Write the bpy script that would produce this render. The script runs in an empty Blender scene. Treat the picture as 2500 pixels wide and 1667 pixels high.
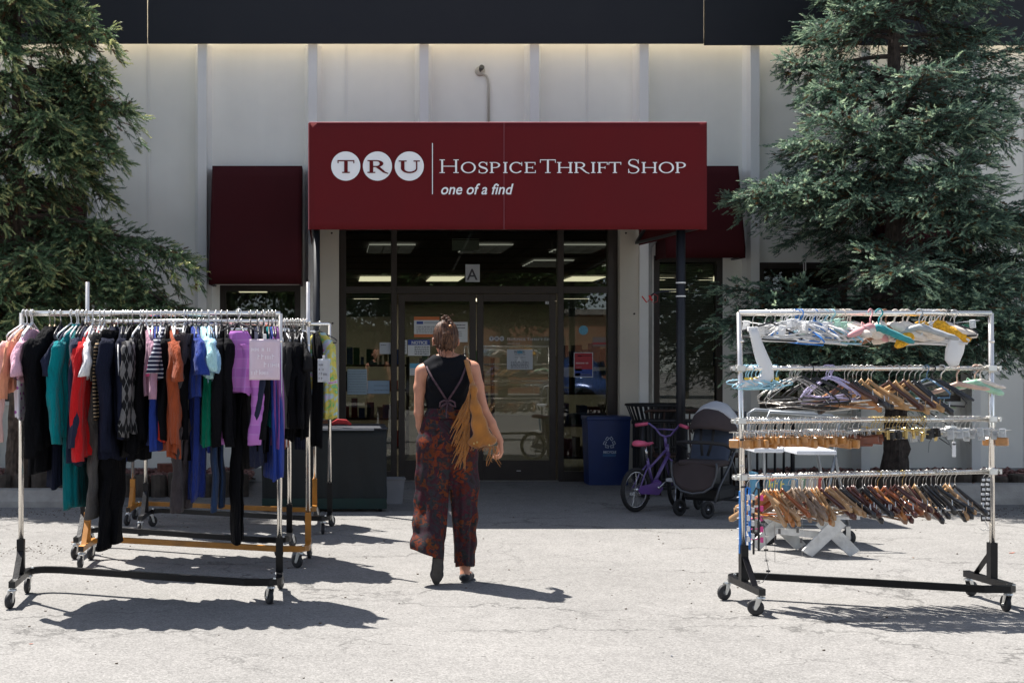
import bpy, math, random
import numpy as np
from mathutils import Vector, Matrix
random.seed(7)
RNG = np.random.RandomState(11)
S = bpy.context.scene
COL = S.collection
pi = math.pi
rad = math.radians

# ---------------------------------------------------------------- camera, sky, sun, exposure
F = 3100.0; EYE = 1.41           # focal length in photo pixels, camera height in metres
cam_d = bpy.data.cameras.new('camera'); cam = bpy.data.objects.new('camera', cam_d); COL.objects.link(cam)
cam.location = (0, 0, EYE); cam.rotation_euler = (pi/2, 0, 0)
cam_d.sensor_width = 36; cam_d.lens = 36*F/2500
cam_d.shift_x = (1250-820)/2500; cam_d.shift_y = (885-833.5)/2500
cam_d.clip_start = .05; cam_d.clip_end = 600
S.camera = cam
SUN_DIR = Vector((.36, -.38, -1)).normalized()          # the way the light travels
elev = math.asin(-SUN_DIR.z)
W = bpy.data.worlds.new('World'); S.world = W; W.use_nodes = True
wn = W.node_tree.nodes; wl = W.node_tree.links
sky = wn.new('ShaderNodeTexSky'); sky.sky_type = 'NISHITA'; sky.sun_disc = False
sky.sun_elevation = elev
sky.sun_rotation = math.atan2(-SUN_DIR.x, -SUN_DIR.y)
sky.altitude = 1600; sky.air_density = .8; sky.dust_density = 1.4; sky.ozone_density = .35
hs = wn.new('ShaderNodeHueSaturation'); hs.inputs['Saturation'].default_value = .6; wl.new(sky.outputs[0], hs.inputs['Color']); wl.new(hs.outputs[0], wn['Background'].inputs[0]); wn['Background'].inputs[1].default_value = .108
sd = bpy.data.lights.new('sun', 'SUN'); sun = bpy.data.objects.new('sun', sd); COL.objects.link(sun)
sd.energy = 5.0; sd.angle = rad(.5); sd.color = (1, .955, .895)
sun.rotation_euler = SUN_DIR.to_track_quat('-Z', 'Y').to_euler(); sun.location = (-8, 22, 22)
S.view_settings.view_transform = 'Standard'; S.view_settings.look = 'None'
S.view_settings.exposure = 1.12; S.view_settings.gamma = 1
S.cycles.use_denoising = True
S.cycles.max_bounces = 8; S.cycles.transparent_max_bounces = 24
S.cycles.sample_clamp_indirect = 6

# ---------------------------------------------------------------- helpers
def tag(o, label=None, cat=None, group=None, kind=None):
    if label: o['label'] = label
    if cat: o['category'] = cat
    if group: o['group'] = group
    if kind: o['kind'] = kind
    return o
def empty(name, loc, label=None, cat=None, group=None, rz=0, scale=None):
    o = bpy.data.objects.new(name, None); COL.objects.link(o)
    o.location = loc; o.rotation_euler = (0, 0, rz); o.empty_display_size = .1
    if scale: o.scale = scale
    return tag(o, label, cat, group)
def dup(o, parent=None, data=None):
    c = o.copy(); COL.objects.link(c)
    if parent: c.parent = parent
    for ch in o.children: dup(ch, c)
    return c
ORD = ['', 'first', 'second', 'third', 'fourth', 'fifth', 'sixth', 'seventh', 'eighth', 'ninth', 'tenth', 'eleventh', 'twelfth',
       'thirteenth', 'fourteenth', 'fifteenth', 'sixteenth', 'seventeenth', 'eighteenth', 'nineteenth', 'twentieth']
def ordn(n):
    if n <= 20: return ORD[n]
    return '%d%s' % (n, {1: 'st', 2: 'nd', 3: 'rd'}.get(n % 10, 'th') if not 10 < n % 100 < 14 else 'th')
def xp(px, d): return (px-820)/F*d
def zp(py, d): return EYE + (885-py)/F*d
def gd(py): return F*EYE/(py-885)

MATS = {}
def M(name, col=(.5, .5, .5), rough=.6, metal=0., var=.12, vs=6., bump=0., bs=80., spec=.5, sheen=0., coat=0., emit=None, tr=0.):
    if name in MATS: return MATS[name]
    m = bpy.data.materials.new(name); m.use_nodes = True; MATS[name] = m
    n = m.node_tree.nodes; l = m.node_tree.links; b = n['Principled BSDF']
    b.inputs['Roughness'].default_value = rough; b.inputs['Metallic'].default_value = metal
    b.inputs['Specular IOR Level'].default_value = spec
    if sheen: b.inputs['Sheen Weight'].default_value = sheen
    if coat: b.inputs['Coat Weight'].default_value = coat; b.inputs['Coat Roughness'].default_value = .15
    tc = n.new('ShaderNodeTexCoord')
    c4 = (*col, 1)
    if var:
        t = n.new('ShaderNodeTexNoise'); t.inputs['Scale'].default_value = vs; t.inputs['Detail'].default_value = 5
        l.new(tc.outputs['Object'], t.inputs['Vector'])
        r = n.new('ShaderNodeMapRange'); r.inputs[1].default_value = .3; r.inputs[2].default_value = .7
        r.inputs[3].default_value = 1-var; r.inputs[4].default_value = 1+var
        l.new(t.outputs['Fac'], r.inputs[0])
        mx = n.new('ShaderNodeVectorMath'); mx.operation = 'SCALE'; mx.inputs[0].default_value = col
        l.new(r.outputs[0], mx.inputs['Scale']); l.new(mx.outputs[0], b.inputs['Base Color'])
        r2 = n.new('ShaderNodeMapRange'); r2.inputs[3].default_value = max(0, rough-.08); r2.inputs[4].default_value = min(1, rough+.1)
        l.new(t.outputs['Fac'], r2.inputs[0]); l.new(r2.outputs[0], b.inputs['Roughness'])
    else: b.inputs['Base Color'].default_value = c4
    if bump:
        t2 = n.new('ShaderNodeTexNoise'); t2.inputs['Scale'].default_value = bs; t2.inputs['Detail'].default_value = 4
        l.new(tc.outputs['Object'], t2.inputs['Vector'])
        bp = n.new('ShaderNodeBump'); bp.inputs['Strength'].default_value = bump; bp.inputs['Distance'].default_value = .01
        l.new(t2.outputs['Fac'], bp.inputs['Height']); l.new(bp.outputs[0], b.inputs['Normal'])
    if emit:
        b.inputs['Emission Color'].default_value = (*emit[:3], 1); b.inputs['Emission Strength'].default_value = emit[3]
    if tr:
        b.inputs['Transmission Weight'].default_value = tr
    return m

def mesh_obj(name, verts, faces, mat=None, parent=None, smooth=False, mats=None, midx=None):
    me = bpy.data.meshes.new(name)
    if isinstance(verts, np.ndarray) and isinstance(faces, np.ndarray):
        k = faces.shape[1]
        me.vertices.add(len(verts)); me.vertices.foreach_set('co', verts.astype(np.float32).ravel())
        me.loops.add(faces.size); me.loops.foreach_set('vertex_index', faces.astype(np.int32).ravel())
        me.polygons.add(len(faces)); me.polygons.foreach_set('loop_start', np.arange(0, faces.size, k, dtype=np.int32))
        me.update(calc_edges=True)
    else:
        me.from_pydata([tuple(v) for v in verts], [], [tuple(f) for f in faces]); me.update()
    for mm in (mats or ([mat] if mat else [])): me.materials.append(mm)
    if midx is not None: me.polygons.foreach_set('material_index', np.array(midx, dtype=np.int32))
    if smooth: me.polygons.foreach_set('use_smooth', np.ones(len(me.polygons), dtype=bool))
    o = bpy.data.objects.new(name, me); COL.objects.link(o)
    if parent: o.parent = parent
    return o

class MB:
    """collects shapes into one mesh"""
    def __init__(s): s.v = []; s.f = []; s.m = []; s.cur = 0
    def add(s, vs, fs, M4=None):
        o = len(s.v)
        if M4 is not None: vs = [M4 @ Vector(v) for v in vs]
        s.v += [tuple(v) for v in vs]; s.f += [tuple(i+o for i in f) for f in fs]; s.m += [s.cur]*len(fs); return s
    def box(s, x0, x1, y0, y1, z0, z1, M4=None, bv=0.):
        if bv:
            # chamfered box
            vs = []; fs = []
            X = (x0, x1); Y = (y0, y1); Z = (z0, z1); idx = {}
            for i in (0, 1):
                for j in (0, 1):
                    for k in (0, 1):
                        sx, sy, sz = (1, -1)[i], (1, -1)[j], (1, -1)[k]
                        for a in range(3):
                            p = [X[i], Y[j], Z[k]]
                            for b, sg in ((0, sx), (1, sy), (2, sz)):
                                if b != a: p[b] += sg*bv
                            idx[(i, j, k, a)] = len(vs); vs.append(p)
            # vertex a lies on the outer plane of axis a
            for a in range(3):
                o1, o2 = [q for q in range(3) if q != a]
                for e in (0, 1):
                    q = []
                    for (u, w) in ((0, 0), (1, 0), (1, 1), (0, 1)):
                        t = [0, 0, 0]; t[a] = e; t[o1] = u; t[o2] = w; q.append(idx[(*t, a)])
                    if e == 0: q.reverse()
                    if a == 1: q.reverse()
                    fs.append(q)
            for a in range(3):      # edges along axis a
                o1, o2 = [q for q in range(3) if q != a]
                for u in (0, 1):
                    for w in (0, 1):
                        t0 = [0, 0, 0]; t0[o1] = u; t0[o2] = w; t1 = list(t0); t1[a] = 1
                        fs.append([idx[(*t0, o1)], idx[(*t1, o1)], idx[(*t1, o2)], idx[(*t0, o2)]])
            for i in (0, 1):
                for j in (0, 1):
                    for k in (0, 1): fs.append([idx[(i, j, k, a)] for a in range(3)])
            return s.add(vs, fs, M4)
        vs = [(x0, y0, z0), (x1, y0, z0), (x1, y1, z0), (x0, y1, z0), (x0, y0, z1), (x1, y0, z1), (x1, y1, z1), (x0, y1, z1)]
        return s.add(vs, [(0, 3, 2, 1), (4, 5, 6, 7), (0, 1, 5, 4), (1, 2, 6, 5), (2, 3, 7, 6), (3, 0, 4, 7)], M4)
    def tube(s, pts, r, n=8, closed=False, M4=None, flat=None, cap=True):
        pts = [Vector(p) for p in pts]; N = len(pts)
        rs = r if isinstance(r, (list, tuple)) else [r]*N
        vs = []; fs = []; up = None
        for i, p in enumerate(pts):
            if closed: t = pts[(i+1) % N]-pts[i-1]
            else: t = pts[min(i+1, N-1)]-pts[max(i-1, 0)]
            if t.length < 1e-9: t = Vector((0, 0, 1))
            t.normalize()
            if up is None:
                up = Vector((0, 0, 1)) if abs(t.z) < .9 else Vector((0, 1, 0))
                if flat is not None: up = Vector(flat[2])
            u = up-t*up.dot(t)
            if u.length < 1e-6: u = t.orthogonal()
            u.normalize(); w = t.cross(u); up = u
            fu, fw = (flat[0], flat[1]) if flat is not None else (1, 1)
            for k in range(n):
                a = 2*pi*k/n; q4 = 1.
                if n == 4: a += pi/4; q4 = 1.414
                vs.append(p+u*math.cos(a)*rs[i]*fu*q4+w*math.sin(a)*rs[i]*fw*q4)
        for i in range(N if closed else N-1):
            for k in range(n):
                a = i*n+k; b = i*n+(k+1) % n; c = ((i+1) % N)*n+(k+1) % n; d = ((i+1) % N)*n+k
                fs.append((a, b, c, d))
        if not closed and cap:
            fs.append(tuple(range(n-1, -1, -1))); fs.append(tuple((N-1)*n+k for k in range(n)))
        return s.add(vs, fs, M4)
    def cyl(s, p0, p1, r0, r1=None, n=16, M4=None):
        return s.tube([p0, p1], [r0, r0 if r1 is None else r1], n, M4=M4)
    def bar(s, p0, p1, w, h, up=(0, 0, 1), M4=None, bv=0.):
        """square section bar from p0 to p1; h along up"""
        p0 = Vector(p0); p1 = Vector(p1); t = p1-p0; L = t.length; t.normalize(); u = Vector(up); u = u-t*u.dot(t); u.normalize(); q = t.cross(u)
        R = Matrix((t, q, u)).transposed().to_4x4(); R.translation = p0
        if M4 is not None: R = M4 @ R
        return s.box(0, L, -w/2, w/2, -h/2, h/2, R, bv)
    def lathe(s, prof, n=20, M4=None, arc=2*pi):
        full = abs(arc-2*pi) < 1e-6; K = n if full else n+1
        vs = [(r*math.cos(arc*k/n), r*math.sin(arc*k/n), z) for r, z in prof for k in range(K)]; fs = []
        for i in range(len(prof)-1):
            for k in range(n):
                fs.append((i*K+k, i*K+(k+1) % K, (i+1)*K+(k+1) % K, (i+1)*K+k))
        return s.add(vs, fs, M4)
    def poly(s, pts2, y0, y1, M4=None):
        """outline in (x,z) extruded from y0 to y1"""
        n = len(pts2)
        vs = [(x, y0, z) for x, z in pts2]+[(x, y1, z) for x, z in pts2]
        fs = [tuple(range(n)), tuple(range(2*n-1, n-1, -1))]+[(i, i+n, (i+1) % n+n, (i+1) % n) for i in range(n)]
        return s.add(vs, fs, M4)
    def sheet(s, grid, th=0.):
        """grid of points [rows][cols]; th = thickness along y"""
        R = len(grid); C = len(grid[0]); vs = [p for row in grid for p in row]; fs = []
        for i in range(R-1):
            for j in range(C-1): fs.append((i*C+j, i*C+j+1, (i+1)*C+j+1, (i+1)*C+j))
        if th:
            n = R*C; vs += [(p[0], p[1]+th, p[2]) for p in vs]; fs += [tuple(i+n for i in reversed(f)) for f in fs]
            b = [j for j in range(C)]+[i*C+C-1 for i in range(1, R)]+[(R-1)*C+j for j in range(C-2, -1, -1)]+[i*C for i in range(R-2, 0, -1)]
            for a, c in zip(b, b[1:]+b[:1]): fs.append((a, a+n, c+n, c))
        return s.add(vs, fs)
    def build(s, name, mat, parent=None, smooth=False, mats=None):
        return mesh_obj(name, s.v, s.f, mat, parent, smooth, mats, s.m if mats else None)
def T(x, y, z): return Matrix.Translation((x, y, z))
def RX(a): return Matrix.Rotation(a, 4, 'X')
def RY(a): return Matrix.Rotation(a, 4, 'Y')
def RZ(a): return Matrix.Rotation(a, 4, 'Z')
def arc(cx, cz, r, a0, a1, n, y=0., plane='xz'):
    out = []
    for i in range(n+1):
        a = a0+(a1-a0)*i/n; u = cx+r*math.cos(a); w = cz+r*math.sin(a)
        out.append((u, y, w) if plane == 'xz' else (y, u, w))
    return out
def text_mesh(name, body, size, mat, parent, loc, shear=0., off=0., th=.002, sx=1., align='LEFT', rz=0., mirror=False, space=1.):
    cu = bpy.data.curves.new('lettering', 'FONT'); cu.body = body; cu.size = size; cu.shear = shear; cu.offset = off
    cu.align_x = align; cu.extrude = th/2; cu.resolution_u = 4; cu.space_character = space
    o = bpy.data.objects.new('lettering', cu); COL.objects.link(o)
    bpy.context.view_layer.update()
    me = bpy.data.meshes.new_from_object(o.evaluated_get(bpy.context.evaluated_depsgraph_get()))
    bpy.data.objects.remove(o); bpy.data.curves.remove(cu)
    co = np.empty(len(me.vertices)*3, dtype=np.float32); me.vertices.foreach_get('co', co); co = co.reshape(-1, 3)
    x = co[:, 0]*sx*(-1 if mirror else 1)
    new = np.stack([x, -co[:, 2], co[:, 1]], 1); me.vertices.foreach_set('co', new.astype(np.float32).ravel())
    me.materials.clear(); me.materials.append(mat); me.update()
    q = bpy.data.objects.new(name, me); COL.objects.link(q); q.location = loc; q.rotation_euler = (0, 0, rz)
    if parent: q.parent = parent
    return q
def glass_mat(name='window_glass', tint=(.55, .58, .56), base=.10, k=.9):
    if name in MATS: return MATS[name]
    m = bpy.data.materials.new(name); m.use_nodes = True; MATS[name] = m
    n = m.node_tree.nodes; l = m.node_tree.links; n.remove(n['Principled BSDF'])
    t = n.new('ShaderNodeBsdfTransparent'); t.inputs[0].default_value = (*tint, 1)
    g = n.new('ShaderNodeBsdfGlossy'); g.inputs['Roughness'].default_value = .0; g.inputs[0].default_value = (1, 1, 1, 1)
    fr = n.new('ShaderNodeFresnel'); fr.inputs[0].default_value = 1.5
    r = n.new('ShaderNodeMapRange'); r.inputs[1].default_value = .04; r.inputs[2].default_value = 1; r.inputs[3].default_value = base; r.inputs[4].default_value = k
    mx = n.new('ShaderNodeMixShader'); l.new(fr.outputs[0], r.inputs[0]); l.new(r.outputs[0], mx.inputs[0]); l.new(t.outputs[0], mx.inputs[1]); l.new(g.outputs[0], mx.inputs[2])
    # a little waviness of the pane
    l.new(mx.outputs[0], n['Material Output'].inputs[0])
    return m

def marks(parent, mat, rows, y, seed=1, name='blurred_print'):
    """rows of (x0, x1, z, height): letter-like marks too small or blurred to read"""
    r = random.Random(seed); b = MB()
    for (x0, x1, z, h) in rows:
        x = x0
        while x < x1-h*.25:
            w = h*r.uniform(.28, .5); k = r.random()
            b.box(x, x+h*.12, y-.001, y, z, z+h*(1 if k < .4 else .7))
            if k < .75: b.box(x+h*.125, x+w, y-.001, y, z+h*(.55 if k < .3 else .3), z+h*(.7 if k < .3 else .45))
            if k > .3: b.box(x+w+.0002, x+w+h*.12, y-.001, y, z, z+h*.66)
            x += w+h*(.32 if r.random() < .82 else .75)
    return b.build(name, mat, parent)
# ---------------------------------------------------------------- ground
def asphalt():
    m = bpy.data.materials.new('asphalt'); m.use_nodes = True
    n = m.node_tree.nodes; l = m.node_tree.links; b = n['Principled BSDF']
    tc = n.new('ShaderNodeTexCoord')
    def noise(sc, det=4, rough=.6, src=None):
        t = n.new('ShaderNodeTexNoise'); t.inputs['Scale'].default_value = sc; t.inputs['Detail'].default_value = det; t.inputs['Roughness'].default_value = rough
        l.new(src or tc.outputs['Object'], t.inputs['Vector']); return t
    def rng(v, a, b_, c, d):
        r = n.new('ShaderNodeMapRange'); r.inputs[1].default_value = a; r.inputs[2].default_value = b_; r.inputs[3].default_value = c; r.inputs[4].default_value = d; l.new(v, r.inputs[0]); return r.outputs[0]
    def mul(a, b_):
        q = n.new('ShaderNodeMath'); q.operation = 'MULTIPLY'; l.new(a, q.inputs[0])
        if isinstance(b_, float): q.inputs[1].default_value = b_
        else: l.new(b_, q.inputs[1])
        return q.outputs[0]
    big = noise(.45, 5); mid = noise(5, 5); fine = noise(95, 3, .7); grain = noise(230, 2, .8)
    v = n.new('ShaderNodeTexVoronoi'); v.inputs['Scale'].default_value = 85; l.new(tc.outputs['Object'], v.inputs['Vector'])
    lum = mul(rng(big.outputs[0], .3, .7, .86, 1.08), rng(mid.outputs[0], .3, .7, .93, 1.07))
    lum = mul(lum, rng(fine.outputs[0], .35, .65, .78, 1.2)); lum = mul(lum, rng(grain.outputs[0], .35, .65, .86, 1.14))
    sep = n.new('ShaderNodeSeparateColor'); l.new(v.outputs['Color'], sep.inputs[0])
    lum = mul(lum, rng(sep.outputs[0], 0, 1, .82, 1.2))
    dots = noise(26, 2, .5); lum = mul(lum, rng(dots.outputs[0], .26, .31, .45, 1))
    # cracks: long crossways ones and a finer network
    def cracks(scale, sx, width, warp, mask_sc, lo, hi, depth, seed):
        mp = n.new('ShaderNodeMapping'); mp.inputs['Scale'].default_value = (sx, 1, 1); mp.inputs['Location'].default_value = (seed, seed*.7, 0)
        l.new(tc.outputs['Object'], mp.inputs[0])
        w = noise(3.2, 6, .65); wm = n.new('ShaderNodeVectorMath'); wm.operation = 'SCALE'; wm.inputs['Scale'].default_value = warp
        l.new(w.outputs['Color'], wm.inputs[0]); ad = n.new('ShaderNodeVectorMath'); l.new(mp.outputs[0], ad.inputs[0]); l.new(wm.outputs[0], ad.inputs[1])
        c = n.new('ShaderNodeTexVoronoi'); c.feature = 'DISTANCE_TO_EDGE'; c.inputs['Scale'].default_value = scale; l.new(ad.outputs[0], c.inputs['Vector'])
        line = rng(c.outputs['Distance'], 0, width, 1, 0); mk = noise(mask_sc, 2, .5)
        line = mul(line, rng(mk.outputs[0], lo, hi, 0, 1))
        return rng(line, 0, 1, 1, depth)
    c1 = cracks(.75, .45, .012, .5, .8, .42, .54, .48, 3.1)
    c2 = cracks(2.3, .8, .022, .35, .6, .5, .6, .62, 8.3)
    cr = mul(c1, c2); lum = mul(lum, cr)
    mx = n.new('ShaderNodeVectorMath'); mx.operation = 'SCALE'; mx.inputs[0].default_value = (.226, .219, .209); l.new(lum, mx.inputs['Scale'])
    l.new(mx.outputs[0], b.inputs['Base Color']); b.inputs['Roughness'].default_value = .92; b.inputs['Specular IOR Level'].default_value = .25
    h = n.new('ShaderNodeMath'); h.operation = 'ADD'; l.new(mul(fine.outputs[0], 1.0), h.inputs[0]); l.new(mul(cr, .6), h.inputs[1])
    bp = n.new('ShaderNodeBump'); bp.inputs['Strength'].default_value = .55; bp.inputs['Distance'].default_value = .006
    l.new(h.outputs[0], bp.inputs['Height']); l.new(bp.outputs[0], b.inputs['Normal'])
    return m
g = MB(); g.add([(-150, -150, 0), (150, -150, 0), (150, 150, 0), (-150, 150, 0)], [(0, 1, 2, 3)])
tag(g.build('ground', asphalt()), kind='structure')

# planting beds against the wall, left and right of the entrance
YW = 15.1                      # front plane of the wall panels
rock = M('bed_soil', (.10, .07, .06), .95, var=.4, vs=14, bump=1, bs=40)
for nm, x0, x1 in (('left', -8.5, -.95), ('right', 4.75, 12.5)):
    b = MB(); gx = 80; gy = 12; grid = []
    for j in range(gy):
        row = []
        for i in range(gx):
            x = x0+(x1-x0)*i/(gx-1); y = 13.42+(YW-13.42)*j/(gy-1)
            row.append((x, y, .07+.05*math.sin(x*1.7)*math.sin(y*3)+random.random()*.02))
        grid.append(row)
    b.sheet(grid); tag(b.build('planting_bed', rock), kind='structure')
def stones(name, x0, x1, n, label, seed):
    rs = np.random.RandomState(seed); V = []; Fc = []
    base = np.array([(1, 0, 0), (-1, 0, 0), (0, 1, 0), (0, -1, 0), (0, 0, 1), (0, 0, -1)], float)
    fa = np.array([(0, 2, 4), (2, 1, 4), (1, 3, 4), (3, 0, 4), (2, 0, 5), (1, 2, 5), (3, 1, 5), (0, 3, 5)])
    for i in range(n):
        p = base*(.018+rs.rand(6, 1)*.03)*np.array([1.2, 1.1, .7])+np.array([x0+rs.rand()*(x1-x0), 13.45+rs.rand()*1.6, .1+rs.rand()*.06])
        V.append(p); Fc.append(fa+6*i)
    m = bpy.data.materials.new('mulch_stone'); m.use_nodes = True; nn = m.node_tree.nodes; ll = m.node_tree.links
    gi = nn.new('ShaderNodeTexCoord'); vv = nn.new('ShaderNodeTexVoronoi'); vv.inputs['Scale'].default_value = 22; ll.new(gi.outputs['Object'], vv.inputs['Vector'])
    sp = nn.new('ShaderNodeSeparateColor'); ll.new(vv.outputs['Color'], sp.inputs[0])
    cr = nn.new('ShaderNodeValToRGB'); cr.color_ramp.elements[0].color = (.12, .045, .04, 1); cr.color_ramp.elements[1].color = (.36, .2, .17, 1)
    ll.new(sp.outputs[0], cr.inputs[0]); ll.new(cr.outputs[0], nn['Principled BSDF'].inputs['Base Color']); nn['Principled BSDF'].inputs['Roughness'].default_value = .9
    o = mesh_obj(name, np.concatenate(V), np.concatenate(Fc), m)
    return tag(o, label, 'mulch', kind='stuff')
stones('rock_mulch', -6.5, -.97, 4200, 'reddish rock mulch in the bed under the left window', 3)
stones('rock_mulch', 4.8, 10.5, 2600, 'dark reddish rock mulch at the foot of the right spruce', 4)

# timber stub edging, each bed's row of upright logs
wood_dark = M('weathered_timber', (.075, .058, .045), .9, var=.45, vs=9, bump=.6, bs=30)
def timber_row(x0, x1, label, seed):
    rs = random.Random(seed); e = empty('timber_edging', ((x0+x1)/2, 13.36, 0), label, 'garden edging')
    x = x0
    while x < x1:
        r = .075+rs.random()*.02; h = .2+rs.random()*.07
        b = MB(); b.lathe([(0, 0), (r, 0), (r, h-.015), (r*.88, h), (0, h+.004)], 10, T(x+r-(x0+x1)/2, rs.uniform(-.02, .02), 0) @ RX(rs.uniform(-.05, .05)))
        b.build('post', wood_dark, e); x += 2*r+.006
    return e
timber_row(-4.9, -1.0, 'dark weathered log edging along the left rock bed', 1)
timber_row(4.9, 9.3, 'dark weathered log edging under the right spruce', 2)
conc = M('kerb_concrete', (.34, .32, .29), .9, var=.2, vs=7, bump=.5, bs=60)
def wheel_stop(x0, x1, y, label, h=.15):
    e = MB(); L = (x1-x0)/2
    prof = [(-.14, 0), (-.135, .06), (-.09, h-.01), (-.07, h), (.07, h), (.09, h-.01), (.135, .06), (.14, 0)]
    secs = [(-L, .75), (-L+.09, 1), (-L*.3, 1), (L*.3, 1), (L-.09, 1), (L, .75)]
    vs = []; fs = []; n = len(prof)
    for (x, s) in secs:
        for (yy, z) in prof: vs.append((x, yy*(.75+.25*s), z*s))
    for i in range(len(secs)-1):
        for k in range(n-1): fs.append((i*n+k, i*n+k+1, (i+1)*n+k+1, (i+1)*n+k))
    fs += [tuple(range(n-1, -1, -1)), tuple((len(secs)-1)*n+k for k in range(n))]
    e.add(vs, fs); o = e.build('wheel_stop', conc); o.location = ((x0+x1)/2, y, 0)
    for k, xx in enumerate((-L+.35, L-.35)):
        q = MB(); q.cyl((xx, 0, h-.005), (xx, 0, h+.006), .014, n=10); q.build('steel_pin', M('rusty_steel', (.16, .08, .05), .8), o)
    return tag(o, label, 'wheel stop', 'concrete wheel stops by the planting beds')
wheel_stop(-4.2, -2.42, 12.5, 'pale concrete wheel stop behind the clothes racks, left edge', .17)
wheel_stop(6.05, 8.3, 12.75, 'grey concrete wheel stop under the right spruce', .2)
# kerb-like wooden block and brick lying in the left bed
b = MB(); b.box(-.14, .14, -.1, .1, 0, .13, RZ(.3), .006); o = b.build('brick_block', M('brick_red', (.2, .07, .045), .9, var=.3, vs=20, bump=.5)); o.location = (-1.9, 14.6, .12)
tag(o, 'dull red brick block lying on the rock mulch by the wall', 'brick')
# ---------------------------------------------------------------- building
def stucco_mat():
    m = M('cream_stucco', (.84, .825, .755), .93, var=.06, vs=1.3, bump=.35, bs=220); n = m.node_tree.nodes; l = m.node_tree.links
    tc = n.new('ShaderNodeTexCoord'); mp = n.new('ShaderNodeMapping'); mp.inputs['Scale'].default_value = (7, 1, .35); l.new(tc.outputs['Object'], mp.inputs[0])
    t = n.new('ShaderNodeTexNoise'); t.inputs['Scale'].default_value = 1.6; t.inputs['Detail'].default_value = 6; l.new(mp.outputs[0], t.inputs['Vector'])
    r = n.new('ShaderNodeMapRange'); r.inputs[1].default_value = .28; r.inputs[2].default_value = .62; r.inputs[3].default_value = .985; r.inputs[4].default_value = 1.0; l.new(t.outputs['Fac'], r.inputs[0])
    src = n['Principled BSDF'].inputs['Base Color'].links[0].from_socket
    sc = n.new('ShaderNodeVectorMath'); sc.operation = 'SCALE'; l.new(src, sc.inputs[0]); l.new(r.outputs[0], sc.inputs['Scale']); l.new(sc.outputs[0], n['Principled BSDF'].inputs['Base Color'])
    return m
stucco = stucco_mat()
trimw = M('pilaster_paint', (.80, .79, .75), .85, var=.05, vs=2, bump=.25, bs=180)
navy = M('fascia_navy', (.0085, .0105, .0155), .75, var=.1, vs=2)
whiteback = M('fascia_back', (.88, .82, .70), .8, var=.03)
bronze = M('bronze_aluminium', (.035, .027, .022), .45, metal=.3, var=.15, vs=8)
glass = glass_mat(base=.056)
bld = empty('store_building', (1.3, YW, 0), 'cream stucco storefront building with dark navy fascia and glass doors', 'building')
BX, BY = 1.3, YW
def part(b, name, mat, parent=None, smooth=False, mats=None):
    """b is in world coordinates; move it into the parent's frame"""
    o = b.build(name, mat, None, smooth, mats); p = parent or bld
    o.parent = p
    off = Vector((0, 0, 0)); q = p
    while q: off += q.location; q = q.parent
    o.data.transform(Matrix.Translation(-off)); return o
TOPZ = 5.62
# openings as x0,x1,z0,z1 ; wall is built of blocks round them
DX0, DX1, DZ = xp(828, 15.1), xp(1507, 15.1), 3.05           # entrance
op = [(-4.75, -2.98, .95, 2.35), (-1.38, -.42, .9, 2.33), (DX0, DX1, 0, DZ), (3.78, 4.60, .8, 2.68), (5.02, 6.08, .85, 2.6), (6.35, 7.5, .95, 2.4)]
b = MB(); x = -9.0
for (x0, x1, z0, z1) in op:
    b.box(x, x0, YW, YW+.25, 0, TOPZ)
    if z0 > 0: b.box(x0, x1, YW, YW+.25, 0, z0)
    b.box(x0, x1, YW, YW+.25, z1, TOPZ); x = x1
b.box(x, 12.5, YW, YW+.25, 0, TOPZ)
wall = part(b, 'front_wall', stucco)
# fine joints down the middle of every other panel
ribx = [-.2725-1.3*k for k in range(1, 7)][::-1]+[-.2725, 1.037, 2.337, 3.625, 4.93, 6.23, 7.53, 8.83, 10.13]
for i, rx in enumerate(ribx):
    b = MB(); zb = 0 if not (DX0-.12 < rx < DX1+.12) else DZ+.02
    w1, w0, dp = .052, .1, .17
    vs = []
    for z in (zb, TOPZ-.45):
        vs += [(rx-w0, YW+.0, z), (rx-w1-.012, YW-.06, z), (rx-w1, YW-dp, z), (rx+w1, YW-dp, z), (rx+w1+.012, YW-.06, z), (rx+w0, YW, z)]
    fs = [(i_, i_+1, i_+7, i_+6) for i_ in range(5)]+[(6, 7, 8, 9, 10, 11), (5, 4, 3, 2, 1, 0), (5, 0, 6, 11)]
    b.add(vs, fs); part(b, 'pilaster', trimw)
for jx in (-2.23, .13, 2.99, 5.58, 8.2, -4.85):
    b = MB(); zb = DZ+.3 if DX0 < jx < DX1 else (2.5 if 5.0 < jx < 6.1 else 0)
    b.box(jx-.022, jx-.014, YW-.006, YW+.001, zb, TOPZ-.02); b.box(jx+.0, jx+.01, YW-.008, YW+.001, zb, TOPZ-.02)
    part(b, 'joint_strip', trimw)
# foundation strip
b = MB()
for (x0, x1) in ((-9, DX0-.16), (DX1+.6, 12.5)): b.box(x0, x1, YW-.012, YW-.001, 0, .16)
part(b, 'base_course', M('base_concrete', (.33, .32, .30), .9, var=.2, vs=4, bump=.4))
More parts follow.
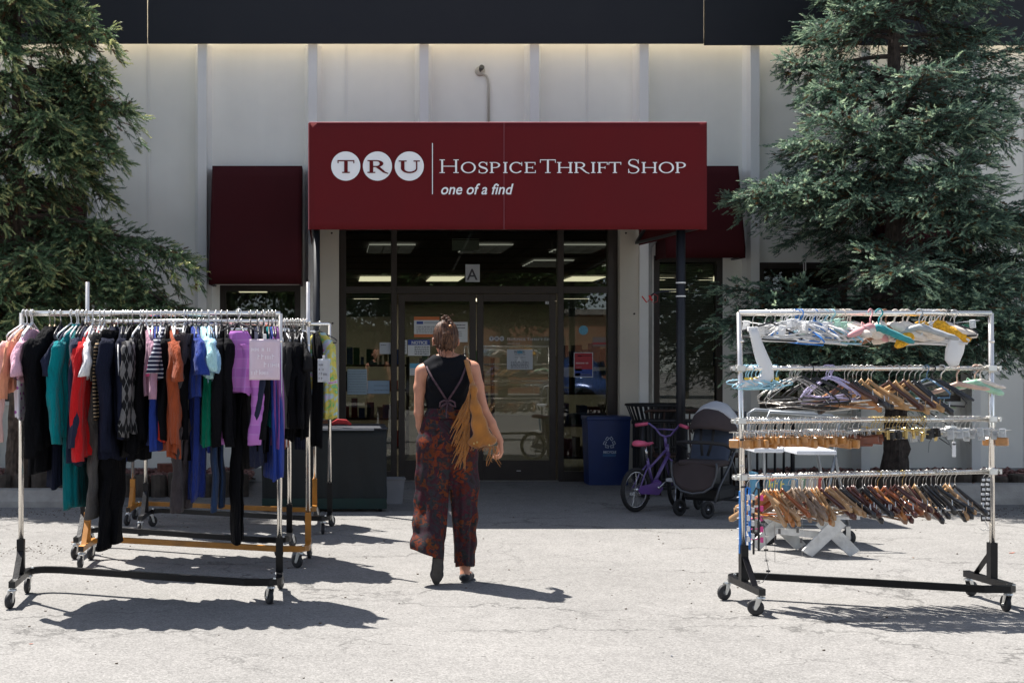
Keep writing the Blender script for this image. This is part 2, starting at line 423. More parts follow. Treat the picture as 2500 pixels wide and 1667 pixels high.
# fascia panels stand off the wall; dark front, unseen light back added to bounce sun onto the wall
FY = YW-.17-.055; FZ = zp(108, FY); FT = 7.35
for k, (x0, x1) in enumerate(((-9, xp(361, FY)-.006), (xp(361, FY)+.006, xp(1717, FY)-.007), (xp(1717, FY)+.007, 12.5))):
    b = MB(); dz = (0, 0, -.018)[k]; b.cur = 0; b.box(x0, x1, FY-.04, FY, FZ+dz, FT); b.cur = 1; b.box(x0, x1, FY+.0005, FY+.02, FZ+dz+.01, FT)
    part(b, 'fascia_panel', None, mats=[navy, whiteback])
b = MB(); b.box(-9, 12.5, YW-.02, 34, TOPZ, TOPZ+.1); part(b, 'roof', M('roof_membrane', (.8, .77, .70), .9))
b = MB(); b.box(-9.2, -9, YW, 34, 0, TOPZ); b.box(12.5, 12.7, YW, 34, 0, TOPZ); b.box(-9, 12.5, 33.8, 34, 0, TOPZ); part(b, 'side_wall', stucco)
# ---- interior
ICZ = EYE+1.55
ceil_m = M('ceiling_tile', (.13, .125, .12), .9, var=.12, vs=5); grid_m = M('ceiling_grid', (.02, .02, .02), .6)
b = MB(); b.box(-9, 12.5, YW+.26, 33.8, ICZ, ICZ+.03); part(b, 'ceiling', ceil_m)
b = MB()
for k in range(-6, 10):
    xx = .13+1.24*k
    b.box(xx-.02, xx+.02, YW+.27, 33.7, ICZ-.012, ICZ-.001)
for k in range(0, 14):
    yy = 15.9+1.24*k; b.box(-8.9, 12.4, yy-.012, yy+.012, ICZ-.02, ICZ-.0125)
part(b, 'ceiling_grid', grid_m)
lit = M('lamp_diffuser', (.8, .78, .7), .5, var=0, emit=(1, .86, .60, 1.1)); dim = M('dim_diffuser', (.55, .55, .52), .5, var=.05, emit=(1, .93, .8, .28))  # diffusers of the two front rows keep a weak glow
louv = M('louvre', (.12, .12, .12), .4)
for r, (yy, mt) in enumerate(((16.98, dim), (19.5, dim), (23.2, lit), (27.0, lit), (31.0, lit))):
    for k in range(-4, 6):
        xx = .73+1.26*k
        if random.random() < .12: continue
        fx = MB(); fx.box(xx-.3, xx+.3, yy-.6, yy+.6, ICZ-.03, ICZ-.021)
        f = part(fx, 'ceiling_light', mt)
        if r < 2:
            lv = MB()
            for q in range(5): lv.box(xx-.3, xx+.3, yy-.5+q*.25, yy-.47+q*.25, ICZ-.05, ICZ-.0305)
            for q in range(2): lv.box(xx-.115+q*.2, xx-.1+q*.2, yy-.6, yy+.6, ICZ-.052, ICZ-.0508)
            part(lv, 'louvre', louv, f)
b = MB(); b.box(-9, 12.5, YW+.01, 33.8, .003, .02); part(b, 'shop_floor', M('shop_floor_tile', (.16, .14, .12), .35, var=.2, vs=2))
# stock inside: shelves with goods, seen faintly
shelf_m = M('shop_shelf', (.10, .07, .05), .7)
goods = [M('goods_red', (.4, .06, .05)), M('goods_blue', (.07, .12, .34)), M('goods_green', (.08, .2, .12)), M('goods_tan', (.42, .32, .2)), M('goods_dark', (.04, .04, .05)), M('goods_white', (.6, .6, .58))]
rs = random.Random(5)
for (x0, x1, yy) in ((-3.5, -.6, 18.2), (.0, 1.1, 19.0), (3.0, 4.4, 17.0), (4.8, 7.4, 18.4), (1.6, 3.0, 24.0)):
    e = empty('display_shelf', ((x0+x1)/2, yy, 0)); e.parent = bld; e.location = ((x0+x1)/2-BX, yy-BY, 0)
    b = MB()
    for z in (.12, .55, .98, 1.35): b.box(x0, x1, yy, yy+.4, z, z+.03)
    b.box(x0, x0+.03, yy, yy+.4, 0, 1.5); b.box(x1-.03, x1, yy, yy+.4, 0, 1.5)
    part(b, 'shelf_frame', shelf_m, e)
    mbs = [MB() for _ in goods]
    for z in (.15, .58, 1.01, 1.38):
        xx = x0+.05
        while xx < x1-.15:
            w = rs.uniform(.03, .16); h = rs.uniform(.1, .3); k = rs.randrange(len(goods)); yo = rs.uniform(.03, .15)
            mbs[k].box(xx, xx+w, yy+yo, yy+.34, z+.001, z+h); xx += w+rs.uniform(.004, .05)
    for k, q in enumerate(mbs):
        if q.v: part(q, 'stocked_goods', goods[k], e)
# ---- entrance storefront frame
s15 = YW/F
def X(px): return xp(px, YW)
def Z(py): return zp(py, YW)
fr = MB()
y0, y1 = YW-.02, YW+.10
fr.box(X(828), X(845), y0, y1, 0, DZ, bv=.004); fr.box(X(1483), X(1507), y0, y1, 0, DZ, bv=.004)
fr.box(X(955), X(969), y0+.002, y1, 0, DZ, bv=.004); fr.box(X(1361), X(1376), y0+.002, y1, 0, DZ, bv=.004)
for (a, c) in ((845, 955), (1376, 1483)):
    fr.box(X(a), X(c), y0+.004, y1-.002, Z(715), Z(700)); fr.box(X(a), X(c), y0+.004, y1-.002, 0, .12); fr.box(X(a), X(c), y0+.004, y1-.002, DZ-.06, DZ-.001)
fr.box(X(969), X(1361), y0+.004, y1-.002, Z(716), Z(699)); fr.box(X(969), X(1361), y0+.004, y1-.002, DZ-.06, DZ-.001)
sf = part(fr, 'storefront_frame', bronze)
for (a, c, z0, z1) in ((845, 955, Z(700), DZ-.06), (845, 955, .12, Z(715)), (1376, 1483, Z(700), DZ-.06), (1376, 1483, .12, Z(715)), (969, 1361, Z(699), DZ-.06)):
    b = MB(); b.box(X(a)+.001, X(c)-.001, YW+.03, YW+.04, z0+.001, z1-.001); part(b, 'window_pane', glass)
# roller blinds / header behind the sidelights
for (a, c) in ((846, 954), (1377, 1482)):
    b = MB(); b.box(X(a), X(c), YW+.16, YW+.19, Z(727), Z(717)); b.box(X(a), X(c), YW+.2, YW+.21, Z(772), Z(727)-.005)
    part(b, 'blind', M('old_blind', (.30, .29, .23), .85, var=.2, vs=5))
# doors
def door(a, c, hinge_left, label):
    e = empty('glass_door', ((X(a)+X(c))/2-BX, YW+.0-BY, 0)); e.parent = bld; e['label'] = label
    yy0, yy1 = YW-.004, YW+.05
    b = MB(); zt = Z(718)
    sw = .075
    b.box(X(a), X(a)+sw, yy0, yy1, .015, zt, bv=.003); b.box(X(c)-sw, X(c), yy0, yy1, .015, zt, bv=.003)
    b.box(X(a)+sw, X(c)-sw, yy0+.002, yy1-.002, zt-.085, zt-.001); b.box(X(a)+sw, X(c)-sw, yy0+.002, yy1-.002, .017, .25)
    part(b, 'door_frame', bronze, e)
    g_ = MB(); g_.box(X(a)+sw+.001, X(c)-sw-.001, YW+.018, YW+.026, .251, zt-.086); part(g_, 'door_glass', glass, e)
    h = MB(); hx = X(c)-.035 if hinge_left else X(a)+.035; sgn = -1
    h.tube([(hx, yy0, 1.20), (hx, yy0-.07, 1.2), (hx, yy0-.07, .88), (hx, yy0, .88)], .012, 8); part(h, 'door_handle', M('dark_handle', (.05, .045, .04), .35, metal=.6), e, True)
    k = MB(); k.box((X(a)+X(c))/2-.0, (X(a)+X(c))/2+.05, yy0-.004, yy0-.0005, .12, .13); part(k, 'door_plate', M('steel_plate', (.6, .6, .6), .3, metal=1), e)
    return e
dl = door(973, 1162, True, 'left glass door with taped notices')
dr = door(1165, 1357, False, 'right glass door with white lettering and a paper notice')
th = MB(); th.box(X(969), X(1361), YW-.08, YW+.1, .0045, .014); part(th, 'threshold', M('threshold_alu', (.3, .29, .27), .4, metal=.8))
# cream jambs either side (slightly proud columns) with the anchor marks
jm = M('jamb_paint', (.60, .55, .46), .9, var=.06, vs=2, bump=.3, bs=200)
b = MB(); b.box(X(768), X(827.5), YW-.13, YW+.02, 0, DZ+.02); part(b, 'jamb_column', jm)
b = MB(); b.box(X(1507.5), X(1563), YW-.13, YW+.02, 0, DZ+.02); b.box(X(1563), X(1578), YW-.06, YW+.02, 0, DZ+.02); part(b, 'jamb_column', jm)
for (px, py) in ((810, 572), (812, 790), (1522, 572), (1542, 767)):
    b = MB(); b.lathe([(0, 0), (.012, 0), (.011, .012), (0, .014)], 10, T(X(px), YW-.1305, Z(py)) @ RX(pi/2)); part(b, 'anchor_bolt', M('rust_bolt', (.05, .035, .03), .8))
# other windows
def window(x0, x1, z0, z1, nm, curtain=None, blinds=False, mull=()):
    e = empty('window', ((x0+x1)/2-BX, 0, z0)); e.parent = bld; e['label'] = nm
    b = MB(); f = .07
    b.box(x0, x0+f, YW+.0, YW+.1, z0, z1); b.box(x1-f, x1, YW+.0, YW+.1, z0, z1)
    b.box(x0+f, x1-f, YW+.002, YW+.098, z0, z0+f); b.box(x0+f, x1-f, YW+.002, YW+.098, z1-f, z1)
    for m_ in mull: b.box(m_-.02, m_+.02, YW+.004, YW+.096, z0+f, z1-f)
    part(b, 'window_frame', bronze, e)
    g_ = MB(); g_.box(x0+f, x1-f, YW+.05, YW+.058, z0+f, z1-f); part(g_, 'pane', glass, e)
    sl = MB(); sl.box(x0-.04, x1+.04, YW-.05, YW-.001, z0-.05, z0-.002, bv=.004); part(sl, 'sill', trimw, e)
    if curtain:
        cgrid = []
        for j in range(8):
            cgrid.append([(x0+f+(x1-x0-2*f)*i/60, YW+.2+.025*math.sin(i*1.35+.2*j)+.01*math.sin(i*.5+j), z1-f-.02-(z1-z0-2*f-.02)*j/7) for i in range(61)])
        c_ = MB(); c_.sheet(cgrid, .003); part(c_, 'curtain', curtain, e, True)
    if blinds:
        c_ = MB(); z = z1-f-.03
        while z > z0+f:
            c_.box(x0+f+.01, x1-f-.01, -.012, .012, -.001, .001, T(0, YW+.12, z) @ RX(rad(72))); z -= .028
        part(c_, 'blind_slats', M('slat_beige', (.62, .57, .47), .7, var=.2, vs=4), e)
    return e
window(-4.75, -2.98, .95, 2.35, 'window behind the left spruce, under a burgundy awning')
window(-1.38, -.42, .9, 2.33, 'window with a drawn curtain under the left burgundy awning', M('grey_curtain', (.33, .34, .27), .9, var=.15, vs=20, bump=.4, bs=120))
window(3.78, 4.60, .8, 2.68, 'narrow window with horizontal slat blinds right of the entrance', blinds=True)
window(5.02, 6.08, .85, 2.6, 'dark shop window behind the right spruce')
window(6.35, 7.5, .95, 2.4, 'window hidden behind the right spruce under a burgundy awning')
# conduit and lamp fitting on the wall above the awning
cm = M('painted_conduit', (.50, .47, .40), .7)
e = empty('wall_spotlight', (X(1172), YW, Z(175)), 'small round wall light fitting with a bent conduit above the sign', 'wall light')
b = MB(); b.lathe([(0, 0), (.06, 0), (.058, .02), (.02, .03), (0, .03)], 18, RX(pi/2)); b.build('back_plate', cm, e, True)
b = MB(); b.lathe([(0, 0), (.022, .0), (.034, .035), (.03, .05), (.012, .045), (0, .04)], 14, T(.0, -.05, .012) @ RX(rad(60)) @ RY(.3)); b.tube([(0, -.02, -.005), (.0, -.05, .01)], .012, 8); b.build('lamp_head', M('lamp_metal', (.10, .10, .09), .4, metal=.5), e, True)
b = MB(); pts = [(.02, -.022, -.03), (.05, -.022, -.04), (.075, -.022, -.06), (.092, -.022, -.1), (.1, -.022, -.16), (.1, -.022, -.75)]
b.tube(pts, .013, 10); b.build('conduit', cm, e, True)
# downspout right of the door
b = MB(); b.tube([(0, 0, 0), (0, 0, 2.68), (.0, -.01, 2.78), (.12, -.1, 2.95)], .028, 10)
o = b.build('downpipe', M('pipe_grey', (.47, .46, .43), .6), None, True); o.location = (X(1584), YW-.035, 0); tag(o, 'pale painted downpipe on the wall right of the doors', 'downpipe')
# ---------------------------------------------------------------- awnings and the sign lettering
def fabric(name, col, tr=.0, rough=.85):
    m = M(name, col, rough, var=.07, vs=1.5, bump=.35, bs=350, spec=.3); return m
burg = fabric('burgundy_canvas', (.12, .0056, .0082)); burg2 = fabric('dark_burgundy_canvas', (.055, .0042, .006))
darkm = M('dark_painted_steel', (.011, .012, .016), .5, metal=.2, var=.2, vs=8)
signw = M('sign_white', (.86, .86, .86), .6, var=0)
AD = 12.2; AX0 = xp(755, AD); AX1 = xp(1725, AD); AZ0 = zp(561, AD); AZ1 = zp(301, AD)
aw = empty('entrance_awning', ((AX0+AX1)/2, AD, 0), 'large burgundy box awning over the doors with white shop lettering', 'awning')
cx = (AX0+AX1)/2; hw = (AX1-AX0)/2; dep = YW-.18-AD
NX = 48; NZ = 14
grid = [[(-hw+2*hw*i/NX, .004*math.sin(i*.9+j*.3)*math.sin(pi*j/NZ)*math.sin(pi*i/NX), AZ0+(AZ1-AZ0)*j/NZ) for i in range(NX+1)] for j in range(NZ+1)]
b = MB(); b.sheet(grid, .004); b.build('front_panel', burg, aw, True).location = (0, -.012, 0)
for sgn, nm in ((-1, 'side_panel'), (1, 'side_panel')):
    x = sgn*hw
    b = MB(); g_ = [[(x-(.03 if sgn < 0 else -.03)*i/8*(1 if sgn < 0 else 0), -.005+dep*i/8, (AZ0 if j == 0 else AZ1+.06*i/8)+(.1*i/8 if j == 0 else 0)) for i in range(9)] for j in (0, 1)]
    vs = [p for r in g_ for p in r]; n = 9
    b.add(vs+[(p[0]-sgn*.004, p[1], p[2]) for p in vs], [(i, i+1, n+i+1, n+i) for i in range(8)]+[(18+n+i, 18+n+i+1, 18+i+1, 18+i) for i in range(8)])
    b.build(nm, burg, aw)
b = MB(); b.add([(-hw, -.002, AZ1+.001), (hw, -.002, AZ1+.001), (hw, dep, AZ1+.062), (-hw, dep, AZ1+.062)], [(0, 1, 2, 3)]); b.add([(-hw, -.002, AZ1-.003), (hw, -.002, AZ1-.003), (hw, dep, AZ1+.058), (-hw, dep, AZ1+.058)], [(3, 2, 1, 0)])
b.build('top_panel', burg, aw)
b = MB(); b.box(-.0035, .0035, -.0165, -.0125, AZ0+.002, AZ1-.002); o = b.build('centre_seam', M('seam_light', (.2, .05, .06), .8), aw); o.location = (xp(1230, AD)-cx, 0, 0)
b = MB(); b.tube([(-hw, -.006, AZ1+.004), (hw, -.006, AZ1+.004)], .006, 6); b.tube([(-hw-.004, -.004, AZ0), (-hw-.004, -.004, AZ1)], .007, 6)
b.build('sunlit_edge', M('sunlit_edge_pink', (.42, .12, .13), .6), aw)  # pink colour paints the sunlit rim of the awning fabric
fm = M('awning_frame', (.08, .08, .085), .5, metal=.5)
fz0 = AZ0+.03
for (p, q) in (((-hw+.03, .05, fz0), (hw-.03, .05, fz0)), ((-hw+.03, dep, fz0+.1), (-hw+.03, .05, fz0)), ((hw-.03, .05, fz0), (hw-.03, dep, fz0+.1)), ((-hw+.03, dep-.02, AZ1+.02), (hw-.03, dep-.02, AZ1+.02)),
               ((hw-.03, dep, fz0+.1), (hw-.03, .05, AZ1-.04)), ((-hw+.03, dep, fz0+.1), (-hw+.03, .05, AZ1-.04)), ((0, .05, fz0), (0, dep, fz0+.3))):
    b = MB(); b.bar(p, q, .03, .03); b.build('frame_tube', fm, aw)
# posts
for px, wpx in ((773, 17), (1662, 22)):
    x = xp(px, AD+.1)-cx; r = wpx/2/F*(AD+.1)
    b = MB(); b.tube([(x, .1, 0), (x, .1, AZ0+.02)], r, 14); b.lathe([(0, 0), (r*1.9, 0), (r*1.9, .01), (0, .012)], 14, T(x, .1, .001))
    p = b.build('post', darkm, aw, True)
    if px > 1000:
        for zz in (zp(689, AD), zp(722, AD)):
            b = MB(); b.lathe([(r*1.01, -.007), (r*1.09, -.006), (r*1.09, .006), (r*1.01, .007)], 14, T(x, .1, zz)); b.build('band', M('band_white', (.7, .7, .66), .6), p)
        zz = zp(708, AD); b = MB(); b.tube([(x-r, .09, zz), (x-.2, .06, zz-.012), (x-.27, .05, zz-.03), (x-.3, .04, zz-.05)], .009, 7)
        b.build('hook_arm', darkm, p)
# red ribbon tied on the hook arm
e = empty('red_ribbon', (xp(1662, AD)-.27, AD+.05, zp(715, AD)-.03), 'scrap of red ribbon tied to the dark hook arm on the right awning post', 'ribbon')
b = MB()
b.tube([(0, 0, 0), (.03, -.01, .02), (.06, -.015, -.0), (.055, -.01, -.05), (.02, 0, -.065), (-.01, 0, -.03), (0, 0, 0)], .009, 6, flat=(1, .25, (0, 1, 0)))
b.tube([(0, 0, 0), (-.03, -.01, -.045), (-.05, -.02, -.06), (-.07, -.02, -.035), (-.095, -.02, .0)], .011, 6, flat=(1, .25, (0, 1, 0)))
b.tube([(-.02, 0, .01), (-.01, 0, -.02), (.01, 0, -.04)], .01, 6)
b.build('bow', M('ribbon_red', (.42, .02, .02), .6, var=.2, vs=40), e)

# ---- roman lettering built from strokes
class Glyphs:
    def __init__(s, y): s.b = MB(); s.y = y; s.k = 0
    def strip(s, L, R):
        s.k += 1; th = .003+.00025*(s.k % 9); n = len(L)
        vs = [(p[0], s.y-th, p[1]) for p in L]+[(p[0], s.y-th, p[1]) for p in R]+[(p[0], s.y, p[1]) for p in L]+[(p[0], s.y, p[1]) for p in R]
        fs = []
        for i in range(n-1):
            fs += [(i, i+1, n+i+1, n+i), (i, 2*n+i, 2*n+i+1, i+1), (n+i, n+i+1, 3*n+i+1, 3*n+i)]
        fs += [(0, n, 3*n, 2*n), (n-1, 3*n-1, 4*n-1, 2*n-1)]
        s.b.add(vs, fs)
    def rect(s, x0, x1, z0, z1): s.strip([(x0, z0), (x0, z1)], [(x1, z0), (x1, z1)])
    def ring(s, cx, cz, ro, rzo, ri, rzi, a0=0., a1=2*pi, n=28):
        A = [a0+(a1-a0)*i/n for i in range(n+1)]
        s.strip([(cx+ro*math.cos(a), cz+rzo*math.sin(a)) for a in A], [(cx+ri*math.cos(a), cz+rzi*math.sin(a)) for a in A])
    def serif(s, x, z, up, w, h): s.rect(x-w, x+w, z, z+h) if up else s.rect(x-w, x+w, z-h, z)
    def glyph(s, ch, x, z, w, h, tk, tn, sw):
        """x,z lower left; w,h size; tk,tn thick and thin; sw serif half width"""
        def stem(xx, t=tk, top=True, bot=True):
            s.rect(xx-t/2, xx+t/2, z, z+h)
            if bot: s.rect(xx-sw, xx+sw, z, z+tn)
            if top: s.rect(xx-sw, xx+sw, z+h-tn, z+h)
        if ch == 'I': stem(x+w/2)
        if ch == 'H': stem(x+sw); stem(x+w-sw); s.rect(x+sw, x+w-sw, z+h*.5-tn/2, z+h*.5+tn/2)
        if ch == 'T':
            s.rect(x, x+w, z+h-tn, z+h); s.rect(x, x+tn*.9, z+h*.76, z+h); s.rect(x+w-tn*.9, x+w, z+h*.76, z+h); stem(x+w/2, top=False)
        if ch == 'E':
            stem(x+sw); s.rect(x+sw, x+w, z, z+tn); s.rect(x+sw, x+w*.97, z+h-tn, z+h); s.rect(x+sw, x+w*.75, z+h*.5-tn/2, z+h*.5+tn/2)
            s.rect(x+w-tn, x+w, z, z+h*.25); s.rect(x+w*.97-tn, x+w*.97, z+h*.76, z+h); s.rect(x+w*.75-tn*.8, x+w*.75, z+h*.38, z+h*.62)
        if ch == 'F':
            stem(x+sw); s.rect(x+sw, x+w, z+h-tn, z+h); s.rect(x+sw, x+w*.78, z+h*.5-tn/2, z+h*.5+tn/2); s.rect(x+w-tn, x+w, z+h*.76, z+h); s.rect(x+w*.78-tn*.8, x+w*.78, z+h*.38, z+h*.62)
        if ch == 'O': s.ring(x+w/2, z+h/2, w/2, h/2+.02*h, w/2-tk, h/2-tn*.9)
        if ch == 'C':
            s.ring(x+w/2, z+h/2, w/2, h/2+.02*h, w/2-tk, h/2-tn*.9, rad(42), rad(322)); s.rect(x+w*.87, x+w*.87+tn, z+h*.66, z+h)
        if ch in 'PR':
            stem(x+sw); cxx = x+w*.55; r = w*.45 if ch == 'P' else w*.36; hz = h*.27
            cxx = x+sw+w*.24
            s.ring(cxx, z+h-hz, r, hz, r-tk, hz-tn, -pi/2, pi/2, 18); s.rect(x+sw, cxx, z+h-tn, z+h); s.rect(x+sw, cxx, z+h-2*hz, z+h-2*hz+tn)
            if ch == 'R':
                s.strip([(cxx-.02*w, z+h*.46), (x+w*.78, z+.04*h), (x+w*1.02, z-.07*h)], [(cxx+tk, z+h*.48), (x+w*.78+tk*.7, z+.08*h), (x+w*1.06, z-.03*h)])
        if ch == 'U':
            xl = x+sw; xr = x+w-sw*.8; r = (xr-xl)/2
            s.rect(xl-tk/2, xl+tk/2, z+h*.36, z+h); s.rect(xr-tn*.6, xr+tn*.6, z+h*.36, z+h); s.rect(xl-sw, xl+sw, z+h-tn, z+h); s.rect(xr-sw*.8, xr+sw*.8, z+h-tn, z+h)
            A = [pi+pi*i/16 for i in range(17)]
            s.strip([(xl+r+(r+tk/2*(1-i/16)+tn*.6*i/16)*math.cos(a), z+h*.37+h*.39*math.sin(a)) for i, a in enumerate(A)], [(xl+r+(r-tk/2*(1-i/16)-tn*.6*i/16)*math.cos(a), z+h*.37+(h*.39-tn*1.4)*math.sin(a)) for i, a in enumerate(A)])
        if ch == 'S':
            pts = [(.86, .80), (.72, .95), (.48, 1.0), (.24, .94), (.13, .76), (.24, .60), (.5, .50), (.78, .40), (.9, .23), (.76, .06), (.5, -.01), (.24, .03), (.1, .18)]
            hwv = [.2, .25, .35, .6, .8, .9, 1, .9, .8, .6, .35, .25, .2]
            P = [Vector((x+w*a, z+h*c_, 0)) for a, c_ in pts]; L = []; R_ = []
            Q = []; H = []
            for i in range(len(P)-1):
                p0, p1, p2, p3 = P[max(i-1, 0)], P[i], P[i+1], P[min(i+2, len(P)-1)]
                for t in (0, .25, .5, .75):
                    Q.append(.5*((2*p1)+(p2-p0)*t+(2*p0-5*p1+4*p2-p3)*t*t+(3*p1-p0-3*p2+p3)*t**3)); H.append(hwv[i]*(1-t)+hwv[i+1]*t)
            Q.append(P[-1]); H.append(hwv[-1])
            for i, q in enumerate(Q):
                t = (Q[min(i+1, len(Q)-1)]-Q[max(i-1, 0)]).normalized(); nrm = Vector((-t.y, t.x, 0)); d = max(tn*.5, tk*.5*H[i])
                L.append((q+nrm*d)[:2]); R_.append((q-nrm*d)[:2])
            s.strip(L, R_); s.rect(x+w*.84, x+w*.84+tn, z+h*.7, z+h); s.rect(x+w*.08, x+w*.08+tn, z, z+h*.3)
a_ = AD/F
def sx(zx): return ((740+zx/2.3059)-820)*a_-cx       # measured on the enlarged photograph of the sign
def sz(zy): return EYE+(885-(280+zy/2.3059))*a_
yf = -.0175
# discs
for k, (zx, ch) in enumerate(((240, 'T'), (418, 'R'), (597, 'U'))):
    b = MB(); b.lathe([(0, 0), (82/2.3059*a_, 0), (82/2.3059*a_, .002), (0, .002)], 48, T(sx(zx), yf, sz(292)) @ RX(pi/2)); b.build('white_disc', signw, aw)
    G = Glyphs(yf-.0035); w_ = (94, 112, 118)[k]; h_ = 72 if k != 2 else 70
    xs = (194, 362, 538)[k]
    u = a_/2.3059
    G.glyph(ch, sx(xs), sz(331), w_*u, h_*u, 20*u, 6*u, 22*u); G.b.build('disc_letter', burg, aw)
G = Glyphs(yf)
u = a_/2.3059
def wr(ch, x0, x1, big): G.glyph(ch, sx(x0), sz(331), (x1-x0)*u, (76 if big else 61)*u, 10.5*u, 4.2*u, (15 if big else 12)*u)
for ch, x0, x1, bg in (('H', 767, 875, 1), ('O', 887, 971, 0), ('S', 983, 1040, 0), ('P', 1049, 1117, 0), ('I', 1122, 1152, 0), ('C', 1160, 1237, 0), ('E', 1245, 1308, 0),
                       ('T', 1332, 1420, 1), ('H', 1428, 1515, 0), ('R', 1524, 1606, 0), ('I', 1617, 1645, 0), ('F', 1654, 1712, 0), ('T', 1717, 1788, 0),
                       ('S', 1822, 1893, 1), ('H', 1903, 1990, 0), ('O', 1999, 2085, 0), ('P', 2093, 2160, 0)): wr(ch, x0, x1, bg)
G.b.build('shop_lettering', signw, aw)
b = MB(); b.box(sx(725), sx(729.5), yf-.003, yf, sz(450), sz(163)); b.build('divider_line', signw, aw)
t = text_mesh('tagline_lettering', 'one of a find', 1., signw, aw, (sx(770), yf-.002, sz(450)), shear=.25, off=.012, th=.004)
wd = t.dimensions.x or 1
co = np.empty(len(t.data.vertices)*3, dtype=np.float32); t.data.vertices.foreach_get('co', co); co = co.reshape(-1, 3); wd = co[:, 0].max()-co[:, 0].min()
k = (1177-770)*u/wd; co[:, 0] *= k; co[:, 2] *= k*1.07; co[:, 1] = np.where(co[:, 1] > 0, .0015, -.0015); t.data.vertices.foreach_set('co', co.ravel()); t.data.update()

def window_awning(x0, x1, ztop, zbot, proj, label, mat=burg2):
    e = empty('window_awning', ((x0+x1)/2, YW, 0), label, 'awning', 'burgundy window awnings')
    w = (x1-x0)/2; off = .19
    g_ = []
    NJ = 10
    for j in range(NJ+1):
        t = j/NJ; y = -off-.02-(proj-off)*min(1, t/.9) if t < .9 else -proj-.02
        z = ztop+(zbot-ztop)*t
        g_.append([(-w+2*w*i/20, y+.003*math.sin(i*1.1+j), z) for i in range(21)])
    b = MB(); b.sheet(g_, .004); b.build('canopy', mat, e, True)
    for s_ in (-1, 1):
        pts = [(r[0 if s_ < 0 else -1][1], r[0][2]) for r in g_]
        b = MB(); vs = [(s_*w, y, z) for y, z in pts]+[(s_*w, -.002, zbot+.01), (s_*w, -.002, ztop)]
        b.add(vs, [tuple(range(len(vs)))]); b.add([(v[0]-s_*.003, v[1], v[2]) for v in vs], [tuple(range(len(vs)-1, -1, -1))]); b.build('side_flap', mat, e)
    b = MB(); b.box(-w, w, -off-.02, -.0, ztop+.001, ztop+.004); b.build('head_rail', mat, e)
    b = MB(); b.tube([(-w+.02, -.02, zbot+.02), (-w+.02, -proj+.02, zbot+.02), (w-.02, -proj+.02, zbot+.02), (w-.02, -.02, zbot+.02)], .012, 6); b.build('frame_tube', fm, e)
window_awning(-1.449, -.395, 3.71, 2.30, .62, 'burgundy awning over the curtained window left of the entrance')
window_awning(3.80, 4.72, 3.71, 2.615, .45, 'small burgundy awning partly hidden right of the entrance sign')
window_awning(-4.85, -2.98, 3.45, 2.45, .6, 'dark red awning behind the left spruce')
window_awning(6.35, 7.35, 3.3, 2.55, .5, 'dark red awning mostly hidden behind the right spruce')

# ---- notices on the glass, all in front of the pane
paper = M('notice_paper', (.62, .63, .62), .8, var=.05); ink = M('notice_ink', (.05, .05, .06), .7, var=0); blue = M('notice_blue', (.03, .06, .25), .7, var=0); org = M('notice_orange', (.55, .16, .05), .7, var=0); lbl = M('notice_light_blue', (.12, .35, .5), .7, var=0)
redp = M('notice_red', (.33, .03, .04), .7, var=0); yel = M('notice_yellow', (.6, .4, .05), .7, var=0); pgrey = M('notice_pale', (.42, .44, .46), .8, var=0)
NY = YW-.012
def notice(px0, px1, py0, py1, label, base=paper, blocks=(), lines=(), txt=(), yy=None, cat='notice', name='paper_notice'):
    y = NY if yy is None else yy
    x0, x1, z0, z1 = X(px0), X(px1), Z(py1), Z(py0); w = x1-x0; h = z1-z0
    e = empty(name, ((x0+x1)/2, y, z0), label, cat)
    b = MB(); b.box(-w/2, w/2, -.001, .001, 0, h); b.build('sheet', base, e)
    for (a, c, d, f, m_) in blocks:
        b = MB(); b.box(-w/2+a*w, -w/2+c*w, -.0022, -.0011, d*h, f*h); b.build('printed_block', m_, e)
    if lines:
        b = MB(); rs_ = random.Random(px0)
        for (a, c, zz, hh) in lines:
            xx = a
            while xx < c:
                ww = rs_.uniform(.03, .12); b.box(-w/2+xx*w, -w/2+min(c, xx+ww)*w, -.0022, -.0011, zz*h, (zz+hh)*h); xx += ww+.025
        b.build('printed_lines', ink, e)
    for (s_, a, zz, hh, m_) in txt:
        t = text_mesh('lettering', s_, hh*h*1.35, m_, e, (-w/2+a*w, -.003, zz*h), off=.002 if hh > .12 else .0005, th=.001)
    return e
DY = YW-.006+.022-.02   # notices on the doors sit on the glass face
def lns(n, z0, z1, a=.1, c=.9, hh=.03): return [(a, c, z0+(z1-z0)*i/max(1, n-1), hh) for i in range(n)]
dgy = YW+.0155
notice(1011, 1073, 773, 823, 'white notice with orange bands at top and bottom on the left door', blocks=((0, 1, .83, 1, org), (0, 1, 0, .15, org), (.1, .36, .64, .77, blue), (.4, .95, .66, .76, pgrey)), lines=lns(4, .22, .5), yy=dgy)
notice(996, 1050, 829, 868, 'notice with a blue NOTICE header below the orange banded one', blocks=((0, 1, .66, 1, blue),), lines=lns(5, .08, .52, .3, .95, .05), txt=(('NOTICE', .16, .72, .2, paper),), yy=dgy)
notice(1105, 1142, 786, 835, 'plain white paper notice right of the walking woman\'s head', lines=lns(2, .68, .82, .15, .85, .05)+lns(3, .3, .5, .2, .6, .03), yy=dgy)
notice(1001, 1034, 887, 916, 'small white card with a pale blue header low on the left door', blocks=((0, 1, .6, 1, lbl),), lines=lns(3, .1, .45), yy=dgy)
notice(981, 994, 830, 864, 'folded white paper at the left edge of the left door', yy=dgy, lines=lns(4, .2, .8, .2, .8, .04))
